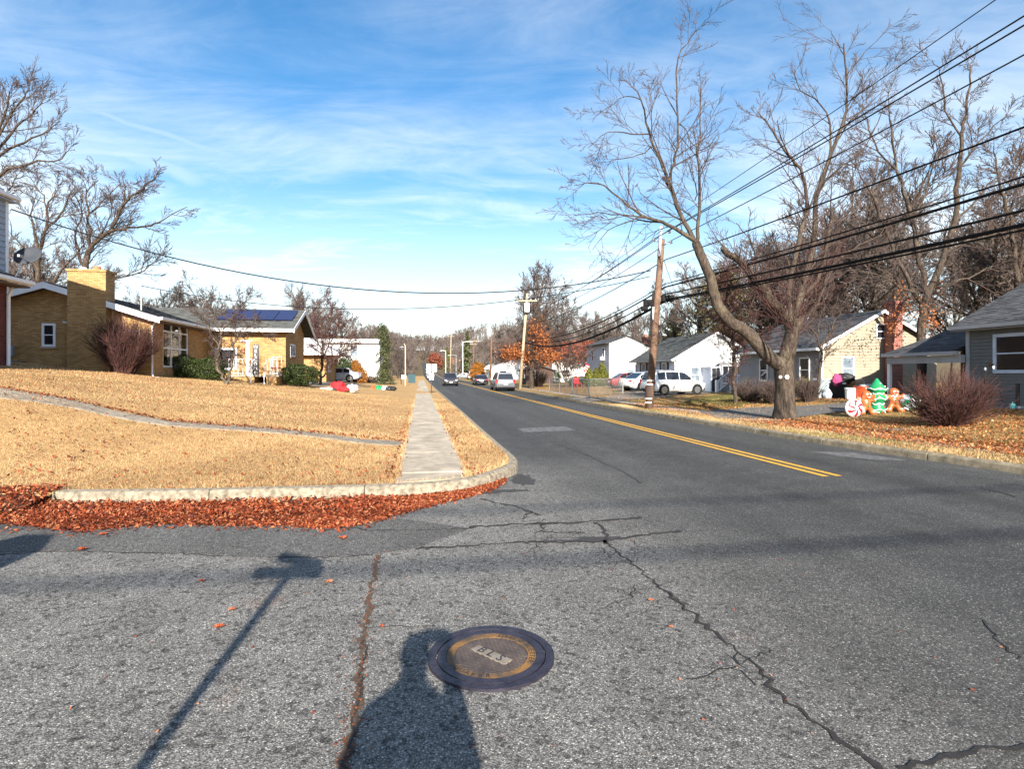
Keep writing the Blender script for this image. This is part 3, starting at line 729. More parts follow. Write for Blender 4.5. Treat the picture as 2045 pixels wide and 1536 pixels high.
for _ in range(26):
    u = rnd.random(); i_ = rnd.randrange(4); x0_, y0_ = [(1210, 1085), (1330, 1180), (1480, 1310), (1100, 1050)][i_]; x0_ += rnd.uniform(-60, 60); y0_ += rnd.uniform(-12, 30)
    crack([(x0_, y0_), (x0_ + rnd.uniform(-50, 50), y0_ + rnd.uniform(-12, 26)), (x0_ + rnd.uniform(-90, 90), y0_ + rnd.uniform(-20, 50))], rnd.uniform(.003, .008))
crack([(-40, 1112), (60, 1104), (150, 1102), (250, 1105), (380, 1108), (500, 1113), (640, 1114), (745, 1110)], wv(.006, .022))
def blob(pix_c, rx, ry, m, lift=0.004):
    c = gp(*pix_c); pts = []
    for k in range(26):
        a = 2 * math.pi * k / 26; r = 1 + rnd.uniform(-.3, .3)
        pts.append((c.x + math.cos(a) * rx * r, c.y + math.sin(a) * ry * r))
    ob = sheet('stain', pts, road_np, m, [(0.3, 60)], lift=lift, kind=None, parent=ck, edge=lambda d: 5)
blob((1203, 1076), .28, .07, 'stain_tar'); blob((1150, 1081), .3, .03, 'stain_tar', .0045); blob((1046, 942), .16, .45, 'stain_tar')
ck2 = [(940, 985, .5, .05), (1010, 968, .3, .09)]
for a, b, c, d in ck2: blob((a, b), c, d, 'stain_tar')

# ------------------------------------------------------------------ fallen leaves and dormant grass
def leaves_mesh(name, pos, size, rg, flatness=0.5, tint=None, lo=0.0, hi=1.0, wide=(.22, .46)):
    n = len(pos); yaw = rg.uniform(0, 2 * np.pi, n); sz = size * rg.uniform(0.6, 1.35, n)
    pitch = rg.normal(0, flatness, n); roll = rg.normal(0, flatness, n)
    a = np.column_stack([np.cos(yaw) * np.cos(pitch), np.sin(yaw) * np.cos(pitch), np.sin(pitch)])
    b = np.column_stack([-np.sin(yaw) * np.cos(roll), np.cos(yaw) * np.cos(roll), np.sin(roll)])
    c = np.cross(a, b)
    wd = rg.uniform(wide[0], wide[1], n)[:, None]; cur = (rg.uniform(-0.05, 0.32, n))[:, None]; S = sz[:, None]
    v0 = pos - a * S * .5; v1 = pos + b * S * wd + c * S * cur; v2 = pos + a * S * .5 + c * S * cur * .5; v3 = pos - b * S * wd + c * S * cur
    Vv = np.stack([v0, v1, v2, v3], 1).reshape(-1, 3); i = np.arange(n) * 4
    Fv = np.concatenate([np.column_stack([i, i + 1, i + 2]), np.column_stack([i, i + 2, i + 3])])
    t = rg.uniform(lo, hi, n) if tint is None else tint
    return mesh_np(name, Vv, Fv, np.concatenate([t, t]))
def blades_mesh(name, pos, length, width, rg, lean=0.7, tl=(0, 1), greens=0.02):
    n = len(pos); yaw = rg.uniform(0, 2 * np.pi, n); L = length * rg.uniform(.5, 1.4, n); ln = np.abs(rg.normal(0, lean, n)) + .15
    yw2 = rg.uniform(0, 2 * np.pi, n)
    side = np.column_stack([np.cos(yaw), np.sin(yaw), np.zeros(n)]) * (width * rg.uniform(.6, 1.4, n))[:, None]
    tip = np.column_stack([np.cos(yw2) * np.sin(ln) * L, np.sin(yw2) * np.sin(ln) * L, np.abs(np.cos(ln)) * L])
    Vv = np.stack([pos - side, pos + side, pos + tip], 1).reshape(-1, 3); i = np.arange(n) * 3
    x_, y_ = pos[:, 0], pos[:, 1]; fld = np.sin(.7 * x_ + 1.1) * np.sin(.9 * y_ + .4) + .6 * np.sin(1.9 * x_ - 1.3 * y_) + .5 * np.sin(4.1 * x_ + 2.7 * y_) * np.sin(3.3 * y_ - x_) + rg.normal(0, .35, n)
    t = np.clip(rg.uniform(tl[0], tl[1], n) + fld * .25, 0, 1); t = np.where(rg.uniform(0, 1, n) < greens * (1 + 2.5 * (np.sin(.45 * x_ + .8 * y_) > .75)), 1.0, t * .82)
    return mesh_np(name, Vv, np.column_stack([i, i + 1, i + 2]), t)
rg = np.random.default_rng(11)
klb = [tuple(p) for p in KLback]
lawn_poly = [P(7.7, -40), P(7.72, -12), P(7.86, -6.5)] + klb[::2] + [P(200, -40)]
def sample_lawn(n, s0, s1, t0, t1, power=1.0):
    u = rg.uniform(0, 1, n * 3); s = s0 + (s1 - s0) * u ** power; t = rg.uniform(t0, t1, n * 3)
    x = s * U.x + t * V.x; y = s * U.y + t * V.y
    k = inside(lawn_poly, x, y) & ~((t > -.33) & (t < .69))
    x, y = x[k][:n], y[k][:n]
    return np.column_stack([x, y, left_np(x, y)])
bl = sample_lawn(170000, 7.6, 13.5, -13, 1.6, 1.1)
tag(link('lawn_grass', blades_mesh('lawn_grass', bl, 0.042, 0.0024, rg, 1.0), MAT['dry_blade']), kind='stuff')
bl = sample_lawn(110000, 13.0, 33, -16, 1.6, 1.25)
tag(link('lawn_grass', blades_mesh('lawn_grass', bl, 0.05, 0.0046, rg, 1.0), MAT['dry_blade']), kind='stuff')
# tufts along the kerb, the walk and the pavement edges
ed = []
for p, q in zip(KLback, KLback[1:]):
    if p.y < 26:
        n = int((q - p).length * 260 * max(.25, 1 - p.y / 30))
        for _ in range(n):
            c = p.lerp(q, rnd.random()); nn = Vector((-(q - p).y, (q - p).x)).normalized(); c = c + nn * rnd.uniform(0.0, .09); ed.append((c.x, c.y))
for _ in range(9000):
    s_ = 8.2 + 24 * rnd.random() ** 1.6; t_ = (-.33 - rnd.random() ** 2 * .1 + .03) if rnd.random() < .5 else (.69 + rnd.random() ** 2 * .1 - .03); ed.append(P(s_, t_))
ed = np.array(ed); ed = np.column_stack([ed, left_np(ed[:, 0], ed[:, 1])])
tag(link('edge_grass', blades_mesh('edge_grass', ed, 0.075, 0.004, rg, 0.6), MAT['dry_blade']), kind='stuff')
lv5 = sample_lawn(7000, 7.7, 30, -15, 1.6, 1.3); lv5[:, 2] += .025
tag(link('lawn_leaves', leaves_mesh('lawn_leaves', lv5, 0.034, rg, .6, lo=.0, hi=.75), MAT['tan_leaf']), kind='stuff')
lv6 = sample_lawn(15000, 7.7, 24, -14, 1.6, 1.25); lv6[:, 2] += .02
tag(link('lawn_litter', leaves_mesh('lawn_litter', lv6, 0.022, rg, .7, lo=.0, hi=.45), MAT['tan_leaf']), kind='stuff')
pe = []
for _ in range(900):
    px = rnd.uniform(-20, 815); py = np.interp(px, [0, 150, 330, 600, 812], [776, 802, 842, 863, 884]) + rnd.gauss(-.5, 1.6); q = gp(px, py); pe.append((q.x, q.y, q.z + .035))
tag(link('path_leaves', leaves_mesh('path_leaves', np.array(pe), 0.05, rg, .5, lo=0, hi=.8), MAT['leaf_litter']), kind='stuff')
lv = sample_lawn(1500, 7.7, 26, -14, 1.6, 1.5); lv[:, 2] += .03
lv2 = sample_lawn(700, 7.7, 12, -14, -5, 1.0); lv2[:, 2] += .03
lv3 = np.array([P(8.2 + 14 * rnd.random() ** 1.4, rnd.choice((-.4, .76)) + rnd.gauss(0, .07)) for _ in range(420)]); lv3 = np.column_stack([lv3, left_np(lv3[:, 0], lv3[:, 1]) + .035])
lv4 = np.array([[*gp(rnd.uniform(0, 800), 0).to_2d()] if False else P(rnd.uniform(12.2, 15.4), rnd.uniform(-11, -.4)) for _ in range(300)]); lv4 = np.column_stack([lv4, left_np(lv4[:, 0], lv4[:, 1]) + .03])
tag(link('lawn_leaves', leaves_mesh('lawn_leaves', np.vstack([lv, lv2, lv3, lv4]), 0.052, rg, .5, lo=.05, hi=.8), MAT['leaf_litter']), kind='stuff')
# the thick bank of oak leaves lying in the gutter
BANK = [(-0.06, 986, 1046), (60, 990, 1050), (150, 1008, 1060), (330, 1007, 1046), (560, 1001, 1050), (640, 998, 1056), (700, 996, 1052), (760, 994, 1038), (830, 992, 1016), (900, 985, 1000), (980, 964, 978), (1025, 945, 952)]
def bank(n, spread=1.0):
    out = []
    for _ in range(n):
        px = rnd.uniform(-120, 1010); lo_, hi_ = np.interp(px, [b[0] for b in BANK], [b[1] for b in BANK]), np.interp(px, [b[0] for b in BANK], [b[2] for b in BANK])
        u = rnd.random(); u = u ** 0.8
        py = lo_ + (hi_ - lo_) * u * spread + rnd.gauss(0, 2.5)
        if py < lo_ - 1: continue
        kx, kz = (px - CX) / F, (HY - py) / F; y = -H / kz
        d = (1 - u); hgt = 0.055 * d ** 1.2 * (1 if px < 760 else .45) * rnd.random() + .004
        out.append((kx * y, y, hgt))
    return np.array(out)
bk = bank(34000); tag(link('gutter_leaves', leaves_mesh('gutter_leaves', bk, 0.056, rg, .6, wide=(.10, .32)), MAT['leaf_litter']), kind='stuff')
bk = bank(1500, 1.25); bk[:, 2] = .008; tag(link('loose_leaves', leaves_mesh('loose_leaves', bk, 0.045, rg, .25), MAT['leaf_litter']), kind='stuff')
# leaves beyond the end of the kerb run up on to the lawn
ex = []
for _ in range(7000):
    t_ = rnd.uniform(-10.5, -4.55); se = 7.84 + (.02 if t_ > -6.5 else -.1 * min(1, (-6.5 - t_) / 5)); o_ = rnd.uniform(-.62, .38); s_ = se + o_
    x_, y_ = P(s_, t_); ex.append((x_, y_, (.15 if o_ > -.04 else .15 * (1 + (o_ + .04) / .6)) + rnd.random() * .04))
tag(link('gutter_leaves', leaves_mesh('gutter_leaves', np.array(ex), 0.056, rg, .6, wide=(.10, .32)), MAT['leaf_litter']), kind='stuff')
mv = []
for i in range(24):
    t_ = -11 + (6.35) * i / 23; se = 7.86 if t_ > -6.5 else 7.86 - .1 * min(1, (-6.5 - t_) / 5)
    for o_, z_ in ((.06, .135), (-.15, .105 + rnd.uniform(-.01, .01)), (-.42 + rnd.uniform(-.05, .05), .035), (-.66 + rnd.uniform(-.07, .07), .004)): x_, y_ = P(se + o_, t_); mv.append((x_, y_, z_))
o = MB().add(mv, [(4 * i + k, 4 * i + k + 1, 4 * i + k + 5, 4 * i + k + 4) for i in range(23) for k in range(3)]).build('leaf_bank', MAT['leaf_mould'], smooth_=True); o['kind'] = 'structure'
# bits of leaf and straw on the asphalt
bt2 = []
for _ in range(420):
    u = rnd.random(); q = gp(*[(755, 1110), (735, 1220), (722, 1340), (690, 1540)][0]).lerp(gp(690, 1540), u) if False else gp(np.interp(u, [0, .3, .6, 1], [755, 735, 722, 690]), np.interp(u, [0, .3, .6, 1], [1110, 1220, 1340, 1540])); bt2.append((q.x + rnd.gauss(0, .035), q.y + rnd.gauss(0, .03), .009))
tag(link('seam_litter', leaves_mesh('seam_litter', np.array(bt2)[:260], 0.014, rg, .3, lo=0, hi=.4), MAT['tan_leaf']), kind='stuff')
bt = np.array([(rnd.uniform(-4.5, 3), rnd.uniform(2.2, 6.8), .008) for _ in range(150)])
tag(link('loose_leaves', leaves_mesh('loose_leaves', bt, 0.018, rg, .2, lo=.5), MAT['leaf_litter']), kind='stuff')
# far lawn: leaves drifted over pavement and grass
def sample_right(n, s0, s1, d0, d1, ps=1.0):
    s = s0 + (s1 - s0) * rg.uniform(0, 1, n) ** ps; d = rg.uniform(d0, d1, n); t = interp(s, TR) + d
    x = s * U.x + t * V.x; y = s * U.y + t * V.y
    return np.column_stack([x, y, right_np(x, y)])
a = sample_right(20000, 1, 15, 1.2, 9, 1.0); b = sample_right(5000, 14, 26, .8, 4.5); c = sample_right(2500, 17, 25, 4, 10); d = sample_right(4000, 24, 60, 1, 8); e = sample_right(11000, -2, 16, 1.1, 2.9)
rl = np.vstack([a, b, c, d, e]); dpoly = [tuple(gp(*p_).to_2d()) for p_ in [(1436, 838), (1520, 837), (1660, 827), (1690, 820), (1690, 806), (1600, 812), (1500, 815), (1392, 822)]]; kd = inside(dpoly, rl[:, 0], rl[:, 1]) & (rg.uniform(0, 1, len(rl)) < .93); rl = rl[~kd]; rl[:, 2] += rg.uniform(.015, .06, len(rl))
tag(link('drifted_leaves', leaves_mesh('drifted_leaves', rl, 0.056, rg, .5), MAT['tan_leaf']), kind='stuff')
a = sample_right(42000, 1, 26, .16, 1.3); b = sample_right(60000, 1, 26, 1.3, 9)
tag(link('verge_grass', blades_mesh('verge_grass', np.vstack([a, b]), 0.06, 0.0052, rg, .95, greens=.12), MAT['dry_blade']), kind='stuff')
gr = []
gpoly = [tuple(gp(*p).to_2d()) for p in [(1312, 811), (1400, 797), (1468, 787), (1498, 806), (1468, 815), (1390, 817)]]
gb = np.array(gpoly); xx = rg.uniform(gb[:, 0].min(), gb[:, 0].max(), 40000); yy = rg.uniform(gb[:, 1].min(), gb[:, 1].max(), 40000); k = inside(gpoly, xx, yy)
xx, yy = xx[k], yy[k]
tag(link('green_grass', blades_mesh('green_grass', np.column_stack([xx, yy, right_np(xx, yy)]), 0.07, 0.009, rg, .7, (0, .9)), MAT['green_blade']), kind='stuff')
# ================================================================== HOUSES
X_, Y_, Z_ = Vector((1, 0, 0)), Vector((0, 1, 0)), Vector((0, 0, 1))
def FR(x, y, z, face):
    """a wall's frame in house space: face S looks back at the viewer, N away, E away from the road's left, W to the left"""
    A, Nn = {'S': (X_, -Y_), 'N': (X_, Y_), 'E': (Y_, X_), 'W': (Y_, -X_)}[face]
    return (Vector((x, y, z)), A, Nn)
def window(parent, fr, a, z, w, h, trim='white_paint', glass='dark_glass', kind='double', sill=None, tw=0.07, curtain=0.0, bars=None):
    mb = MB(); p = 0.05
    mb.fbox(fr, a, a + tw, z, z + h, 0, p); mb.fbox(fr, a + w - tw, a + w, z, z + h, 0, p)
    mb.fbox(fr, a + tw, a + w - tw, z, z + tw, 0, p); mb.fbox(fr, a + tw, a + w - tw, z + h - tw, z + h, 0, p)
    wd = mb.build('window', MAT[trim], parent)
    ia, ib, za, zb = a + tw, a + w - tw, z + tw, z + h - tw
    panes = []
    if kind == 'double':
        m = (za + zb) / 2; r = 0.022
        MB().fbox(fr, ia, ib, m - r, m + r, 0.012, 0.046).build('rail', MAT[trim], wd); panes = [(ia, ib, za, m - r, .012), (ia, ib, m + r, zb, .024)]
    elif kind == 'slider':
        m = (ia + ib) / 2; r = 0.022
        MB().fbox(fr, m - r, m + r, za, zb, 0.012, 0.046).build('rail', MAT[trim], wd); panes = [(ia, m - r, za, zb, .012), (m + r, ib, za, zb, .024)]
    elif kind == 'grid':
        nx, nz = bars; r = 0.02
        mm = MB()
        for i in range(1, nx): x = ia + (ib - ia) * i / nx; mm.fbox(fr, x - r, x + r, za, zb, 0.016, 0.05)
        for j in range(1, nz): zz = za + (zb - za) * j / nz; mm.fbox(fr, ia, ib, zz - r, zz + r, 0.012, 0.044)
        mm.build('mullion', MAT[trim], wd); panes = [(ia, ib, za, zb, .01)]
    else: panes = [(ia, ib, za, zb, .012)]
    for (p0, p1, q0, q1, n) in panes: MB().fbox(fr, p0, p1, q0, q1, 0.001, n).build('pane', MAT[glass], wd)
    if sill: MB().fbox(fr, a - .05, a + w + .05, z - .075, z, 0, .09).build('sill', MAT[sill], wd)
    return wd
def siding(parent, fr, a0, a1, z0, z1, mat_, ex=0.115, clip=None, parts=True, name='siding_board', skip=()):
    """lapped boards, each one a wedge thicker at its lower edge; clip(z) gives the run of the wall at that height"""
    O, A, Nn = fr; cache = {}; joined = MB(); z = z0
    while z < z1 - 1e-3:
        zt_ = min(z + ex, z1)
        lo0, hi0 = clip(z) if clip else (a0, a1); lo1, hi1 = clip(zt_) if clip else (a0, a1)
        if hi0 - lo0 < .05: break
        if hi1 <= lo1: lo1 = hi1 = (lo0 + hi0) / 2
        runs = [(lo0, hi0, lo1, hi1)]
        for (sa, sb, sz0, sz1) in skip:
            if z >= sz0 - 1e-3 and zt_ <= sz1 + ex * .99:
                nr = []
                for r in runs:
                    if sb <= r[0] or sa >= r[1]: nr.append(r); continue
                    if sa > r[0]: nr.append((r[0], sa, r[2], sa))
                    if sb < r[1]: nr.append((sb, r[1], sb, r[3]))
                runs = nr
        for (p0, p1, q0, q1) in runs:
            key = (round(p0, 3), round(p1, 3), round(q0, 3), round(q1, 3), round(zt_ - z, 4))
            pts = [A * p0 + Nn * 0.032, A * p1 + Nn * 0.032, A * q1 + Z_ * (zt_ - z) + Nn * 0.004, A * q0 + Z_ * (zt_ - z) + Nn * 0.004,
                   A * p0 - Nn * 0.02, A * p1 - Nn * 0.02, A * q1 + Z_ * (zt_ - z) - Nn * 0.02, A * q0 + Z_ * (zt_ - z) - Nn * 0.02]
            fs = [(0, 1, 2, 3), (7, 6, 5, 4), (0, 4, 5, 1), (1, 5, 6, 2), (2, 6, 7, 3), (3, 7, 4, 0)]
            if parts:
                if key not in cache: cache[key] = MB().add(pts, fs).mesh(name)
                o = link(name, cache[key], MAT[mat_], parent); o.location = O + Z_ * z
            else: joined.add([O + Z_ * z + p for p in pts], fs)
        z += ex
    if not parts:
        o = joined.build('siding', MAT[mat_], parent); return o
def roof_face(parent, e0, e1, r1, r0, mat_, thick=0.14, tab=0.32, ex=0.15, name='roof', shingles=True):
    """one roof plane from its eave (e0 to e1) to its ridge (r0 to r1): a deck and courses of shingle tabs"""
    e0, e1, r0, r1 = map(Vector, (e0, e1, r0, r1))
    n = (e1 - e0).cross(r0 - e0).normalized()
    if n.z < 0: n = -n
    dk = MB().prism([e0, e1, r1, r0], -n * thick).build(name, MAT[mat_], parent)
    if not shingles: return dk
    slope = max((r0 - e0).length, (r1 - e1).length); k = max(1, int(slope / ex)); mb = MB()
    for i in range(k):
        u0, u1 = i / k, min(1, (i + 1.08) / k)
        A0, A1 = e0.lerp(r0, u0), e1.lerp(r1, u0); B0, B1 = e0.lerp(r0, u1), e1.lerp(r1, u1)
        L = (A1 - A0).length; m = max(1, int(L / tab)); off = (i % 2) * .5
        cuts = [0.0] + [min(1, max(0, (j + off + rnd.uniform(-.12, .12)) / m)) for j in range(1, m)] + [1.0]
        for c0, c1 in zip(cuts, cuts[1:]):
            if c1 - c0 < 1e-4: continue
            h = rnd.uniform(.008, .02); g = 0.006 / max(L, .1)
            a, b = A0.lerp(A1, c0 + g), A0.lerp(A1, c1 - g); c, d = B0.lerp(B1, c1 - g), B0.lerp(B1, c0 + g)
            mb.add([a + n * h, b + n * h, c + n * .004, d + n * .004, a - n * .004, b - n * .004], [(0, 1, 2, 3), (0, 4, 5, 1)], rnd.random())
    o = link('shingles', mb.mesh('shingles', fix=False), MAT[mat_], dk); o['kind'] = 'stuff'
    return dk
def wall(parent, pts, vec, mat_, name='wall'): return MB().prism(pts, vec).build(name, MAT[mat_], parent, uv=True)
def downspout(parent, x, y, z0, z1, dxy, mat_='white_paint', name='downspout', r=.04):
    return MB().tube([(x + dxy[0] * .5, y + dxy[1] * .5, z1 + .28), (x + dxy[0] * .5, y + dxy[1] * .5, z1 + .16), (x, y, z1), (x, y, z0 + .22), (x + dxy[0] * .25, y + dxy[1] * .25, z0 + .07), (x + dxy[0], y + dxy[1], z0 + .05)], r, 8).build(name, MAT[mat_], parent, smooth_=True)

# ---------- red brick house at the left edge
s0, t0 = ST(-16.46, 18.27)
h = thing('red_brick_house', 'red brick house with pale upstairs siding and satellite dish, cut by the photo edge', 'house', (*P(s0, t0), 1.86), ROT)
Wd, Dp = 8.5, 9.5
wall(h, [(-Wd, -Dp, -.5), (0, -Dp, -.5), (0, 0, -.5), (-Wd, 0, -.5)], (0, 0, 3.5), 'red_brick')
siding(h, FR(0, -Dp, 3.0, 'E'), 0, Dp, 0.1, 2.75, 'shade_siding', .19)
MB().box(-Wd, -.025, -Dp, -.02, 3.0, 5.75).build('upper_wall', MAT['blue_siding'], h)
MB().box(-.1, .035, -.09, .035, 3.05, 5.75).build('corner_board', MAT['white_paint'], h)
roof_face(h, (.52, -Dp - .3, 2.83), (.52, .32, 2.83), (-.02, .32, 3.05), (-.02, -Dp - .3, 3.05), 'dark_shingle', .09, name='skirt_roof')
MB().box(.02, .50, -Dp - .28, .30, 2.60, 2.66).build('soffit', MAT['soffit_brown'], h)
MB().prism([(.51, -Dp - .3, 2.68), (.63, -Dp - .3, 2.72), (.63, -Dp - .3, 2.83), (.51, -Dp - .3, 2.83)], (0, Dp + .64, 0)).build('gutter', MAT['white_paint'], h)
downspout(h, .06, -.02, -.35, 2.3, (.16, .02), 'white_paint', r=.055)
roof_face(h, (.2, -Dp - .3, 5.58), (.2, .2, 5.58), (-Wd / 2, .2, 6.95), (-Wd / 2, -Dp - .3, 6.95), 'dark_shingle', .14)
roof_face(h, (-Wd - .4, -Dp - .3, 5.55), (-Wd - .4, .35, 5.55), (-Wd / 2, .35, 6.95), (-Wd / 2, -Dp - .3, 6.95), 'dark_shingle', .14, shingles=False)
MB().prism([(.2, -Dp - .3, 5.43), (.3, -Dp - .3, 5.46), (.3, -Dp - .3, 5.57), (.2, -Dp - .3, 5.57)], (0, Dp + .5, 0)).build('upper_gutter', MAT['white_paint'], h)
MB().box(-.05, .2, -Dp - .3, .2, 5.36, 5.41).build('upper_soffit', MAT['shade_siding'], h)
MB().prism([(-Wd, 0, 5.7), (0, 0, 5.7), (-Wd / 2, 0, 6.85)], (0, -.12, 0)).build('gable', MAT['blue_siding'], h)
def dish_warp(d): return 1.0
dm = Matrix.Rotation(R_(-4), 3, 'Y') @ Matrix.Rotation(R_(60), 3, 'X')
dish = MB(); prof = [(0.0, 0.0), (.12, .006), (.24, .03), (.36, .075), (.37, .075), (.36, .092), (.24, .05), (.12, .026), (0.0, .02)]
dv = MB().lathe([(max(r, .002), z) for r, z in prof], 22); dish.add([dm @ Vector((v[0] * 1.12, v[1] * 1.0, v[2])) + Vector((.62, .05, 3.60)) for v in dv.v], dv.f)
do = dish.build('satellite_dish', MAT['dish_grey'], h, smooth_=True)
MB().tube([(.3, -.1, 2.9), (.45, -.02, 3.3), (.6, .08, 3.58)], .025, 8).build('dish_mast', MAT['galvanised'], do)
MB().tube([(.6, .0, 3.42), (.72, -.5, 3.5)], .014, 6).build('feed_arm', MAT['galvanised'], do); MB().obox((.72, -.53, 3.52), .07, .16, .08).build('receiver', MAT['grey_metal'], do)

# ---------- yellow brick house: gable and chimney toward the viewer, porch wing behind it
s0, t0 = ST(-15.7, 24.4)
h = thing('yellow_brick_house', 'yellow brick single-storey house with broad chimney, solar panels and a small front porch', 'house', (*P(s0, t0), 1.5), ROT)
GW, EV, PK = 7.86, 2.62, 3.86; Dm = 17.0
wall(h, [(-GW, 0, -.9), (0, 0, -.9), (0, 0, EV), (-GW / 2, 0, PK - .02), (-GW, 0, EV)], (0, .3, 0), 'yellow_brick')
# shaded side wall with its screened opening
wall(h, [(0, .3, -.9), (0, .3, EV), (0, 1.15, EV), (0, 1.15, -.9)], (-.3, 0, 0), 'yellow_brick', 'side_wall')
wall(h, [(0, 3.95, -.9), (0, 3.95, EV), (0, 6.62, EV), (0, 6.62, -.9)], (-.3, 0, 0), 'yellow_brick', 'side_wall')
wall(h, [(0, 1.15, -.9), (0, 1.15, .42), (0, 3.95, .42), (0, 3.95, -.9)], (-.3, 0, 0), 'yellow_brick', 'side_wall')
wall(h, [(-GW, .3, -.9), (-GW, .3, EV), (-GW, Dm, EV), (-GW, Dm, -.9)], (.3, 0, 0), 'yellow_brick', 'rear_wall')
wall(h, [(-2.2, .32, -.9), (-2.2, .32, EV), (-2.2, 6.6, EV), (-2.2, 6.6, -.9)], (-.2, 0, 0), 'yellow_brick', 'inner_wall')
window(h, FR(-2.2, 0, 0, 'E'), 1.5, .45, 2.0, 1.25, kind='grid', bars=(2, 2), glass='pale_glass')
sc = MB(); fr = FR(-.02, 1.15, .42, 'E')
for a_ in (0.0, .9, 1.82, 2.72): sc.fbox(fr, a_, a_ + .08, 0, 2.2, -.06, .0)
for z_ in (0, .85, 1.62, 2.12): sc.fbox(fr, .08, .9, z_, z_ + .07, -.055, -.005); sc.fbox(fr, .98, 1.82, z_, z_ + .07, -.055, -.005); sc.fbox(fr, 1.9, 2.72, z_, z_ + .07, -.055, -.005)
sc.build('screen_frame', MAT['white_paint'], h)
# chimney
ch = MB(); ch.box(-3.02, -1.56, -.46, -.01, -.9, 4.42); ch.box(-3.02, -1.40, -.44, -.012, -.9, 1.5); ch.prism([(-1.56, -.44, 1.5), (-1.40, -.44, 1.5), (-1.56, -.44, 2.1)], (0, .42, 0))
cm = ch.build('chimney', MAT['yellow_brick'], h, uv=True)
MB().box(-2.98, -1.6, -.42, .34, 3.1, 4.40).build('chimney_stack', MAT['yellow_brick'], cm, uv=True)
MB().box(-3.06, -1.52, -.5, .38, 4.42, 4.52).build('cap_course', MAT['yellow_brick'], cm, uv=True)
MB().lathe([(.13, 0), (.15, .16), (.11, .2)], 12, (-2.1, -.05, 4.52)).build('flue_pot', MAT['terracotta'], cm)
MB().lathe([(.13, 0), (.13, .1), (.1, .13)], 12, (-2.62, -.05, 4.52)).build('flue_pot', MAT['white_paint'], cm)
# roof
ov = .42
roof_face(h, (ov + .1, -ov, EV - .06), (ov + .1, 6.5, EV - .06), (-GW / 2, 6.5, PK + .1), (-GW / 2, -ov, PK + .1), 'dark_shingle', .15)
roof_face(h, (-.3, 6.5, EV + .08), (-.3, Dm, EV + .08), (-GW / 2, Dm, PK + .1), (-GW / 2, 6.5, PK + .1), 'dark_shingle', .15)
roof_face(h, (-GW - ov, -ov, EV - .06), (-GW - ov, Dm, EV - .06), (-GW / 2, Dm, PK + .1), (-GW / 2, -ov, PK + .1), 'dark_shingle', .15, shingles=False)
fb = MB()
for (xa, za, xb, zb) in ((-GW - ov, EV - .07, -GW / 2, PK + .09), (-GW / 2, PK + .09, ov + .1, EV - .07)):
    fb.prism([(xa, -ov - .03, za), (xb, -ov - .03, zb), (xb, -ov - .03, zb - .26), (xa, -ov - .03, za - .26)], (0, .05, 0))
fb.build('rake_board', MAT['white_paint'], h)
MB().prism([(-GW - .3, -ov + .03, EV - .22), (-GW / 2, -ov + .03, PK - .09), (ov, -ov + .03, EV - .22), (ov, -ov + .03, EV - .26), (-GW / 2, -ov + .03, PK - .13), (-GW - .3, -ov + .03, EV - .26)], (0, .4, 0)).build('soffit', MAT['soffit_brown'], h)
MB().prism([(.5, -ov, EV - .2), (.64, -ov, EV - .16), (.64, -ov, EV - .05), (.5, -ov, EV - .05)], (0, 6.9, 0)).build('gutter', MAT['white_paint'], h)
MB().box(.02, .5, -ov, 6.45, EV - .25, EV - .22).build('soffit', MAT['soffit_brown'], h)
downspout(h, .06, -.04, -.12, 2.2, (.32, -.14), 'white_paint')
window(h, FR(0, 0, 0, 'S'), -4.22, 1.27, .52, .98, sill='orange_brick', tw=.09)
window(h, FR(0, 0, 0, 'S'), -1.05, 1.15, .62, .85, tw=.07)
mt = MB().box(-6.75, -6.33, -.2, -.01, .72, 1.42).build('meter_box', MAT['bin_grey'], h, bevel=.02)
mt = MB().box(-5.62, -5.24, -.17, -.01, .86, 1.3).build('switch_box', MAT['grey_metal'], h, bevel=.015)
MB().box(-5.6, -5.44, -.18, -.171, 1.02, 1.28).build('warning_sticker', MAT['cloth_pink'], mt)
MB().tube([(-5.4, -.06, .86), (-5.4, -.06, .5), (-6.2, -.05, .45)], .022, 6).build('conduit', MAT['grey_metal'], h)
sl_ = MB().lathe([(.06, 0), (.07, .03), (.03, .05)], 10, (-3.1, -.03, 2.18)).build('security_light', MAT['white_paint'], h)
for dx_ in (-.12, .1): MB().tube([(-3.1, -.06, 2.22), (-3.1 + dx_, -.14, 2.28), (-3.1 + dx_ * 2.0, -.2, 2.3)], [.03, .035, .06], 8).build('lamp_head', MAT['white_paint'], sl_)
MB().tube([(-.62, .5, 2.3), (-.62, .5, 3.95), (-.55, .46, 4.02)], .035, 8).build('service_mast', MAT['galvanised'], h)
MB().tube([(-4.0, -.05, -.35), (-1.42, -.05, -.42)], .02, 6).build('pipe', MAT['galvanised'], h)
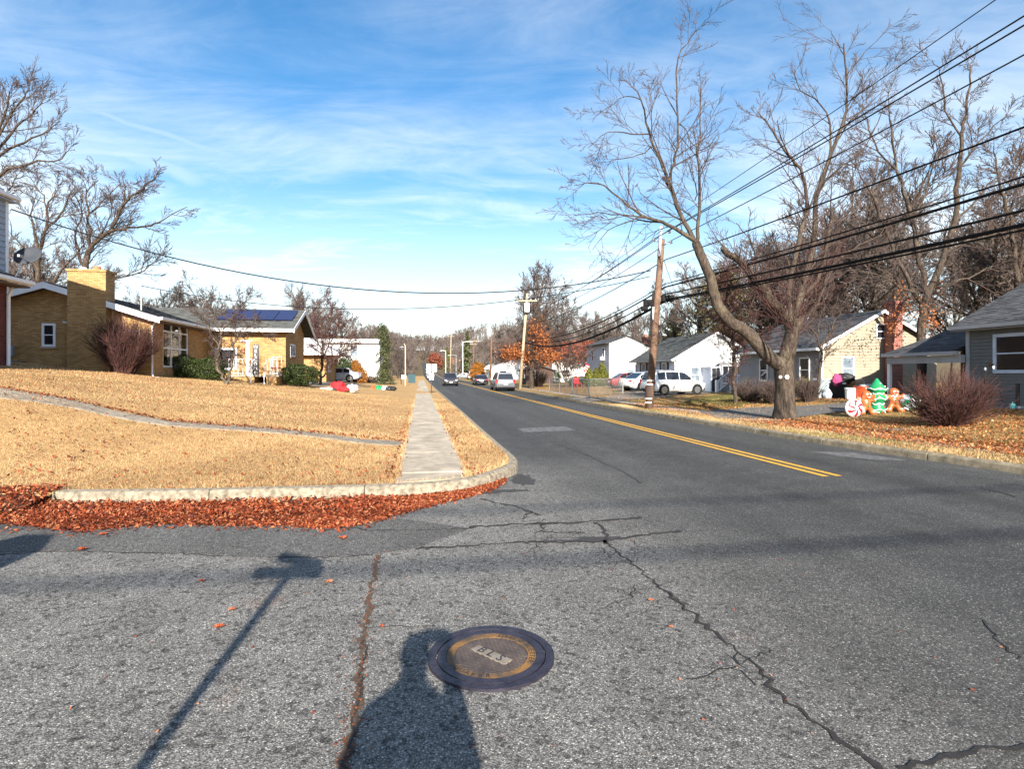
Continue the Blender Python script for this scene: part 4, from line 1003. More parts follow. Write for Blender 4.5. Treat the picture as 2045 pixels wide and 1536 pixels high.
# porch wing
wy = 6.62; z0w = -.42
wall(h, [(-.1, wy, z0w - .9), (4.07, wy, z0w - .9), (4.07, wy, EV + .02), (-.1, wy, EV + .02)], (0, .3, 0), 'yellow_brick', 'porch_wall')
GD = 5.0
wall(h, [(4.07, wy + .3, z0w - 1.1), (4.07, wy + GD, z0w - 1.1), (4.07, wy + GD, EV), (4.07, wy + GD / 2 + .15, PK), (4.07, wy + .3, EV)], (-.3, 0, 0), 'yellow_brick', 'end_wall')
roof_face(h, (-.1, wy - .55, EV + .0), (4.62, wy - .55, EV + .0), (4.62, wy + GD / 2 + .15, PK + .14), (-4.2, wy + GD / 2 + .15, PK + .14), 'green_shingle', .14)
roof_face(h, (4.62, wy + GD + .85, EV), (-3, wy + GD + .85, EV), (-4.2, wy + GD / 2 + .15, PK + .14), (4.62, wy + GD / 2 + .15, PK + .14), 'green_shingle', .14, shingles=False)
fb = MB()
for (ya, za, yb, zb) in ((wy - .55, EV, wy + GD / 2 + .15, PK + .14), (wy + GD / 2 + .15, PK + .14, wy + GD + .85, EV)):
    fb.prism([(4.60, ya, za - .01), (4.60, yb, zb - .01), (4.60, yb, zb - .24), (4.60, ya, za - .24)], (.05, 0, 0))
fb.build('rake_board', MAT['white_paint'], h)
MB().box(-.05, 4.6, wy - .62, wy - .50, EV - .2, EV - .02).build('gutter', MAT['white_paint'], h)
MB().box(0.02, 4.55, wy - .5, wy - .01, EV - .22, EV - .18).build('soffit', MAT['soffit_brown'], h)
for i in range(4):
    a_ = .25 + i * 1.02; sl = (PK + .14 - EV) / (GD / 2 + .7); y0, y1 = wy + .55, wy + 2.2; zf_ = lambda y: EV + sl * (y - wy + .55) + .07
    MB().prism([(a_, y0, zf_(y0)), (a_ + .98, y0, zf_(y0)), (a_ + .98, y1, zf_(y1)), (a_, y1, zf_(y1))], (0, -.02, .035)).build('solar_panel', MAT['solar_blue'], h)
window(h, FR(0, wy, 0, 'S'), .35, .34, 1.15, 1.2, kind='single', tw=.1)
window(h, FR(4.07, wy, 0, 'E'), 1.0, 1.1, 1.25, .75, kind='slider', sill='yellow_brick', tw=.08)
dr = MB().fbox(FR(0, wy, 0, 'S'), 1.98, 2.16, -.3, 1.9, 0, .06).fbox(FR(0, wy, 0, 'S'), 1.7, 2.3, 1.9, 1.98, 0, .06).build('door', MAT['white_paint'], h)
MB().obox((1.86, wy - .09, 1.42), .13, .13, .26).build('wall_lantern', MAT['terracotta'], h)
po = MB().box(1.5, 2.85, wy - 1.6, wy - .005, z0w - .7, -.05).build('porch', MAT['yellow_brick'], h, uv=True)
MB().box(1.46, 4.1, wy - 1.66, wy - .006, -.05, .03).build('porch_floor', MAT['concrete'], h)
MB().box(3.55, 4.05, wy - 2.0, wy - .006, z0w - .7, -.051).build('porch_pier', MAT['yellow_brick'], h, uv=True)
for i in range(3): MB().box(2.86, 3.54, wy - 2.25 + i * .22, wy - .008, z0w - .35 + i * .16 - .3, z0w - .35 + i * .16 + .06).build('step', MAT['concrete'], h)
def rail(a0, a1, y_, zb_, hgt=.85, n=6):
    r = MB().tube([(a0, y_, zb_ + hgt), (a1, y_, zb_ + hgt)], .022, 6).build('porch_rail', MAT['white_paint'], h); MB().tube([(a0, y_, zb_ + .1), (a1, y_, zb_ + .1)], .018, 6).build('lower_rail', MAT['white_paint'], r)
    for i in range(n): MB().tube([(a0 + (a1 - a0) * i / (n - 1), y_, zb_), (a0 + (a1 - a0) * i / (n - 1), y_, zb_ + hgt)], .016, 6).build('baluster', MAT['white_paint'], r)
rail(1.56, 2.72, wy - 1.55, .03); rail(3.5, 4.0, wy - 1.6, .03, n=4)
for a_ in (2.85, 3.52): MB().tube([(a_, wy - 1.6, .9), (a_, wy - 1.75, .85), (a_, wy - 2.3, .45), (a_, wy - 2.3, -.6)], .022, 6).build('hand_rail', MAT['white_paint'], h)
yellow_house = h
def hp(hs, x, y, z):
    """house space to world"""
    c, s_ = math.cos(hs.rotation_euler.z), math.sin(hs.rotation_euler.z); l = hs.location
    return Vector((l.x + c * x - s_ * y, l.y + s_ * x + c * y, l.z + z))
# welcome board leaning on the porch wall
ws = thing('welcome_board', 'tall narrow black board with white letters spelling WELCOME leaning by the porch door', 'sign', hp(h, 2.5, wy - .16, .03), ROT)
ws.rotation_euler = (R_(-4), 0, ROT)
MB().box(-.16, .16, -.02, .012, 0, 1.72).build('board', MAT['black_plastic'], ws)
for i, ch_ in enumerate('WELCOME'):
    l = letter(ch_, .25, 'vinyl_white', ws); l.location = (0, -.025, 1.57 - i * .235); l.rotation_euler = (R_(90), 0, 0)
pc = thing('porch_chair', 'white tubular chair with a dark red seat standing on the porch pier', 'chair', hp(h, 3.72, wy - .75, .03), ROT)
MB().box(-.24, .24, -.24, .24, .36, .44).build('seat', MAT['red_car'], pc, bevel=.02)
b_ = MB()
for x_ in (-.24, 0, .24): b_.tube([(x_, .24, .4), (x_, .3, 1.0)], .015, 6)
b_.tube([(-.24, .3, 1.0), (.24, .3, 1.0)], .015, 6).build('backrest', MAT['white_paint'], pc)
for x_ in (-.22, .22):
    for y_ in (-.22, .22): MB().tube([(x_, y_, 0), (x_, y_, .37)], .016, 6).build('leg', MAT['white_paint'], pc)
# condenser by the gable wall
ac = thing('air_conditioner', 'dark boxy air conditioner unit by the yellow gable wall', 'air conditioner', hp(h, -5.0, -.75, -.15), ROT)
MB().box(-.42, .42, -.42, .42, 0, .78).build('cabinet', MAT['black_plastic'], ac, bevel=.03)
for i in range(9): MB().box(-.425, .425, -.435, -.421, .08 + i * .075, .11 + i * .075).build('louvre', MAT['slate_siding'], ac)
MB().lathe([(.36, 0), (.36, .03), (.3, .035)], 20, (0, 0, .782)).build('fan_guard', MAT['slate_siding'], ac)

# ---------- right grey house with carport
h = thing('grey_house', 'grey clapboard house with dark shingle roof and an open carport, at the right edge', 'house', (*P(17.1, 19.2), .42), ROT)
EVr = 2.9
MB().box(.02, 8, -10, -.02, -.4, EVr).build('wall', MAT['grey_siding'], h)
siding(h, FR(0.02, -10, 0, 'W'), 0, 9.98, -.3, EVr, 'grey_siding', .118, name='siding_board')
for y_ in (-.05,): MB().box(-.035, .1, y_ - .06, y_ + .07, -.3, EVr).build('corner_board', MAT['grey_trim'], h)
roof_face(h, (-.36, -10.3, EVr + .0), (-.36, .32, EVr + .0), (4.6, .32, EVr + 2.6), (4.6, -10.3, EVr + 2.6), 'dark_shingle', .14)
roof_face(h, (9.5, -10.3, EVr), (9.5, .32, EVr), (4.6, .32, EVr + 2.6), (4.6, -10.3, EVr + 2.6), 'dark_shingle', .14, shingles=False)
MB().prism([(.02, 0, EVr), (8, 0, EVr), (4.6, 0, EVr + 2.4)], (0, -.1, 0)).build('gable', MAT['grey_siding'], h)
MB().box(-.47, -.36, -10.3, .32, EVr - .14, EVr - .01).build('gutter', MAT['grey_trim'], h)
MB().box(-.36, .0, -10.3, .3, EVr - .19, EVr - .16).build('soffit', MAT['grey_trim'], h)
window(h, FR(-.002, -2.85, 0, 'W'), 0, 1.22, 1.9, 1.32, kind='double', tw=.11, trim='blue_siding')
# carport
CE = 2.02; cs = (3.62 - CE) / 4.9
roof_face(h, (-.28, .34, CE), (-.28, 3.35, CE), (4.4, 3.35, CE + 4.68 * cs), (4.4, .34, CE + 4.68 * cs), 'dark_shingle', .12, name='carport_roof')
roof_face(h, (9.0, .34, CE), (9.0, 3.35, CE), (4.4, 3.35, CE + 4.68 * cs), (4.4, .34, CE + 4.68 * cs), 'dark_shingle', .12, shingles=False, name='carport_roof')
MB().box(-.38, -.28, .05, 3.38, CE - .13, CE - .005).build('carport_gutter', MAT['grey_trim'], h)
MB().box(-.2, -.06, .02, 3.28, CE - .42, CE - .14).build('carport_beam', MAT['grey_trim'], h)
for (x_, y_, m_) in ((-.13, 3.2, 'white_paint'), (3.4, 3.2, 'dark_brown'), (5.0, 3.2, 'dark_brown'), (7.4, 3.2, 'dark_brown')):
    MB().box(x_ - .06, x_ + .06, y_ - .06, y_ + .06, -.5, CE - .42 if x_ < 0 else CE + .2).build('carport_post', MAT[m_], h)
MB().box(3.0, 8.5, .05, 3.3, CE - .1, CE - .05).build('carport_ceiling', MAT['dark_brown'], h)
MB().box(7.9, 8.0, .1, 3.2, -.3, CE).build('carport_back', MAT['dark_brown'], h)
wo_ = thing('wall_ornament', 'rusty metal flower hung on the grey clapboards left of the window', 'ornament', hp(h, -.03, -.95, 1.52), ROT)
for i in range(6):
    a_ = i * math.pi / 3; MB().ell((0, math.cos(a_) * .1, math.sin(a_) * .1), (.015, .075, .05), 8, 5, Matrix.Rotation(-a_, 3, 'X')).build('petal', MAT['rust'], wo_)
MB().ell((-.02, 0, 0), (.02, .04, .04), 8, 5).build('flower_centre', MAT['dark_brown'], wo_)

# ---------- beige house with red brick chimney
h = thing('beige_house', 'beige clapboard house with steep dark roof and a red brick chimney on its gable', 'house', (*P(24.25, 19.05), .28), ROT)
E3, W3, L3 = 2.75, 6.4, 7.0; pk = E3 + 1.62; xr = 3.2
MB().prism([(.02, .03, -.4), (W3 - .02, .03, -.4), (W3 - .02, .03, E3), (xr, .03, pk - .02), (.02, .03, E3)], (0, L3 - .06, 0)).build('wall', MAT['beige_siding'], h)
clipg = lambda z: (0, W3) if z <= E3 else (xr * (z - E3) / (pk - E3), W3 - (W3 - xr) * (z - E3) / (pk - E3))
siding(h, FR(0, 0.02, 0, 'S'), 0, W3, -.3, pk, 'beige_siding', .15, clip=clipg)
siding(h, FR(0.02, 0, 0, 'W'), 0, L3, -.3, E3, 'slate_siding', .15)
MB().box(-.04, .08, -.04, .08, -.3, E3).build('corner_board', MAT['white_paint'], h)
roof_face(h, (-.4, -.28, E3 - .16), (-.4, L3 + .3, E3 - .16), (xr, L3 + .3, pk + .1), (xr, -.28, pk + .1), 'dark_shingle', .13)
roof_face(h, (W3 + .4, -.28, E3 - .16), (W3 + .4, L3 + .3, E3 - .16), (xr, L3 + .3, pk + .1), (xr, -.28, pk + .1), 'dark_shingle', .13, shingles=False)
fb = MB()
for (xa, xb) in ((-.4, xr), (W3 + .4, xr)): fb.prism([(xa, -.3, E3 - .17), (xb, -.3, pk + .09), (xb, -.3, pk - .07), (xa, -.3, E3 - .33)], (0, .04, 0))
fb.build('rake_board', MAT['white_paint'], h)
MB().box(-.5, -.4, -.28, L3 + .3, E3 - .3, E3 - .17).build('gutter', MAT['white_paint'], h)
window(h, FR(0, -.005, 0, 'S'), 1.05, 1.02, .68, 1.15, glass='pale_glass', tw=.06)
window(h, FR(0, -.005, 0, 'S'), 2.95, 3.05, .5, .72, tw=.05)
for a_ in (.8, 4.2): window(h, FR(-.005, 0, 0, 'W'), a_, .9, .75, 1.25, glass='dark_glass', tw=.06)
c3 = MB().box(3.4, 3.98, -.5, -.03, -.4, 4.72).build('chimney', MAT['orange_brick'], h, uv=True)
MB().box(3.36, 4.02, -.55, .02, 4.72, 4.86).build('cap_course', MAT['orange_brick'], c3, uv=True)

# ---------- white and blue house with porch
h = thing('white_blue_house', 'small white house with pale blue front, navy shutters and grey shingle roof', 'house', (*P(38.5, 18.44), .15), ROT)
E2, W2, L2 = 2.72, 6.2, 7.8; p2 = E2 + 1.75; xr = 3.1
MB().prism([(.02, .03, -.4), (W2, .03, -.4), (W2, .03, E2), (xr, .03, p2 - .02), (.02, .03, E2)], (0, L2, 0)).build('wall', MAT['white_siding'], h)
clip2 = lambda z: (0, W2) if z <= E2 else (xr * (z - E2) / (p2 - E2), W2 - (W2 - xr) * (z - E2) / (p2 - E2))
siding(h, FR(0, .02, 0, 'S'), 0, W2, -.2, p2, 'white_siding', .14, clip=clip2)
siding(h, FR(.02, 0, 0, 'W'), 0, L2, -.2, E2, 'blue_siding', .14)
roof_face(h, (-.45, -.3, E2 - .2), (-.45, L2 + .3, E2 - .2), (xr, L2 + .3, p2 + .1), (xr, -.3, p2 + .1), 'green_shingle', .13)
roof_face(h, (W2 + .45, -.3, E2 - .2), (W2 + .45, L2 + .3, E2 - .2), (xr, L2 + .3, p2 + .1), (xr, -.3, p2 + .1), 'green_shingle', .13, shingles=False)
fb = MB()
for (xa, xb) in ((-.45, xr), (W2 + .45, xr)): fb.prism([(xa, -.32, E2 - .21), (xb, -.32, p2 + .09), (xb, -.32, p2 - .1), (xa, -.32, E2 - .40)], (0, .04, 0))
fb.build('rake_board', MAT['white_paint'], h)
MB().box(-.56, -.45, -.3, L2 + .3, E2 - .34, E2 - .21).build('gutter', MAT['grey_metal'], h)
downspout(h, -.05, L2 - .05, 0, E2 - .6, (-.15, 0), 'black_plastic'); downspout(h, -.05, .1, 0, E2 - .6, (-.1, -.1), 'white_paint')
for a_ in (1.6, 5.6):
    window(h, FR(-.003, 0, 0, 'W'), a_, .95, .82, 1.35, glass='pale_glass', tw=.07)
    for k in (-.36, .86): MB().fbox(FR(-.003, 0, 0, 'W'), a_ + k, a_ + k + .32, .93, 2.32, 0, .04).build('shutter', MAT['navy'], h)
window(h, FR(0, -.003, 0, 'S'), 1.1, .75, .75, 1.2, glass='pale_glass', tw=.06)
# closed porch to the right
MB().box(2.0, 2.76, -1.3, -.0, -.3, 1.98).build('vestibule', MAT['blue_siding'], h)
MB().prism([(1.9, -1.45, 1.98), (2.9, -1.45, 2.45), (2.9, -1.45, 2.35), (1.9, -1.45, 1.9)], (0, 1.44, 0)).build('porch_roof', MAT['white_paint'], h)
d_ = MB().box(2.09, 2.67, -1.335, -1.301, -.02, 1.86).build('door', MAT['black_plastic'], h)
MB().box(2.36, 2.40, -1.345, -1.336, .02, 1.84).build('door_bar', MAT['pale_glass'], d_)
MB().box(2.765, 7.6, -1.1, 2.0, -.3, 2.25).build('porch_room', MAT['slate_siding'], h)
for i in range(4): window(h, FR(0, -1.1, 0, 'S'), 2.95 + i * 1.15, .75, 1.0, 1.3, kind='slider', glass='dark_glass', tw=.07)
rl_ = []
for (x0_, x1_) in ((2.05, 2.95), (2.75, 3.6)):
    y_ = -2.0 if x0_ < 2.5 else -2.7
    r = MB().tube([(x0_, y_, .85), (x1_, y_, 1.55)], .045, 6).build('porch_rail', MAT['white_paint'], h); MB().tube([(x0_, y_, .12), (x1_, y_, .82)], .035, 6).build('lower_rail', MAT['white_paint'], r)
    MB().box(x0_ - .08, x0_ + .08, y_ - .08, y_ + .08, -.2, 1.0).build('newel_post', MAT['white_paint'], r)
    for i in range(9):
        u = (i + .5) / 9; xx_ = x0_ + (x1_ - x0_) * u; MB().tube([(xx_, y_, .12 + .7 * u), (xx_, y_, .85 + .7 * u)], .022, 5).build('baluster', MAT['white_paint'], r)
for i in range(5): MB().box(2.3 + i * .25, 3.6, -2.6, -2.1, -.3 + i * .14, -.02 + i * .14).build('step', MAT['concrete'], h)

# ---------- two-storey grey and white house
h = thing('two_storey_house', 'narrow two-storey house, grey front and blank white gable end', 'house', (*P(62.4, 21.6), .2), ROT)
E1, W1, L1 = 5.0, 6.6, 9.0; p1_ = 5.75; xr = 2.1
MB().prism([(0, .03, -.4), (W1, .03, -.4), (W1, .03, 3.9), (xr, .03, p1_), (0.03, .03, E1)], (0, L1, 0)).build('wall', MAT['white_siding'], h)
clip1 = lambda z: (0, W1) if z <= 3.9 else ((0 if z < E1 else xr * (z - E1) / (p1_ - E1)), W1 - (W1 - xr) * (z - 3.9) / (p1_ - 3.9))
siding(h, FR(0, .02, 0, 'S'), 0, W1, -.2, p1_, 'white_siding', .2, clip=clip1, parts=False)
siding(h, FR(.02, 0, 0, 'W'), 0, L1, -.2, E1, 'lilac_siding', .2, parts=False)
roof_face(h, (-.5, -.15, E1 - .1), (-.5, L1 + .2, E1 - .1), (xr, L1 + .2, p1_ + .08), (xr, -.15, p1_ + .08), 'dark_shingle', .12, tab=.6, ex=.3)
roof_face(h, (W1 + .3, -.15, 3.8), (W1 + .3, L1 + .2, 3.8), (xr, L1 + .2, p1_ + .08), (xr, -.15, p1_ + .08), 'dark_shingle', .12, shingles=False)
for a_ in (1.6, 5.9): window(h, FR(-.003, 0, 0, 'W'), a_, 3.0, .8, 1.5, tw=.06)
window(h, FR(0, -.003, 0, 'S'), 2.1, .55, 1.0, 1.35, glass='pale_glass', tw=.06)
a2 = MB().box(-.45, .0, 1.72, 2.3, 2.98, 3.4).build('window_air_conditioner', MAT['white_paint'], h, bevel=.02)
c_ = MB().box(5.5, 6.2, 3.0, 3.7, 3.5, 5.9).build('chimney', MAT['orange_brick'], h, uv=True)
MB().lathe([(.2, 0), (.2, .3)], 10, (5.85, 3.35, 5.9)).build('flue_pot', MAT['terracotta'], c_)

# ---------- left, beyond the yellow house
h = thing('cream_house', 'low cream brick house with pale hip roof behind the silver car', 'house', (*P(52.0, -8.3), .95), ROT)
wall(h, [(-9, 0, -.8), (0, 0, -.8), (0, 0, 2.55), (-9, 0, 2.55)], (0, 7, 0), 'yellow_brick')
roof_face(h, (-9.6, -.7, 2.5), (1.2, -.7, 2.5), (-2.6, 3.5, 4.3), (-6, 3.5, 4.3), 'white_roofing', .16, tab=.6, ex=.3)
roof_face(h, (1.2, -.7, 2.5), (1.2, 7.6, 2.5), (-2.6, 3.5, 4.3), (-2.61, 3.5, 4.3), 'white_roofing', .16, tab=.6, ex=.3)
roof_face(h, (-9.6, 7.6, 2.5), (1.2, 7.6, 2.5), (-2.6, 3.5, 4.3), (-6, 3.5, 4.3), 'white_roofing', .16, shingles=False)
MB().box(-9.6, 1.22, -.76, -.66, 2.28, 2.52).build('fascia', MAT['white_paint'], h)
window(h, FR(0, 0, 0, 'E'), 1.2, .8, 1.2, 1.1, kind='slider', tw=.07)
h = thing('white_house', 'two-storey white house with flat pale roof behind the drooping evergreen', 'house', (*P(76.9, -5.4), .65), ROT)
MB().box(-10, 0, 0, 9, -.8, 5.1).build('wall', MAT['white_siding'], h)
siding(h, FR(-10, 0, 0, 'S'), 0, 10, -.2, 5.1, 'white_siding', .24, parts=False)
MB().box(-10.3, .4, -.5, 9.3, 5.1, 5.5).build('roof', MAT['white_roofing'], h)
MB().box(-10.3, .4, -.55, -.501, 4.95, 5.1).build('gutter', MAT['grey_metal'], h)
window(h, FR(-10, -.02, 0, 'S'), 6.2, 3.2, .95, 1.3, trim='grey_trim', glass='pale_glass'); window(h, FR(-10, -.02, 0, 'S'), 2.8, 3.2, .95, 1.3, trim='grey_trim', glass='pale_glass')
window(h, FR(-10, -.02, 0, 'S'), 5.4, .6, 1.6, 1.3, trim='white_paint', glass='pale_glass', kind='slider')
MB().box(-9.5, -9.0, 3, 3.6, 5.5, 6.4).build('chimney', MAT['sign_back'], h)

# ---------- small far houses along the right of the road
def far_house(label, s, t, z, w, l, e, rise, wallm, roofm, wins=2, name='far_house', shed=False):
    h = thing(name, label, 'house', (*P(s, t), z), ROT)
    MB().prism([(0, 0, -.6), (w, 0, -.6), (w, 0, e), (w / 2, 0, e + rise - .05), (0, 0, e)], (0, l, 0)).build('wall', MAT[wallm], h)
    roof_face(h, (-.4, -.3, e - .15), (-.4, l + .3, e - .15), (w / 2, l + .3, e + rise), (w / 2, -.3, e + rise), roofm, .14, shingles=False)
    roof_face(h, (w + .4, -.3, e - .15), (w + .4, l + .3, e - .15), (w / 2, l + .3, e + rise), (w / 2, -.3, e + rise), roofm, .14, shingles=False)
    for i in range(wins):
        window(h, FR(0, 0, 0, 'S'), w * (.18 + .45 * i), .8, w * .16, 1.2, tw=.08)
        window(h, FR(0, 0, 0, 'W'), l * (.2 + .4 * i), .8, 1.0, 1.2, tw=.08)
    return h
far_house('low white house with pale roof beyond the silver vehicle', 108, 13.5, .1, 9, 9, 2.4, 1.7, 'white_siding', 'white_roofing')
far_house('white house with grey roof beside the orange shrub', 150, 15, .0, 8, 9, 2.6, 1.9, 'white_siding', 'grey_shingle')
far_house('brown hut-like house low beside the road far ahead', 205, 14, .5, 8, 9, 2.6, 1.8, 'terracotta', 'grey_shingle')
far_house('dim grey house under the slope far ahead', 330, -18, 3.6, 10, 12, 3.0, 2.2, 'slate_siding', 'grey_shingle')
far_house('brick-red building half hidden by trees at the hilltop', 480, 16, 9.0, 20, 16, 3.6, 2.4, 'terracotta', 'grey_shingle')
far_house('pale house on the wooded rise above the road', 300, 45, 12.0, 10, 10, 3.2, 2.4, 'white_siding', 'grey_shingle')
far_house('grey shed with dark open front behind the trimmed hedge', 71, 13.4, .15, 3.6, 4, 2.0, .5, 'dark_brown', 'dark_shingle', 1, name='garden_shed')
far_house('cream house half hidden behind the spreading bare shrub', 82, 19.5, .15, 8, 9, 3.2, 2.0, 'white_siding', 'grey_shingle')
# ================================================================== TREES AND PLANTS
def tube_mesh(name, lines, kmin=3, kmax=8, kscale=1.0):
    """lines: list of (points (n,3), radii (n,)); thick limbs get rounder sections than twigs"""
    groups = {}
    for p, r in lines:
        k = int(max(kmin, min(kmax, 3 + r[0] / 0.022 * kscale))); groups.setdefault((len(p), k), []).append((p, r))
    VV, FF, off = [], [], 0
    for (n, k), L in groups.items():
        Pp = np.array([p for p, _ in L], float); Rr = np.array([r for _, r in L], float); m = len(L)
        T = np.gradient(Pp, axis=1); T /= np.linalg.norm(T, axis=2, keepdims=True) + 1e-9
        mean = T.mean(1); ref = np.where((np.abs(mean[:, 2]) > .75)[:, None], np.array([[1., 0, 0]]), np.array([[0, 0, 1.]]))
        A = np.cross(T, ref[:, None, :]); A /= np.linalg.norm(A, axis=2, keepdims=True) + 1e-9; B = np.cross(A, T)
        an = 2 * np.pi * np.arange(k) / k
        ring = Pp[:, :, None, :] + Rr[:, :, None, None] * (A[:, :, None, :] * np.cos(an)[None, None, :, None] + B[:, :, None, :] * np.sin(an)[None, None, :, None])
        VV.append(ring.reshape(-1, 3))
        base = off + (np.arange(m) * n * k)[:, None, None]; i = np.arange(n - 1)[None, :, None]; j = np.arange(k)[None, None, :]
        a = base + i * k + j; b = base + i * k + (j + 1) % k; c = b + k; d = a + k
        FF.append(np.stack([a, b, c, d], -1).reshape(-1, 4)); off += m * n * k
    return mesh_np(name, np.vstack(VV), np.vstack(FF), smooth_=True)
def nrm(v): return v / (np.linalg.norm(v) + 1e-9)
def shoot(rg, p, d, L, r0, r1, n, wig, up):
    pts = [np.array(p, float)]; d = nrm(np.array(d, float))
    for i in range(n - 1):
        d = nrm(d + rg.normal(0, wig, 3) + np.array([0, 0, up]))
        pts.append(pts[-1] + d * L / (n - 1))
    return np.array(pts), np.linspace(r0, r1, n)
def ramify(rg, pts, rad, lev, spec, out, Lbase):
    """side shoots along a limb; spec[lev] = (count, length ratio, angle, wiggle, up, start)"""
    if lev >= len(spec): return
    cnt, lr, ang, wig, up, st = spec[lev]; n = len(pts)
    if lev == 0 and PER_M[0]: cnt = cnt * np.linalg.norm(np.diff(pts, axis=0), axis=1).sum()
    cnt = max(1, int(round(cnt * rg.uniform(.75, 1.25))))
    for i in range(cnt):
        u = st + (1 - st) * ((i + rg.uniform(.1, .9)) / cnt); f = u * (n - 1); k = min(int(f), n - 2); w = f - k
        p = pts[k] * (1 - w) + pts[k + 1] * w; r = rad[k] * (1 - w) + rad[k + 1] * w
        tg = nrm(pts[k + 1] - pts[k]); q = rg.normal(0, 1, 3); q = nrm(q - tg * q.dot(tg))
        a = ang * rg.uniform(.65, 1.3); d = tg * math.cos(a) + q * math.sin(a)
        L = Lbase * lr * rg.uniform(.6, 1.25) * (1.15 - .5 * u); r0 = max(spec_min[0], min(r * .62, L * .016)); r1 = max(spec_min[0] * .75, r0 * .3)
        c, cr = shoot(rg, p, d, L, r0, r1, 3 if FARTREE[0] else 5 if lev < 1 else 4, wig, up)
        out.append((c, cr)); ramify(rg, c, cr, lev + 1, spec, out, L)
spec_min = [0.006]; PER_M = [True]; FARTREE = [False]
def make_tree(name, label, trunk_lines, spec, seed, group=None, bark='bark', twig='twig', rmin=0.006, Lb=None, base=None, cat='tree', twig_from=0):
    """trunk_lines: limbs given as (points, radii) in world space"""
    rg = np.random.default_rng(seed); spec_min[0] = rmin
    base = Vector(base if base is not None else trunk_lines[0][0][0]); b = np.array(base)
    out = []
    for i, (p, r) in enumerate(trunk_lines):
        if i < twig_from: continue
        L = np.linalg.norm(np.diff(p, axis=0), axis=1).sum()
        ramify(rg, p, r, 0, spec, out, (Lb or L))
    t = thing(name, label, cat, base, 0, group)
    link('trunk', tube_mesh('trunk', [(p - b, r) for p, r in trunk_lines], 6, 12), MAT[bark], t)
    if out: link('crown', tube_mesh('crown', [(p - b, r) for p, r in out]), MAT[twig], t)
    return t
def limb(pix, Y, r0, r1, rg=None, sub=3, wig=0.02):
    """a limb traced over the photograph at a given distance; pix may hold (px, py) or (px, py, dY)"""
    q = [np.array(at(p[0], p[1], Y + (p[2] if len(p) > 2 else 0))) for p in pix]; pts = [Vector(v) for v in q]
    out = []
    for i in range(len(pts) - 1):
        p0, p1, p2, p3 = pts[max(i - 1, 0)], pts[i], pts[i + 1], pts[min(i + 2, len(pts) - 1)]
        for k in range(sub):
            u = k / sub; out.append(0.5 * ((2 * p1) + (p2 - p0) * u + (2 * p0 - 5 * p1 + 4 * p2 - p3) * u * u + (3 * p1 - p0 - 3 * p2 + p3) * u ** 3))
    out.append(pts[-1]); a = np.array(out); n = len(a)
    if rg is not None: a[1:-1] += rg.normal(0, wig, (n - 2, 3))
    return a, np.linspace(r0, r1, n) ** 1.0
r1g = np.random.default_rng(5)
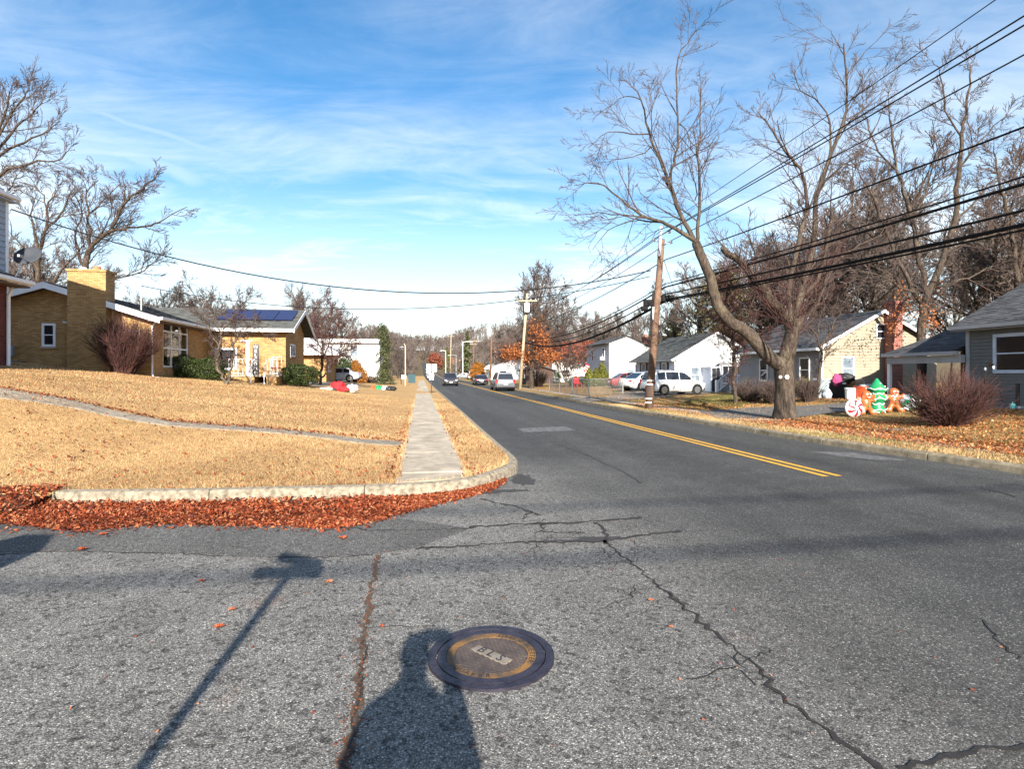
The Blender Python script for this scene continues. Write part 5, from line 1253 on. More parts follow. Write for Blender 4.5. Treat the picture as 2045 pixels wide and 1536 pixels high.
# ---------- the pollarded maple by the kerb
Yh = 18.1
b0 = gp(1567, 838); Yh = b0.y
flare = [(1567, 842), (1567, 828), (1567, 808), (1567, 775), (1566, 745), (1565, 722)]
tp, tr_ = limb(flare, Yh, .35, .33); tr_ = np.interp(np.arange(len(tp)), [0, 2, 5, 9, 15], [.56, .39, .325, .29, .32])
J = [
 (tp, tr_),
 limb([(1558, 728), (1535, 713), (1510, 681), (1486, 659), (1458, 642), (1436, 612), (1425, 582), (1416, 547), (1398, 506), (1390, 484)], Yh - .1, .23, .135, r1g, wig=.01),
 limb([(1391, 486), (1396, 440), (1398, 393), (1396, 342), (1390, 305, .3), (1396, 277, .4), (1400, 176, .5)], Yh - .1, .085, .022, r1g),
 limb([(1391, 488), (1373, 457), (1352, 416), (1336, 360), (1319, 323), (1299, 268), (1280, 199), (1262, 171)], Yh - .1, .11, .018, r1g),
 limb([(1336, 362), (1345, 325), (1352, 296), (1352, 208), (1353, 115), (1372, 85), (1389, 62)], Yh - .1, .065, .012, r1g),
 limb([(1386, 480), (1359, 462), (1322, 444), (1280, 430), (1239, 397), (1192, 365), (1146, 370)], Yh - .2, .10, .012, r1g),
 limb([(1285, 432), (1238, 430), (1192, 425), (1146, 430)], Yh - .2, .04, .01, r1g), limb([(1300, 436), (1262, 440), (1215, 460), (1183, 499)], Yh - .3, .035, .01, r1g),
 limb([(1299, 268), (1262, 268), (1215, 263), (1174, 296)], Yh - .1, .035, .01, r1g), limb([(1305, 290), (1275, 310), (1230, 318), (1188, 330)], Yh + .2, .03, .01, r1g),
 limb([(1280, 199), (1250, 190), (1215, 215), (1185, 225)], Yh - .3, .025, .008, r1g), limb([(1352, 230), (1330, 190), (1318, 160)], Yh + .3, .03, .008, r1g),
 limb([(1352, 240), (1368, 260), (1382, 286), (1396, 300)], Yh, .03, .01, r1g), limb([(1398, 300, .3), (1420, 290), (1436, 262)], Yh, .025, .008, r1g),
 limb([(1388, 400), (1392, 380), (1378, 340), (1370, 318)], Yh, .03, .01, r1g),
 limb([(1352, 418), (1342, 390), (1326, 352), (1324, 360)], Yh + .2, .05, .04, r1g),
 limb([(1566, 730), (1574, 700), (1581, 668), (1590, 648), (1597, 640)], Yh, .27, .15, r1g, wig=.01),
 limb([(1583, 672), (1568, 628), (1543, 604), (1527, 577), (1507, 557), (1494, 538), (1472, 516), (1456, 508), (1443, 496)], Yh + .1, .17, .095, r1g, wig=.01),
 limb([(1515, 562), (1512, 540), (1505, 505), (1490, 470), (1470, 445)], Yh + .2, .045, .014, r1g),
 limb([(1582, 668), (1583, 640), (1600, 590, .4), (1608, 550, .6), (1618, 520, .8), (1626, 470, 1), (1631, 393, 1), (1648, 340, 1), (1668, 286, 1), (1684, 240, 1), (1691, 208, 1), (1690, 140, 1), (1685, 86, 1)], Yh + .2, .19, .03, r1g, wig=.015),
 limb([(1580, 655), (1576, 575, .3), (1590, 510, .4), (1598, 467, .5), (1606, 440, .6), (1613, 416, .7), (1604, 351, .7), (1585, 322, .7), (1567, 300, .7), (1544, 263, .7), (1528, 240, .7), (1514, 222, .7)], Yh + .1, .13, .022, r1g, wig=.015),
 limb([(1585, 650), (1628, 612, .5), (1652, 549, 1), (1677, 516, 1.4), (1718, 489, 1.8), (1760, 470, 2.2)], Yh + .2, .10, .03, r1g),
 limb([(1596, 600, .5), (1630, 560, 1), (1650, 500, 1), (1660, 430, 1.2), (1664, 418, 1.2)], Yh + .2, .11, .09, r1g),
 limb([(1645, 350, 1), (1660, 270, 1), (1640, 210, 1), (1600, 180, 1), (1586, 142, 1)], Yh + .2, .05, .012, r1g), limb([(1640, 372, 1), (1684, 330, 1), (1730, 290, 1.2), (1790, 150, 1.5)], Yh + .3, .05, .012, r1g),
 limb([(1691, 150, 1), (1730, 100, 1), (1776, 55, 1)], Yh + .2, .03, .008, r1g), limb([(1686, 110, 1), (1670, 80, 1), (1660, 60, 1)], Yh + .2, .022, .008, r1g),
 limb([(1668, 286, 1), (1700, 240, 1), (1745, 200, 1), (1790, 150, 1)], Yh + .4, .035, .008, r1g),
]
hero_spec = [(2.0, .50, .7, .08, .04, .12), (6, .46, .65, .09, .03, .12), (5, .46, .6, .10, .02, .12)]
J = [(p, r * (1 if i in (0, 1, 16, 17) else .72)) for i, (p, r) in enumerate(J)]
hero = make_tree('street_tree', 'large pollarded bare tree with sawn stubs leaning over the kerb beside the utility pole', J, hero_spec, 21, twig='twig', bark='bark', rmin=.006, Lb=3.5, twig_from=2, base=b0)
# water sprouts crowding the pollard heads
sp = []
for _ in range(330):
    li = rnd.choice((16, 17, 19, 20, 21, 22)); p_, r_ = J[li]; k_ = int((rnd.random() ** 1.4) * .75 * (len(p_) - 1)); c = p_[k_] + np.array([rnd.gauss(0, .1), rnd.gauss(0, .1), 0])
    d = np.array([rnd.gauss(0, .75), rnd.gauss(0, .6), rnd.uniform(.15, 1.2)])
    sp.append(shoot(r1g, c, d, rnd.uniform(.6, 2.3), .0075, .004, 6, .13, .05))
for _ in range(110):
    u = rnd.random(); c = np.array(at(1590 + (1450 - 1590) * u, 655 + (505 - 655) * u + 15, Yh + rnd.uniform(-.2, .2)))
    sp.append(shoot(r1g, c, [rnd.gauss(-.1, .5), rnd.gauss(0, .4), rnd.uniform(.4, 1.2)], rnd.uniform(.6, 1.6), .008, .005, 5, .1, .04))
link('sprouts', tube_mesh('sprouts', [(p - np.array(b0), r) for p, r in sp]), MAT['red_twig'], hero)
for px_, r_ in ((1558, .052), (1571, .068)):
    q = at(px_ + .5, 753, Yh - .315) - Vector(b0); MB().lathe([(.002, -.012), (r_, -.01), (r_ * .8, .01), (.002, .02)], 14, q, 'y').build('reflector', MAT['vinyl_white'], hero)
# sawn ends
for (px_, py_, r_) in ((1443, 496, .076), (1597, 640, .15)):
    MB().ell(at(px_, py_, Yh + .05) - Vector(b0), (r_, r_, r_), 10, 6).build('sawn_end', MAT['bark'], hero, smooth_=True)

RS = [1.0]
def px_tree(name, label, Y, limbs, spec, seed, base_px, **kw):
    rg = np.random.default_rng(seed); LL = [limb(p, Y, a * .62 * RS[0], b * .7, rg, wig=.04) for p, a, b in limbs]
    bx = (base_px[0] - CX) / F * Y; bz = zt(bx, Y)
    LL[0][0][0] = np.array((bx, Y, bz - .1))
    return make_tree(name, label, LL, spec, seed, base=(bx, Y, bz), **kw)
fine = [(2.2, .52, .7, .09, .05, .12), (8, .50, .65, .10, .04, .12), (5, .5, .6, .11, .03, .1)]
px_tree('bare_tree', 'tall bare tree with a thick right-reaching limb behind the yellow brick chimney', 38, [
 ([(168, 700), (171, 600), (172, 530), (177, 504), (192, 481), (221, 462), (238, 423), (260, 393), (283, 377), (312, 354)], .38, .05),
 ([(221, 462), (245, 458), (260, 454), (300, 450), (326, 439), (374, 413)], .17, .03),
 ([(182, 498), (178, 460), (176, 432), (190, 415), (205, 400), (241, 367)], .14, .03), ([(177, 432), (172, 400), (180, 375), (196, 360)], .09, .03),
 ([(171, 535), (160, 515), (150, 470), (165, 430), (150, 390)], .14, .03), ([(240, 425), (250, 385), (245, 360)], .08, .03),
 ([(215, 560), (277, 546), (300, 530), (325, 517)], .09, .02), ([(190, 485), (215, 440), (225, 400)], .08, .02)], fine, 31, (170, 700), rmin=.012, Lb=3.6, twig='twig', group='bare trees behind the yellow house')
px_tree('bare_tree', 'forked bare tree rising behind the satellite dish', 36, [
 ([(78, 690), (76, 600), (75, 527), (88, 472), (94, 420), (110, 380)], .30, .04), ([(78, 520), (70, 470), (62, 430), (70, 400)], .16, .03), ([(92, 460), (120, 430), (140, 390), (150, 370)], .14, .02),
 ([(107, 563), (130, 530), (160, 500), (170, 470)], .16, .03), ([(76, 540), (50, 500), (25, 470), (20, 440)], .12, .02), ([(94, 425), (85, 390), (60, 370), (30, 360)], .08, .02)], fine, 32, (78, 690), rmin=.012, Lb=3.2, group='bare trees behind the yellow house')
px_tree('bare_tree', 'wide bare crown above the red brick house at the upper edge of its roof', 27, [
 ([(-60, 680), (-55, 520), (-50, 420), (-40, 360), (-20, 300), (10, 230), (20, 180)], .30, .03), ([(-50, 400), (0, 350), (60, 325), (110, 320), (138, 300)], .14, .02),
 ([(-45, 380), (0, 310), (50, 285), (95, 260), (120, 240)], .13, .02), ([(-35, 345), (20, 270), (60, 230), (85, 205)], .12, .02), ([(-20, 300), (30, 220), (55, 185), (60, 170)], .09, .02), ([(-48, 420), (0, 400), (30, 360), (55, 350)], .08, .02)],
 fine, 33, (-60, 690), rmin=.009, Lb=2.8, group='bare trees behind the yellow house')
# ---------- big trees behind the right grey house
RS[0] = .76
px_tree('bare_tree', 'tall bare tree with rust leaves clinging low, behind the carport', 25.3, [
 ([(1840, 740), (1840, 670), (1846, 610), (1853, 587), (1886, 508), (1909, 439), (1913, 347), (1918, 268), (1927, 231), (1935, 170), (1938, 130)], .42, .03),
 ([(1853, 590), (1835, 520), (1821, 439), (1805, 380), (1789, 337), (1779, 259), (1775, 199)], .26, .03), ([(1845, 610), (1821, 578), (1790, 510), (1770, 462), (1750, 410), (1733, 370), (1696, 319)], .22, .03),
 ([(1913, 347), (1940, 300), (1985, 250), (2020, 225)], .11, .02), ([(1909, 440), (1950, 400), (1990, 350), (2030, 310)], .12, .02), ([(1790, 338), (1760, 300), (1730, 240), (1720, 190)], .10, .02),
 ([(1918, 270), (1890, 220), (1880, 150), (1862, 120)], .09, .02), ([(1821, 440), (1850, 380), (1870, 300), (1862, 240)], .10, .02), ([(1886, 508), (1930, 480), (1980, 470), (2020, 440)], .12, .02), ([(1770, 462), (1720, 440), (1690, 400)], .10, .02),
 ([(1860, 575), (1920, 560), (1970, 540), (2030, 545)], .12, .02), ([(1830, 590), (1780, 560), (1730, 545), (1690, 540)], .12, .02)], fine, 34, (1838, 745), rmin=.009, Lb=2.9, group='tall bare trees behind the grey house')
RS[0] = 1.0
px_tree('bare_tree', 'bare tree with a dark leaning trunk at the right picture edge behind the grey roof', 33, [
 ([(2033, 700), (2032, 640), (2031, 578), (2024, 500), (2018, 440), (2000, 380), (1990, 330), (1985, 290)], .34, .03), ([(2031, 580), (2045, 480), (2060, 400), (2070, 330)], .2, .03), ([(2024, 500), (1985, 450), (1950, 420)], .12, .02),
 ([(2005, 395), (2030, 340), (2040, 280)], .10, .02), ([(2040, 520), (2075, 460), (2110, 400)], .14, .02)], fine, 35, (2033, 720), rmin=.012, Lb=3.4, group='tall bare trees behind the grey house')
px_tree('bare_tree', 'slim reddish bare tree against the corner of the beige house', 25.5, [
 ([(1632, 790), (1634, 762), (1641, 713), (1638, 692), (1628, 668), (1615, 640), (1600, 600)], .13, .03), ([(1638, 692), (1655, 670), (1668, 640), (1690, 610)], .08, .02), ([(1630, 672), (1638, 640), (1650, 600), (1648, 560)], .07, .02), ([(1641, 700), (1665, 690), (1690, 660)], .05, .02)],
 [(3.2, .5, .8, .14, .04, .15), (6, .5, .7, .15, .03, .15), (4, .5, .7, .15, .03, .1)], 36, (1632, 800), rmin=.009, Lb=2.2, twig='twig')
px_tree('vine_tree', 'dark reddish tree wrapped in twigs in front of the porch railing', 26, [
 ([(1468, 806), (1466, 760), (1466, 713), (1462, 672), (1458, 630), (1452, 590), (1450, 545)], .16, .05), ([(1464, 700), (1440, 660), (1425, 620)], .07, .02), ([(1462, 675), (1490, 640), (1505, 600), (1512, 560)], .07, .02), ([(1460, 640), (1440, 600), (1432, 560)], .06, .02), ([(1466, 720), (1495, 700), (1530, 680)], .05, .02)],
 [(7, .48, .75, .16, .05, .1), (8, .5, .8, .18, .02, .1), (4, .5, .7, .18, 0, .1)], 37, (1468, 806), rmin=.008, Lb=2.0, twig='red_twig')
# ---------- small ornamental trees on the near lawn
dog = [(6, .62, .8, .12, .03, .2), (7, .5, .75, .14, .02, .15), (4, .5, .7, .15, .01, .1)]
bT = gp(452, 768); Yt = bT.y
px_tree('ornamental_tree', 'small low-forking bare tree standing on the lawn before the hedge', Yt, [
 ([(450, 772), (444, 755), (436, 735), (434, 710), (440, 680), (438, 672), (440, 660), (425, 630)], .12, .03), ([(452, 770), (462, 745), (466, 715), (466, 690), (475, 668), (490, 655), (512, 635)], .10, .02),
 ([(437, 672), (448, 655), (462, 640), (470, 610), (480, 585)], .05, .012), ([(436, 690), (420, 665), (412, 640), (400, 610), (385, 580), (368, 560)], .06, .012), ([(440, 662), (430, 640), (432, 610), (425, 590)], .04, .01), ([(466, 690), (470, 660), (465, 640), (490, 600), (505, 588)], .045, .01),
 ([(470, 675), (500, 660), (525, 665), (535, 672)], .03, .01), ([(425, 632), (400, 622), (380, 612)], .03, .01)], dog, 38, (450, 771), rmin=.0075, Lb=1.15, twig='twig', bark='pale_bark')
bT2 = gp(640, 759); 
px_tree('ornamental_tree', 'reddish spreading bare tree growing between the clipped shrub and the silver car', 40, [
 ([(640, 760), (642, 735), (645, 710), (644, 680), (640, 650), (636, 610)], .17, .03), ([(641, 755), (660, 735), (668, 715), (690, 690), (705, 670)], .11, .02), ([(644, 700), (632, 680), (622, 650), (612, 620), (605, 600)], .08, .02), ([(646, 715), (656, 690), (660, 650), (662, 615), (656, 590)], .08, .02),
 ([(644, 690), (630, 685), (610, 665), (600, 650)], .06, .02), ([(662, 720), (690, 705), (712, 690)], .05, .02), ([(655, 690), (675, 660), (690, 630)], .06, .02)], [(5, .6, .8, .13, .03, .12), (8, .55, .75, .14, .02, .1), (4, .5, .7, .15, .01, .1)], 39, (640, 760), rmin=.011, Lb=1.9, twig='red_twig', bark='pale_bark')
px_tree('ornamental_tree', 'vase-shaped bare shrub tree inside the chain-link yard', 57, [
 ([(1130, 768), (1131, 745), (1134, 725), (1140, 700), (1140, 680)], .13, .03), ([(1130, 765), (1120, 735), (1110, 710), (1100, 690)], .09, .02), ([(1131, 760), (1150, 735), (1165, 715), (1175, 705)], .09, .02), ([(1130, 765), (1140, 740), (1155, 715), (1158, 690)], .08, .02), ([(1129, 765), (1126, 730), (1122, 700), (1118, 680)], .08, .02)],
 [(4, .55, .75, .13, .03, .1), (7, .5, .75, .14, .02, .1), (4, .5, .7, .15, .01, .1)], 40, (1130, 766), rmin=.014, Lb=2.3, twig='twig', bark='pale_bark')

# ---------- bare trees of the middle distance, six grown once and then copied
def generic(seed, Ht, spread, rmin, spec, trunk_h=.28, limbs=7):
    rg = np.random.default_rng(seed); TL = []
    p, r = shoot(rg, (0, 0, -.3), (rg.normal(0, .05), rg.normal(0, .05), 1), Ht * .8, Ht * .015, Ht * .003, 9, .04, .08); TL.append((p, r))
    for i in range(limbs):
        u = trunk_h + (.75 - trunk_h) * i / max(1, limbs - 1); k = u * 8; a = i * 2.4 + rg.normal(0, .3); q = p[int(k)] * (1 - k % 1) + p[min(8, int(k) + 1)] * (k % 1)
        el = rg.uniform(.5, 1.0); L = Ht * rg.uniform(.32, .5) * spread * (1.15 - .5 * u)
        TL.append(shoot(rg, q, (math.cos(a) * math.cos(el), math.sin(a) * math.cos(el), math.sin(el)), L, Ht * .0075, rmin, 8, .09, .07))
    spec_min[0] = rmin; out = []
    for p_, r_ in TL: ramify(rg, p_, r_, 0, spec, out, Ht * .22)
    return tube_mesh('trunk', TL, 4, 7), tube_mesh('crown', out, 3, 3)
gspec = [(2.6, .62, .7, .12, .05, .2), (8, .55, .65, .13, .04, .12), (5, .55, .6, .14, .03, .1)]
GEN = [generic(50 + i, 12.5, .95 + .1 * (i % 3), .017, gspec, .22 + .06 * (i % 3), 6 + i % 3) for i in range(5)]
proto = []
for i, (tm, cm_) in enumerate(GEN):
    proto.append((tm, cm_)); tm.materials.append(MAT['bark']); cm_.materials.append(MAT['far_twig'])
def plant_tree(i, px, Y, sc, label, group, rz=None, dz=0):
    x = (px - CX) / F * Y; z = zt(x, Y) + dz; sc = sc * GSC[0]
    t = thing('bare_tree', label, 'tree', (x, Y, z), rnd.uniform(0, 6.28) if rz is None else rz, group); t.scale = (sc, sc, sc * rnd.uniform(.92, 1.08))
    link('trunk', GEN[i][0], None, t); link('crown', GEN[i][1], None, t); return t
GSC = [1.12]
gA = 'bare trees in the wood behind the left houses'; lA = 'bare grey tree in the wood rising behind the houses on the left'
for px, Y, sc in [(20, 52, .95), (300, 60, .72), (360, 66, .74), (420, 70, .78), (470, 74, .8), (520, 78, .82), (560, 80, .85), (600, 76, .95), (640, 90, 1.05), (690, 96, .95), (730, 105, .92), (330, 48, .55), (130, 46, .8), (60, 44, .75)]:
    where = 'above the red brick house' if px < 140 else 'behind the yellow house roof' if px < 580 else 'behind the cream and white houses'
    plant_tree(rnd.randrange(5), px, Y, sc, 'bare grey tree in the wood ' + where, 'wood ' + where)
GSC[0] = 1.25
gB = 'bare trees in the wood behind the right houses'; lB = 'bare grey tree in the wood rising behind the houses on the right'
for px, Y, sc in [(1085, 88, 1.35), (1120, 95, .95), (1160, 92, .9), (1195, 98, .95), (1235, 90, .85), (1270, 84, .85), (1310, 78, .8), (1350, 62, .7), (1400, 58, .95), (1460, 52, .95), (1520, 46, .95), (1580, 44, .9), (1640, 42, .95), (1700, 44, 1.0), (1755, 46, 1.05), (1665, 37, 1.0), (1735, 36, 1.05), (1985, 39, 1.1), (2075, 37, 1.1), (1960, 48, 1.1), (2010, 44, 1.0), (2060, 42, 1.0), (1900, 56, 1.0), (1560, 60, 1.1), (1680, 58, 1.1), (1030, 120, .95), (1000, 135, 1.0), (1060, 110, .9)]:
    where = 'far past the pale utility pole' if px < 1100 and Y > 85 else 'behind the two-storey grey house' if px < 1290 else 'behind the small white and blue house' if px < 1440 else 'behind the beige house' if px < 1770 else 'behind the grey house with the carport'
    plant_tree(rnd.randrange(5), px, Y, sc, 'bare grey tree in the wood ' + where, 'wood ' + where)
gC = 'bare trees on the far verge'; lC = 'bare grey tree on the left verge far down the road'
for s_, t_, sc in [(92, -7, .55), (104, -5.5, .6), (118, -8, .7), (128, -5, .6), (142, -7, .75), (158, -5.5, .7), (176, -7, .8), (196, -5, .8), (220, -6, .9), (245, -6, .9)]:
    x, y = P(s_, t_); plant_tree(rnd.randrange(5), x / y * F + CX, y, sc, lC, gC)
gD = 'bare yard trees beside the viewer'
for s_, t_, sc, lab in [(-3, 17.6, 1.0, 'bare yard tree just outside the right of the view, shading the leafy lawn'), (-6, 20.5, 1.05, 'bare yard tree farther right outside the view, shading the grey house')]:
    x, y = P(s_, t_); plant_tree(rnd.randrange(5), x / y * F + CX, y, sc / 1.25, lab, gD)
# the far wood on the hill: one mass
def far_wood(name, rows, seed, material):
    rg = np.random.default_rng(seed); lines = []; spec_min[0] = .05; PER_M[0] = False; FARTREE[0] = True
    for (px, Y, Ht, zb) in rows:
        x = (px - CX) / F * Y; p, r = shoot(rg, (x, Y, zb - 1), (0, 0, 1), Ht * .85, Ht * .015, .07, 5, .04, .05); lines.append((p, r))
        ramify(rg, p, r, 0, [(9, .42, .6, .1, .05, .2), (7, .5, .6, .1, .04, .1)], lines, Ht)
    for i in range(len(lines)):
        lines[i] = (lines[i][0], np.maximum(lines[i][1], .05 * (lines[i][0][0][1] / 300)))
    o = link(name, tube_mesh(name, lines, 3, 3), MAT[material]); o['kind'] = 'stuff'; PER_M[0] = True; FARTREE[0] = False; return o
rows = []
for _ in range(420):
    px = rnd.uniform(690, 1100); Y = rnd.uniform(300, 760)
    x = (px - CX) / F * Y; s, t = ST(x, Y)
    if -4 < t < 14 and s < 600: continue
    rows.append((px, Y, rnd.uniform(11, 19), hill(s) + wood_rise(s, t)))
for _ in range(260):
    s = rnd.uniform(596, 800); t = rnd.uniform(-60, 70); x, y = P(s, t); rows.append(((x / y) * F + CX, y, rnd.uniform(13, 20), hill(s) + wood_rise(s, t)))
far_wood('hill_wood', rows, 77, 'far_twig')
rows2 = []
for _ in range(260):
    px = rnd.uniform(690, 1100); Y = rnd.uniform(300, 720); x = (px - CX) / F * Y; s, t = ST(x, Y)
    if -3 < t < 13 and s < 590: continue
    rows2.append((px, Y, rnd.uniform(4, 8), hill(s) + wood_rise(s, t)))
for _ in range(170):
    s = rnd.uniform(150, 600); t = rnd.uniform(-16, -2.2) if rnd.random() < .7 else rnd.uniform(11, 18); x, y = P(s, t); rows2.append(((x / y) * F + CX, y, rnd.uniform(3, 8), hill(s)))
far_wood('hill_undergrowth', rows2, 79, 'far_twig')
rows = []
for _ in range(200):
    px = rnd.uniform(640, 860); Y = rnd.uniform(130, 300); x = (px - CX) / F * Y; s, t = ST(x, Y)
    if t > -9: continue
    rows.append((px, Y, rnd.uniform(8, 13), hill(s)))
for _ in range(240):
    px = rnd.uniform(900, 1240); Y = rnd.uniform(150, 330); x = (px - CX) / F * Y; s, t = ST(x, Y)
    if t < 24: continue
    rows.append((px, Y, rnd.uniform(11, 18), hill(s) + 6 * sstep((t - 25) / 60)))
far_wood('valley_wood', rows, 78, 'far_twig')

# ---------- leafy things
def leaf_cloud(rg, n, sampler, size, flat=.8):
    pos, nr = sampler(rg, n); m = len(pos)
    q = rg.normal(0, 1, (m, 3)); nn = nr + q * flat; nn /= np.linalg.norm(nn, axis=1, keepdims=True) + 1e-9
    a = np.cross(nn, rg.normal(0, 1, (m, 3))); a /= np.linalg.norm(a, axis=1, keepdims=True) + 1e-9; b = np.cross(nn, a)
    S = (size * rg.uniform(.6, 1.4, m))[:, None]
    Vv = np.stack([pos - a * S, pos + b * S * .5, pos + a * S, pos - b * S * .5], 1).reshape(-1, 3); i = np.arange(m) * 4
    t = rg.uniform(0, 1, m)
    return Vv, np.column_stack([i, i + 1, i + 2, i + 3]), t
def blobs(parts, pw=.3, bump=.16, seed=1):
    """a sampler over a union of rounded lumps (cx, cy, cz, rx, ry, rz, squareness)"""
    def f(rg, n):
        w = np.array([p[3] * p[4] + p[4] * p[5] + p[3] * p[5] for p in parts]); w = w / w.sum(); P_, N_ = [], []
        ph = np.random.default_rng(seed).uniform(0, 6.28, (3, 3))
        for p, ww in zip(parts, w):
            m = max(1, int(n * ww)); d = rg.normal(0, 1, (m, 3)); d /= np.linalg.norm(d, axis=1, keepdims=True)
            sq = p[6] if len(p) > 6 else 2.0
            k = (np.abs(d) ** sq).sum(1) ** (-1 / sq)
            lump = 1 + bump * (np.sin(d[:, 0] * 7 + ph[0, 0]) * np.sin(d[:, 1] * 6 + ph[0, 1]) + .6 * np.sin(d[:, 2] * 9 + ph[1, 0] + d[:, 0] * 5))
            r = (rg.uniform(0, 1, m) ** pw) * lump
            P_.append(np.array(p[:3]) + d * (k * r)[:, None] * np.array(p[3:6])); N_.append(d)
        return np.vstack(P_), np.vstack(N_)
    return f
def bush(name, label, cat, loc, parts, n, size, material, seed, stems=9, group=None, stem_mat='bark', flat=.8, pw=.3, part_name='foliage', rz=0.0):
    rg = np.random.default_rng(seed); t = thing(name, label, cat, loc, rz, group)
    Vv, Fv, tt = leaf_cloud(rg, n, blobs(parts, pw, seed=seed), size, flat)
    k = Vv[:, 2].reshape(-1, 4).min(1) > -.15; Vv = Vv.reshape(-1, 4, 3)[k].reshape(-1, 3); m = int(k.sum()); i = np.arange(m) * 4
    link(part_name, mesh_np(part_name, Vv, np.column_stack([i, i + 1, i + 2, i + 3]), tt[k]), MAT[material], t)
    L = []
    for j in range(stems):
        p = parts[j % len(parts)]; L.append(shoot(rg, (p[0] + rg.normal(0, p[3] * .25), p[1] + rg.normal(0, p[4] * .25), -.1), (rg.normal(0, .35), rg.normal(0, .35), 1), (p[2] + p[5]) * .85, .03, .01, 6, .08, .05))
    link('stem', tube_mesh('stem', L, 3, 5), MAT[stem_mat], t)
    return t
c = gp(378, 757); Yb = c.y + .9
hx0, hx1 = (316 - CX) / F * Yb, (446 - CX) / F * Yb; hz = zt((hx0 + hx1) / 2, Yb)
bush('hedge', 'long dark rounded evergreen hedge under the screened window', 'hedge', ((hx0 + hx1) / 2, Yb, hz - .15), [(-(hx1 - hx0) * .22, 0, .55, (hx1 - hx0) * .3, .62, .64, 3.2), ((hx1 - hx0) * .22, .1, .5, (hx1 - hx0) * .3, .6, .6, 3.0)], 26000, .034, 'boxwood', 61, stems=14, pw=.16)
Yb = 31.3; c = Vector((0, 0, zt((600 - CX) / F * 31.3, 31.3) + .12)); w_ = 34 / F * Yb
bush('clipped_shrub', 'rounded dark green clipped shrub at the porch corner', 'shrub', ((600 - CX) / F * Yb, Yb, c.z), [(0, 0, .52, w_, .8, .60, 2.6)], 15000, .034, 'boxwood', 62, pw=.16)
def dim(px0, px1, py0, py1, Y): return ((px1 - px0) / 2 / F * Y, (py1 - py0) / F * Y)
c = gp(1097, 766); hw, hh = dim(1074, 1119, 741, 766, c.y)
bush('hedge', 'dark box-trimmed hedge by the grey shed beyond the fence', 'hedge', (c.x, c.y + .8, c.z), [(0, 0, hh * .5, hw, .9, hh * .52, 5)], 9000, .06, 'boxwood', 63, pw=.12, stems=6)
Yv = 56
for i, (px, w, top, lab) in enumerate([(1177, 13, 727, 'short left arborvitae of three against the grey two-storey house'), (1190, 12, 727, 'middle arborvitae of three against the grey two-storey house'), (1204, 15, 715, 'tallest arborvitae of three at the white house corner')]):
    x = (px - CX) / F * Yv; z = zt(x, Yv); hh = (764 - top) / F * Yv; hw = w / F * Yv
    bush('arborvitae', lab, 'evergreen', (x, Yv + .2 * i, z), [(0, 0, hh * .30, hw, hw, hh * .32), (0, 0, hh * .55, hw * .68, hw * .68, hh * .3), (0, 0, hh * .8, hw * .32, hw * .32, hh * .22)], 5000, .075, 'olive', 64 + i, stems=3, pw=.2, group='arborvitae by the grey house')
c = gp(1158, 770)
bush('low_shrub', 'low olive shrub beside the red garden chair in the fenced yard', 'shrub', ((1150 - CX) / F * 58, 58, .2), [(0, 0, .5, .9, .7, .6)], 2500, .07, 'olive', 70, stems=4)
Yc = 62; x = (765 - CX) / F * Yc; z = zt(x, Yc); 
def conifer(name, label, px, Y, Ht, Rad, n, size, material, seed, droop=-.35, group=None, z=None, ragged=.35, profile=lambda u: (1 - u) ** .8):
    rg = np.random.default_rng(seed); x = (px - CX) / F * Y; z = zt(x, Y) if z is None else z
    t = thing(name, label, 'evergreen', (x, Y, z), 0, group); L = [shoot(rg, (0, 0, -.2), (0, 0, 1), Ht * .98, Ht * .02, .02, 7, .02, .05)]
    pos, nr = [], []
    nb = int(Ht * 14)
    for j in range(nb):
        u = rg.uniform(.03, .99); a = rg.uniform(0, 6.28); R = Rad * profile(u) * rg.uniform(1 - ragged, 1 + ragged * .6) + .05
        p, r = shoot(rg, (0, 0, Ht * u), (math.cos(a), math.sin(a), .25), R, .02, .006, 6, .08, droop); L.append((p, r))
        m = max(3, int(n / nb)); k = rg.uniform(.12, 1, m) * 4.99; ki = k.astype(int); w = (k - ki)[:, None]
        q = p[ki] * (1 - w) + p[np.minimum(ki + 1, 5)] * w; q = q + rg.normal(0, .07 + .03 * R, (m, 3)) * np.array([1, 1, 1.0]); q[:, 2] -= np.abs(rg.normal(0, .12, m)) * (abs(droop) * 2)
        pos.append(q); nr.append(np.tile(np.array([math.cos(a) * .6, math.sin(a) * .6, .6]), (m, 1)))
    Vv, Fv, tt = leaf_cloud(rg, 0, lambda g, n_: (np.vstack(pos), np.vstack(nr)), size, 1.0)
    link('foliage', mesh_np('foliage', Vv, Fv, tt), MAT[material], t); link('trunk', tube_mesh('trunk', L, 3, 6), MAT['bark'], t); return t
conifer('drooping_evergreen', 'ragged drooping evergreen tree standing in front of the white flat-roofed house', 766, Yc, 7.0, 1.75, 9000, .085, 'spruce', 71, droop=-.5, ragged=.95, profile=lambda u: .50 + .5 * (1 - u) ** .9 if u < .97 else .5)
conifer('far_conifer', 'dark spruce beside the street lamps far along the road', 933, 170, 14, 3.2, 5000, .3, 'spruce', 72, droop=-.2)
conifer('far_conifer', 'narrow green cypress at the foot of the far slope', 893, 260, 12, 2.2, 3500, .35, 'olive', 73, droop=.1)
conifer('far_conifer', 'dark pine with upswept boughs behind the small white house', 1345, 72, 9.5, 3.4, 6000, .16, 'spruce', 74, droop=.08, ragged=.5)
conifer('far_conifer', 'brown-green pine standing behind the vine tree and porch', 1445, 44, 9.5, 2.6, 7000, .13, 'pine_brown', 75, droop=-.05, ragged=.6, profile=lambda u: 1.0 if .35 < u < .85 else .5)
x = (716 - CX) / F * 60
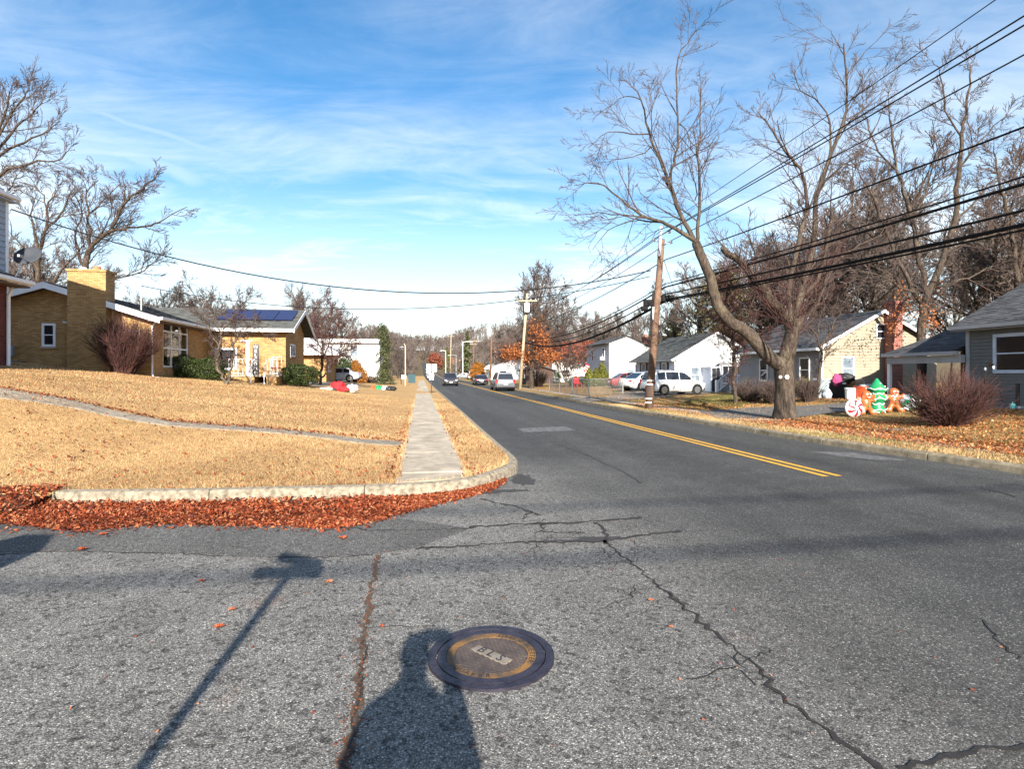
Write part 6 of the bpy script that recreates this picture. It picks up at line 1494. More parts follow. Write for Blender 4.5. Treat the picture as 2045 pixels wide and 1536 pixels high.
bush('flame_shrub', 'leaning olive and orange shrub beside the white house', 'shrub', ((716 - CX) / F * 62, 62, zt(x, 62)), [(0, 0, 1.0, .75, .7, 1.1), (-.25, 0, 1.9, .55, .5, .8), (.3, 0, .7, .8, .7, .8)], 6000, .07, 'autumn_shrub', 76, stems=5)
bush('round_shrub', 'round dark shrub behind the silver car, below the cream house', 'shrub', ((698 - CX) / F * 66, 66, 1.0), [(0, 0, .75, 1.5, 1.0, .9)], 5000, .07, 'boxwood', 77, stems=5)
bush('tall_shrub', 'dark tall shrub against the white house wall', 'shrub', ((690 - CX) / F * 70, 70, 1.3), [(0, 0, 1.2, 1.4, 1.0, 1.3)], 5000, .08, 'boxwood', 78, stems=5)
c = gp(953, 757)
bush('orange_shrub', 'big rust and olive shrub bulging at the kerb ahead of the black car', 'shrub', ((953 - CX) / F * 100, 100, .1), [(0, 0, 1.3, 1.5, 1.4, 1.4), (.2, 0, 2.4, 1.2, 1.2, 1.1)], 6000, .12, 'autumn_shrub', 79, stems=6)
bush('red_oak', 'russet red tree crown far ahead by the hilltop building', 'tree', ((868 - CX) / F * 330, 330, 3.6), [(0, 0, 6, 4, 4, 4), (4, 0, 4, 4, 3, 3)], 2500, .45, 'red_haze_leaf', 80, stems=4)
bush('red_maple', 'low rusty red tree crown behind the two-storey house', 'tree', ((1150 - CX) / F * 84, 84, .2), [(0, 0, 4.6, 4.2, 3, 1.7), (2.5, 0, 4.9, 2.5, 2, 1.2)], 9000, .14, 'red_haze_leaf', 81, stems=8)
# roadside oak that kept its brown leaves
Yo = gp(1062, 776).y
oak = px_tree('brown_oak', 'stout roadside oak holding rust-brown leaves beside the pale utility pole', Yo, [
 ([(1062, 778), (1061, 755), (1062, 725), (1066, 690), (1070, 650), (1078, 600), (1085, 560)], .48, .05), ([(1062, 715), (1040, 695), (1020, 690), (1000, 700)], .14, .03), ([(1063, 700), (1090, 680), (1110, 670), (1125, 665)], .14, .03), ([(1066, 690), (1085, 640), (1105, 600), (1128, 570)], .16, .03), ([(1066, 690), (1050, 650), (1045, 610), (1050, 575)], .13, .03), ([(1070, 650), (1095, 600), (1100, 560), (1085, 535)], .12, .03)],
 [(9, .36, .75, .13, .04, .2), (5, .5, .7, .14, .03, .15), (4, .5, .7, .14, .03, .1)], 41, (1062, 777), rmin=.013, Lb=3.6)
def hang_leaves(tree, boxes, n, size, material, Y, depth, seed):
    rg = np.random.default_rng(seed); P_ = []
    for (x0, x1, y0, y1, w) in boxes:
        for _ in range(int(n * w)):
            u, v = rg.normal(0, .42), rg.normal(0, .42); a = at((x0 + x1) / 2 + (x1 - x0) / 2 * u * 1.4, (y0 + y1) / 2 + (y1 - y0) / 2 * v * 1.4, Y + rg.normal(0, depth))
            P_.append(a - tree.location)
    P_ = np.array(P_); cl = rg.normal(0, 1, P_.shape)
    Vv, Fv, tt = leaf_cloud(rg, 0, lambda g, m: (P_, cl), size, 1.0); link('dead_leaves', mesh_np('dead_leaves', Vv, Fv, tt), MAT[material], tree)
hang_leaves(oak, [(998, 1030, 690, 725, .18), (1015, 1050, 690, 715, .2), (1055, 1085, 640, 675, .16), (1060, 1100, 665, 700, .25), (1065, 1110, 700, 730, .2), (1040, 1060, 700, 730, .12), (1095, 1120, 700, 720, .08)], 4200, .10, 'oak_leaf', Yo, 1.2, 91)
rust = [o for o in bpy.data.objects if o.get('label', '').startswith('tall bare tree with rust')][0]
hang_leaves(rust, [(1770, 1800, 625, 680, .3), (1780, 1840, 600, 640, .22), (1835, 1870, 600, 660, .3), (1850, 1880, 625, 665, .2), (1790, 1810, 560, 600, .1), (1865, 1880, 560, 600, .06)], 520, .055, 'oak_leaf', 25.2, .6, 92)

# ---------- leafless shrubs
def twig_shrub(name, label, px, py, w, top, n, seed, material='red_twig', rmin=.005, squash=1.0, sub=5, group=None, Y=None):
    rg = np.random.default_rng(seed); g = gp(px, py); Y = Y or g.y; x = (px - CX) / F * Y; z = zt(x, Y); Ht = (py - top) / F * Y; Wd = w / F * Y; L = []
    for i in range(n):
        a = rg.uniform(0, 6.28); lean = rg.uniform(0, 1.7) ** .8; ln = Ht * rg.uniform(.75, 1.15)
        p, r = shoot(rg, (math.cos(a) * .12 * Ht, math.sin(a) * .12 * Ht, -.05), (math.cos(a) * lean * Wd / Ht * 1.1, math.sin(a) * lean * Wd / Ht * .9, 1), ln * (1.02 - .16 * lean), rmin * 1.7, rmin * .8, 6, .13, .03); L.append((p, r))
        for j in range(sub):
            k = rg.integers(1, 5); q = nrm(rg.normal(0, 1, 3)); L.append(shoot(rg, p[k], nrm(p[k + 1] - p[k]) + q * .55, ln * rg.uniform(.15, .35), rmin, rmin * .7, 4, .12, .02))
    t = thing(name, label, 'shrub', (x, Y, z), 0, group); link('branches', tube_mesh('branches', L, 3, 4), MAT[material], t); return t
twig_shrub('bare_shrub', 'big tangled red-brown leafless shrub on the lawn in front of the carport', 1893, 852, 88, 738, 300, 101, rmin=.0048, sub=9)
twig_shrub('bare_shrub', 'dark reddish leafless shrub against the yellow gable wall by its white downspout', 250, 752, 34, 640, 330, 102, rmin=.0058, sub=9, Y=23.3)
twig_shrub('bare_shrub', 'tan leafless shrub row under the dark porch windows', 1500, 802, 45, 752, 240, 103, 'twig', rmin=.006)
twig_shrub('bare_shrub', 'brown leafless shrub between the porch steps and the forked tree', 1545, 806, 30, 755, 180, 104, 'twig', rmin=.006)
twig_shrub('bare_shrub', 'thin leafless shrub just behind the big trunk, near the grey bin', 1612, 803, 25, 748, 160, 105, 'twig', rmin=.006)
twig_shrub('bare_shrub', 'pale dry shrub at the foot of the white house', 742, 757, 24, 738, 160, 106, 'twig', rmin=.012, Y=64)
twig_shrub('bare_shrub', 'scrubby undergrowth in shade beneath the brown oak', 1075, 768, 14, 735, 140, 107, 'twig', rmin=.012, Y=60)
c = gp(1612, 800)
bush('green_shrub', 'yellow-green shrub with white blossoms behind the big trunk', 'shrub', ((1607 - CX) / F * 27.5, 27.5, zr((1607 - CX) / F * 27.5, 27.5)), [(0, 0, .5, .5, .45, .6)], 1500, .035, 'olive', 108, stems=5, pw=.4)
bush('yellow_shrub', 'small yellow-green shrub against the grey clapboards at the right edge', 'shrub', (*at(2035, 800, 18.6).to_2d(), .42), [(0, 0, .5, .42, .4, .55)], 1600, .03, 'olive', 109, stems=5, pw=.45)
# yucca by the bed edge
yu = gp(1532, 806); L = []
yt = thing('yucca', 'spiky green yucca in the leaf-covered bed left of the big trunk', 'plant', yu)
for i in range(46):
    a = i * 2.4; el = rnd.uniform(.25, 1.35); d = Vector((math.cos(a) * math.cos(el), math.sin(a) * math.cos(el), math.sin(el))); ln = rnd.uniform(.45, .7); sd_ = d.cross(Z_).normalized() * .022; tip = d * ln - Z_ * .1 * math.cos(el)
    MB().add([-sd_, sd_, d * ln * .55 + sd_ * 1.1, d * ln * .55 - sd_ * 1.1, tip], [(0, 1, 2, 3), (3, 2, 4)], rnd.random()).build('leaf', MAT['boxwood'], yt, fix=False)
# ================================================================== POLES, WIRES, SIGNS
def wpt(s, t, z): x, y = P(s, t); return Vector((x, y, z))
POLE = gp(1295, 817); ptop = at(1321, 452, POLE.y)
def on_pole(z): u = (z - POLE.z) / (ptop.z - POLE.z); return POLE.lerp(ptop, u)
up_ = thing('utility_pole', 'brown leaning utility pole with pale top, black splice boxes and white bands near its foot', 'utility pole', POLE)
lc = lambda v: Vector(v) - POLE
ptp = at(1322, 478, POLE.y)
MB().tube([lc(POLE - Vector((0, 0, .3))), lc(POLE.lerp(ptp, .5)), lc(ptp)], [.165, .145, .12], 14).build('pole', MAT['pole_wood'], up_, smooth_=True)
MB().tube([lc(at(1316.5, 512, POLE.y - .14)), lc(at(1320, 452, POLE.y - .14))], [.085, .07], 8).build('pole_extension', MAT['lilac_siding'], up_, smooth_=True)
for z_ in (0.25, 0.42, 1.02, 1.18):
    c = lc(on_pole(POLE.z + z_)); MB().lathe([(.172, 0), (.172, .05)], 16, c).build('reflective_band', MAT['vinyl_white'], up_)
MB().lathe([(.169, 0), (.169, .5)], 14, lc(on_pole(POLE.z + .48))).build('dark_sleeve', MAT['dark_brown'], up_)
for (px, py, w, hh) in ((1295, 605, .40, .26), (1287, 616, .26, .18), (1333, 596, .50, .26)):
    c = lc(at(px, py, POLE.y)); b = MB(); b.ell(c, (w * .5, .13, hh * .55), 10, 6)
    for k in (-.3, 0, .3): b.ell(c + Vector((w * k, 0, -.03)), (.05, .12, hh * .6), 8, 5)
    b.obox(c, w, .22, hh); b.build('splice_box', MAT['black_rubber'], up_, bevel=.03)
MB().obox(lc(at(1305, 626, POLE.y - .05)), .1, .08, .55).build('riser_box', MAT['grey_metal'], up_)
MB().tube([lc(at(1319, 628, POLE.y - .1)), lc(at(1317, 649, POLE.y - .1))], .03, 6).build('ground_rod', MAT['galvanised'], up_)
MB().tube([lc(on_pole(3.2) + Vector((-.16, -.02, 0))), lc(on_pole(5.1) + Vector((-.15, -.02, 0)))], .05, 8).build('cable_guard', MAT['black_plastic'], up_)
for (px, py) in ((1337, 461), (1306, 478), (1340, 482)):
    c = lc(at(px, py, POLE.y)); p0 = lc(on_pole(at(px, py, POLE.y).z - .1))
    br = MB().tube([p0, c + Vector((0, 0, -.08))], .022, 6).build('insulator_arm', MAT['grey_metal'], up_)
    MB().lathe([(.02, -.1), (.07, -.08), (.04, -.04), (.065, -.02), (.03, .05)], 10, c).build('insulator', MAT['slate_siding'], br)
def simple_pole(name, label, px, pyb, pxt, pyt, r, material, arms=(), cat='utility pole', group=None, Y=None):
    b = gp(px, pyb); Y = Y or b.y; b = Vector(((px - CX) / F * Y, Y, zt((px - CX) / F * Y, Y))); tp_ = at(pxt, pyt, Y)
    t = thing(name, label, cat, b, 0, group); MB().tube([(0, 0, -.3), tuple(tp_ - b)], [r, r * .75], 10).build('pole', MAT[material], t, smooth_=True)
    for (u, w, m) in arms:
        c = (tp_ - b) * u; MB().obox(c + Vector((0, -r, 0)), w, .1, .12).build('crossarm', MAT[m], t)
        for k in (-.42, -.2, .2, .42): MB().lathe([(.05, 0), (.07, .06), (.03, .18)], 8, c + Vector((w * k, -r, .06))).build('insulator', MAT['galvanised'], t)
    return t, b, tp_
p2, B2, T2 = simple_pole('utility_pole', 'pale leaning utility pole with crossarm beside the brown-leaved oak', 1038, 777, 1053, 586, .16, 'pale_pole', [(.92, 2.0, 'pale_pole')])
MB().lathe([(.22, 0), (.25, .1), (.25, .8), (.2, .88)], 12, (T2 - B2) * .80 + Vector((.1, -.42, 0))).build('transformer', MAT['white_paint'], p2)
p3, B3, T3 = simple_pole('utility_pole', 'dark brown utility pole between the black car and the silver one', 979, 765, 982, 660, .17, 'brown_wood', [])
MB().lathe([(.25, 0), (.28, .1), (.28, 1.0), (.2, 1.1)], 12, (T3 - B3) * .9 + Vector((-.3, -.4, 0))).build('transformer', MAT['white_paint'], p3)
p4, B4, T4 = simple_pole('utility_pole', 'far brown utility pole with crossarm behind the orange shrub', 944, 756, 947, 676, .2, 'brown_wood', [(.93, 2.6, 'pale_pole'), (.85, 2.2, 'pale_pole')], Y=150)
p5_, B5, T5 = simple_pole('utility_pole', 'farthest utility pole rising above the slope trees', 899, 742, 901, 668, .22, 'pale_pole', [(.95, 3.0, 'pale_pole')], Y=230)
NEAR = wpt(-14, 11.9, .13); pn = thing('utility_pole', 'brown utility pole on the far verge behind the viewer, end of the cables', 'utility pole', NEAR)
MB().tube([(0, 0, -.3), (0, 0, 9.6)], [.17, .12], 10).build('pole', MAT['pole_wood'], pn, smooth_=True)
def sagline(a, b, sag, n=24): return [a.lerp(b, k / (n - 1)) - Vector((0, 0, 4 * sag * (k / (n - 1)) * (1 - k / (n - 1)))) for k in range(n)]
def cable(label, pts, r, name='overhead_wire', group='overhead cables on the roadside poles', material='black_rubber', twist=0):
    a = np.array([tuple(p) for p in pts]); o = link(name, tube_mesh(name, [(a, np.full(len(a), r))], 5, 5), MAT[material])
    return tag(o, label, 'wire', group)
def run(label, px1, py1, pyE, r, s_off=0.0, zf_=None, sag2=.45, spans=3, pxE=2045, r2=None):
    a = at(px1, py1, POLE.y); sa, ta = ST(a.x, a.y); tn = 11.9 + s_off
    kx = (pxE - CX) / F
    # where the straight run from this pole to the near one leaves the picture
    best = None
    for k in range(400):
        u = k / 400; s_ = sa + (-14 - sa) * u; t_ = ta + (tn - ta) * u; x, y = P(s_, t_)
        if y > 0.5 and x / y >= kx: best = (s_, t_, y); break
    sE, tE, yE = best; zE = H + (HY - pyE) * yE / F; slope = (zE - a.z) / (sE - sa); pts = []
    for k in range(40):
        s_ = -14 + (sa + 14) * k / 39; t_ = tn + (ta - tn) * k / 39; z = a.z + slope * (s_ - sa) + .0011 * (s_ - sa) * (s_ - sE); pts.append(wpt(s_, t_, z))
    far = [(B2, T2), (B3, T3), (B4, T4)][:spans]; prev = a
    for i, (b_, t_) in enumerate(far):
        z = a.z - .2 + (b_.z - .13); nx = Vector((b_.lerp(t_, min(1, (z - b_.z) / (t_.z - b_.z))).x + (px1 - 1318) / F * POLE.y, b_.y, z)); pts += sagline(prev, nx, sag2 * (1 + .5 * i), 16)[1:]; prev = nx
    cable(label, pts, r)
run('thin topmost overhead wire, single, above the thick pair', 1331, 447, -46, .011, .25)
run('thick overhead cable of the highest pair, its upper strand', 1336, 459, 30, .017, .2)
run('thick overhead cable of the highest pair, its lower strand', 1306, 477, 44, .017, -.25, spans=3)
run('overhead wire running third from the top, below the highest pair', 1341, 480, 103, .016, .25)
run('twisted overhead cable midway down the pole, fourth from the top', 1330, 518, 250, .022, .0)
run('slim overhead cable just above the upper of the two heavy bundles', 1329, 567, 350, .019, .0, sag2=.8)
run('heavy overhead bundle, upper of the two, above the splice boxes', 1329, 573, 364, .034, .05, sag2=.85)
run('single black telephone cable between the two heavy bundles', 1326, 588, 419, .028, .0, sag2=.9)
run('heavy overhead bundle, lowest on the pole, through the splice boxes', 1331, 598, 446, .042, .0, sag2=1.0)
run('slim black cable lashed under the lowest heavy bundle', 1331, 601, 459, .022, .04, sag2=1.0)
cable('cable crossing the side street behind the viewer, lower of two', sagline(NEAR + Vector((0, 0, 8.6)), Vector((-16, -16.6, 9.0)), .3, 24), .038, 'crossing_cable', 'cables crossing behind the viewer')
cable('cable crossing the side street behind the viewer, upper of two', sagline(NEAR + Vector((0, 0, 9.45)), Vector((-16, -16.6, 9.9)), .3, 24), .03, 'crossing_cable', 'cables crossing behind the viewer')
cable('long sagging service wire from the pole to the red brick house', sagline(at(1300, 540, POLE.y), Vector((-16.5, 18.5, 7.05)), 1.75, 30), .022, 'service_wire', 'service wires crossing the street')
cable('lower service wire from the pole to the yellow house mast', sagline(at(1298, 552, POLE.y), hp(yellow_house, -.58, .48, 4.0), 1.2, 30), .016, 'service_wire', 'service wires crossing the street')
cable('thin service wire from the pale pole to the cream house', sagline(B2.lerp(T2, .8), wpt(53, -9, 4.6), .9, 24), .014, 'service_wire', 'service wires crossing the street')
cable('thin service wire from the far brown pole over the street', sagline(B3.lerp(T3, .78), wpt(90, -8, 5.4), .7, 24), .022, 'service_wire', 'service wires crossing the street')
cable('thin service drop from the pole to the white and blue house', sagline(at(1326, 520, POLE.y), wpt(38.5, 20, 4.2), .35, 16), .011, 'service_wire', 'service wires crossing the street')

# street lamps far along the road
def street_lamp(label, px, pyb, pyt, Y, arm, r=.09, material='galvanised'):
    x = (px - CX) / F * Y; z = zt(x, Y); ht = H + (HY - pyt) * Y / F - z
    t = thing('street_lamp', label, 'street lamp', (x, Y, z), 0, 'street lamps along the road')
    MB().tube([(0, 0, 0), (0, 0, ht)], [r, r * .6], 8).build('pole', MAT[material], t); w = arm / F * Y
    MB().tube([(0, 0, ht * .97), (w * .5, 0, ht * 1.0), (w, 0, ht * .985)], r * .5, 6).build('arm', MAT[material], t)
    MB().obox((w * 1.08, 0, ht * .98), abs(w) * .2 + .3, .25, .12).build('lamp_head', MAT['lamp_clear'], t); return t
street_lamp('pale street lamp with an arm on both sides, behind the orange shrub', 924, 752, 682, 160, 16, .16, 'white_paint'); street_lamp('pale street lamp with short left arm by the cypress', 890, 744, 700, 240, -9, .18, 'white_paint'); street_lamp('grey street lamp with left arm farther up the road', 911, 742, 709, 210, -13, .16)
# modern lantern on the left verge, and the lamp post beside it
Yl = 70; x = (801 - CX) / F * Yl; z = zt(x, Yl)
t = thing('lantern_post', 'slim dark lantern post with a wide flat hood beside the drooping evergreen', 'street lamp', (x, Yl, z)); ht = H + (HY - 696) * Yl / F - z
MB().tube([(0, 0, 0), (0, 0, ht)], .05, 8).build('pole', MAT['black_plastic'], t); MB().lathe([(.03, -.25), (.12, -.05), (.33, .0), (.3, .06), (.05, .2)], 14, (.1, 0, ht + .1)).build('hood', MAT['slate_siding'], t)
x = (809.5 - CX) / F * 62; z = zt(x, 62); ht = H + (HY - 691) * 62 / F - z
t = thing('sign_post', 'tall cream post carrying a small white board low down, on the left verge', 'sign', (x, 62, z)); MB().tube([(0, 0, 0), (0, 0, ht)], .055, 8).build('post', MAT['sign_back'], t); MB().tube([(0, 0, ht), (-.14, 0, ht + .25)], .06, 8).build('post_top', MAT['pale_pole'], t)
MB().box(-.42, .1, -.09, -.06, .75, 1.2).build('board', MAT['vinyl_white'], t)
# the road sign seen from behind
sg = gp(861.5, 786); t = thing('road_sign', 'back of a road sign, pinkish plate over a small white plate on a thin post', 'road sign', sg)
ht = H + (HY - 727) * sg.y / F - sg.z; k = sg.y / F
MB().box(-.03, .03, -.035, .025, -.1, ht).build('post', MAT['dark_brown'], t); MB().box(-9.8 * k, 10.8 * k, .03, .045, ht - 16 * k, ht).build('sign_plate', MAT['sign_back'], t, bevel=.01); MB().box(-4.2 * k, 4.5 * k, .03, .045, ht - 32 * k, ht - 17.5 * k).build('lower_plate', MAT['vinyl_white'], t)
# signs that stand behind the viewer and throw their shadows into view
t = thing('street_name_sign', 'green street name blades crossed on a steel post, behind the viewer', 'street sign', (-1.17, -.74, 0))
MB().tube([(0, 0, -.1), (0, 0, 2.64)], .034, 10).build('post', MAT['galvanised'], t)
MB().box(-.30, .26, -.006, .006, 2.40, 2.53).build('blade', MAT['street_green'], t); MB().obox((.0, 0, 2.60), .52, .012, .12, Matrix.Rotation(R_(-28), 3, 'Z')).build('blade', MAT['street_green'], t)
t = thing('stop_sign', 'red octagonal sign on a steel post beside the side street', 'stop sign', (-4.15, .42, 0))
MB().tube([(0, 0, -.1), (0, 0, 2.3)], .028, 10).build('post', MAT['galvanised'], t)
MB().prism([(.40 * math.cos(R_(22.5 + 45 * i)), -.035, 2.08 + .40 * math.sin(R_(22.5 + 45 * i))) for i in range(8)], (0, -.004, 0)).build('sign_face', MAT['stop_red'], t)

# ================================================================== VEHICLES
def car(label, loc, heading, paint, kind='suv', L=4.6, W=1.86, Ht=1.62, group=None, name='car', cat='car', plate=True, slope=0.0):
    t = thing(name, label, cat, loc, heading, group); t.rotation_euler = (0, -slope, heading)
    k = Ht / 1.62; hl = L / 2; hw = W / 2; zb = (.98 if kind == 'suv' else .92) * (k if kind == 'suv' else Ht / 1.45)
    if kind == 'suv':
        st = [(-.5, .46, .82, .84), (-.488, .34, .94, .93), (-.44, .25, 1.0, .98), (-.2, .22, 1.0, 1), (.1, .22, 1.0, 1), (.27, .22, 1.01, .99), (.36, .24, .98, .97), (.44, .27, .91, .92), (.485, .32, .78, .82), (.5, .40, .62, .74)]
        cab = [(-.485, 0), (-.43, .93), (-.12, 1.0), (.10, .95), (.29, 0)]; pil = (-.25, -.0)
    else:
        st = [(-.5, .42, .80, .82), (-.485, .32, .95, .92), (-.42, .24, 1.0, .97), (-.2, .21, 1.0, 1), (.1, .21, 1.0, 1), (.24, .21, 1.0, .99), (.36, .23, .93, .96), (.45, .27, .83, .90), (.488, .32, .68, .80), (.5, .38, .55, .72)]
        cab = [(-.40, 0), (-.22, .92), (-.06, 1.0), (.08, .95), (.27, 0)]; pil = (-.17, .02)
    zs = zb; vs = []
    for xf, zl_, zh, f in st:
        zl2, zh2 = zl_ * k, zs * zh; w = hw * f; x = xf * L
        ring = [(-w * .84, zl2), (-w * .965, zl2 + .10), (-w, zl2 + (zh2 - zl2) * .55), (-w * .965, zh2 - .07), (-w * .86, zh2)]
        ring = ring + [(-y, z) for y, z in ring[::-1]]; vs += [(x, y, z) for y, z in ring]
    n = 10; m = len(st); fs = [(i * n + j, i * n + (j + 1) % n, (i + 1) * n + (j + 1) % n, (i + 1) * n + j) for i in range(m - 1) for j in range(n)] + [list(range(n))[::-1], list(range((m - 1) * n, m * n))]
    b = MB().add(vs, fs)
    hb, ht_ = hw * .885, hw * .70
    def sp(x, u, sgn, out=0.0):
        xs = [c[0] * L for c in cab]; zr_ = np.interp(x, xs, [zb - .03 + c[1] * (Ht - zb + .03) for c in cab]); z = (zb - .03) + (zr_ - zb + .03) * u
        q = (z - zb) / (Ht - zb); return (x, sgn * (hb + (ht_ - hb) * max(0, q) + out), z)
    prof = []
    for i in range(len(cab) - 1):
        for j in range(4): prof.append((cab[i][0] + (cab[i + 1][0] - cab[i][0]) * j / 4) * L)
    prof.append(cab[-1][0] * L)
    lv, rv = [sp(x, 1, -1) for x in prof], [sp(x, 1, 1) for x in prof]; lb_, rb_ = [sp(x, 0, -1) for x in prof], [sp(x, 0, 1) for x in prof]; q = len(prof)
    b.add(lv + rv, [(i, i + 1, q + i + 1, q + i) for i in range(q - 1)]); b.add(lb_ + lv, [(i, i + 1, q + i + 1, q + i) for i in range(q - 1)]); b.add(rb_ + rv, [(i, i + 1, q + i + 1, q + i) for i in range(q - 1)])
    body = b.build('body', MAT[paint], t, smooth_=True); es = body.modifiers.new('edge', 'EDGE_SPLIT'); es.split_angle = R_(38)
    xs = [c[0] * L for c in cab]
    def pane(pts, nm): # thin glass just proud of the cabin
        c = sum((Vector(p) for p in pts), Vector()) / len(pts); nrm_ = (Vector(pts[1]) - Vector(pts[0])).cross(Vector(pts[2]) - Vector(pts[0])).normalized()
        if nrm_.dot(c - Vector((0, 0, .8))) < 0: nrm_ = -nrm_
        MB().prism([Vector(p) + nrm_ * .006 for p in pts], nrm_ * .006).build(nm, MAT['dark_glass'], t)
    def across(x0, u0, x1, u1, nm, f=.88):
        def pt(x, sgn, ff):
            p = sp(x, 1, sgn); return (p[0], p[1] * ff, p[2])
        a, c = x0 + (x1 - x0) * u0, x0 + (x1 - x0) * u1
        pane([pt(a, -1, f), pt(a, 1, f), pt(c, 1, f), pt(c, -1, f)], nm)
    across(xs[4], .08, xs[3], .9, 'windscreen'); across(xs[0], .10, xs[1], .88, 'rear_window')
    for sgn in (-1, 1):
        cuts = [xs[0] + .09 * L, pil[0] * L - .03, pil[0] * L + .03, pil[1] * L - .03, pil[1] * L + .03, xs[4] - .075 * L]
        for a, c in ((cuts[0], cuts[1]), (cuts[2], cuts[3]), (cuts[4], cuts[5])):
            if c - a < .12: continue
            ks = [a + (c - a) * j / 4 for j in range(5)]
            pane([sp(x, .12, sgn, .002) for x in (a, c)] + [sp(x, .86, sgn, .002) for x in ks[::-1]], 'side_window')
        for hx in (pil[0] * L - .02 * L, pil[1] * L - .02 * L):
            MB().obox((hx, sgn * (hw * .985), zb * .86), .17, .035, .03).build('door_handle', MAT['chrome'], t)
            MB().obox((hx + .02 * L, sgn * hw * .992, zb * .6), .010, .02, zb * .62).build('door_gap', MAT['black_rubber'], t)
        mm = MB().obox((xs[4] - .06 * L, sgn * (hw + .09), zb + .05), .11, .2, .14).build('mirror', MAT[paint], t, bevel=.03)
        for xw in (-.305 * L, .315 * L):
            R = .345 * (k if kind == 'suv' else .96); wheel = thing('wheel', None, None, (xw, sgn * (hw - .10), R)); wheel.parent = t
            MB().lathe([(R * .62, -.115), (R * .9, -.11), (R, -.07), (R, .07), (R * .9, .11), (R * .62, .115)], 22, (0, 0, 0), 'y').build('tyre', MAT['black_rubber'], wheel, smooth_=False)
            rm = MB().lathe([(.03, .092), (R * .15, .10), (R * .15, .118), (.03, .12)], 12, (0, 0, 0), 'y') if sgn > 0 else MB().lathe([(.03, -.12), (R * .15, -.118), (R * .15, -.10), (.03, -.092)], 12, (0, 0, 0), 'y')
            for j in range(5):
                a = j * 2 * math.pi / 5 + .3; rm.obox((math.cos(a) * R * .35, sgn * .105, math.sin(a) * R * .35), R * .56, .016, R * .17, Matrix.Rotation(-a, 3, 'Y'))
            rm.lathe([(R * .60, sgn * .10), (R * .66, sgn * .118), (R * .60, sgn * .119)], 22, (0, 0, 0), 'y'); rm.build('rim', MAT['chrome'], wheel)
            MB().lathe([(.01, -.012), (R * 1.17, -.012), (R * 1.17, .012), (.01, .012)], 22, (xw, sgn * (hw * .985), R + .01), 'y').build('wheel_arch', MAT['black_plastic'], t)
    f0, r0 = hl, -hl; zl0 = zb * .70
    for sgn in (-1, 1):
        MB().obox((f0 - .15, sgn * hw * .66, zb * .73), .2, W * .2, .15, Matrix.Rotation(sgn * R_(-18), 3, 'Z')).build('headlight', MAT['lamp_clear'], t, bevel=.03)
        if kind == 'suv': MB().obox((r0 + .07, sgn * hw * .84, zb * .86), .14, W * .105, .34).build('tail_light', MAT['tail_red'], t, bevel=.025)
        else: MB().obox((r0 + .085, sgn * hw * .70, zb * .82), .15, W * .20, .15).build('tail_light', MAT['tail_red'], t, bevel=.025)
    MB().obox((f0 - .035, 0, zb * .62), .10, W * .46, .2).build('grille', MAT['black_plastic'], t, bevel=.02)
    MB().obox((f0 - .02, 0, zb * .63), .10, W * .44, .022).build('grille_bar', MAT['chrome'], t)
    for xx, nm in ((f0 - .04, 'bumper'), (r0 + .04, 'bumper')): MB().obox((xx, 0, .36 * k), .14, W * .74, .13).build(nm, MAT['black_plastic'], t, bevel=.03)
    if plate:
        MB().obox((r0 + .005, 0, zb * .66), .03, .36, .17).build('number_plate', MAT['plate_white'], t)
        MB().obox((f0 + .005, 0, .45 * k), .03, .34, .15).build('number_plate', MAT['plate_white'], t)
    MB().box(-hl * .9, hl * .9, -hw * .8, hw * .8, .17 * k, .26 * k).build('underbody', MAT['black_rubber'], t)
    if kind == 'suv':
        for sgn in (-1, 1): MB().tube([(xs[1] + .1, sgn * ht_ * .93, Ht * .985), (xs[2], sgn * ht_ * .93, Ht + .045), (xs[3] - .05, sgn * ht_ * .93, Ht * .975)], .02, 6).build('roof_rail', MAT['grey_metal'], t)
    return t
hU = math.atan2(U.y, U.x); hV = math.atan2(V.y, V.x)
def car_at(label, px, py, heading, paint, Y=None, **kw):
    g = gp(px, py) if Y is None else None
    if g is None: x = (px - CX) / F * Y; g = Vector((x, Y, zt(x, Y)))
    return car(label, g, heading, paint, **kw)
c = gp(1349, 789.5)
car('white crossover with five-spoke wheels parked nose-in beside the blue house', c + Vector((0, .6, .03)), hV + .12, 'white_car', 'suv', 3.75, 1.8, 1.5)
g = gp(1281, 783); car('pearl white sedan parked behind the white crossover, its red tail light showing', Vector((g.x + 1.2, g.y + 2.3, g.z + .03)), hV + .25, 'pearl_car', 'sedan', 4.8, 1.85, 1.45)
g = Vector(((1262 - CX) / F * 50, 50, .3)); car('dark red car half hidden behind the pearl white sedan', g, hV, 'red_car', 'sedan', 4.3, 1.75, 1.4)
car_at('silver sport utility car driving away in the right lane, rear lights and plate visible', 1003, 780, hU, 'silver_car', kind='suv', L=4.5, W=1.84, Ht=1.70)
car_at('black sedan driving away ahead of the silver car', 959, 769, hU, 'black_car', kind='sedan', L=4.7, W=1.82, Ht=1.42)
car_at('dark sport utility car coming toward the viewer with bright headlights', 899, 770.5, hU + math.pi, 'charcoal_car', kind='suv', L=4.5, W=1.86, Ht=1.66)
car_at('pale blue-silver sedan parked up the drive by the reddish bare tree', 674, 0, hV + math.pi - .12, 'ice_car', Y=56.5, kind='sedan', L=4.7, W=1.82, Ht=1.44, slope=-.05)
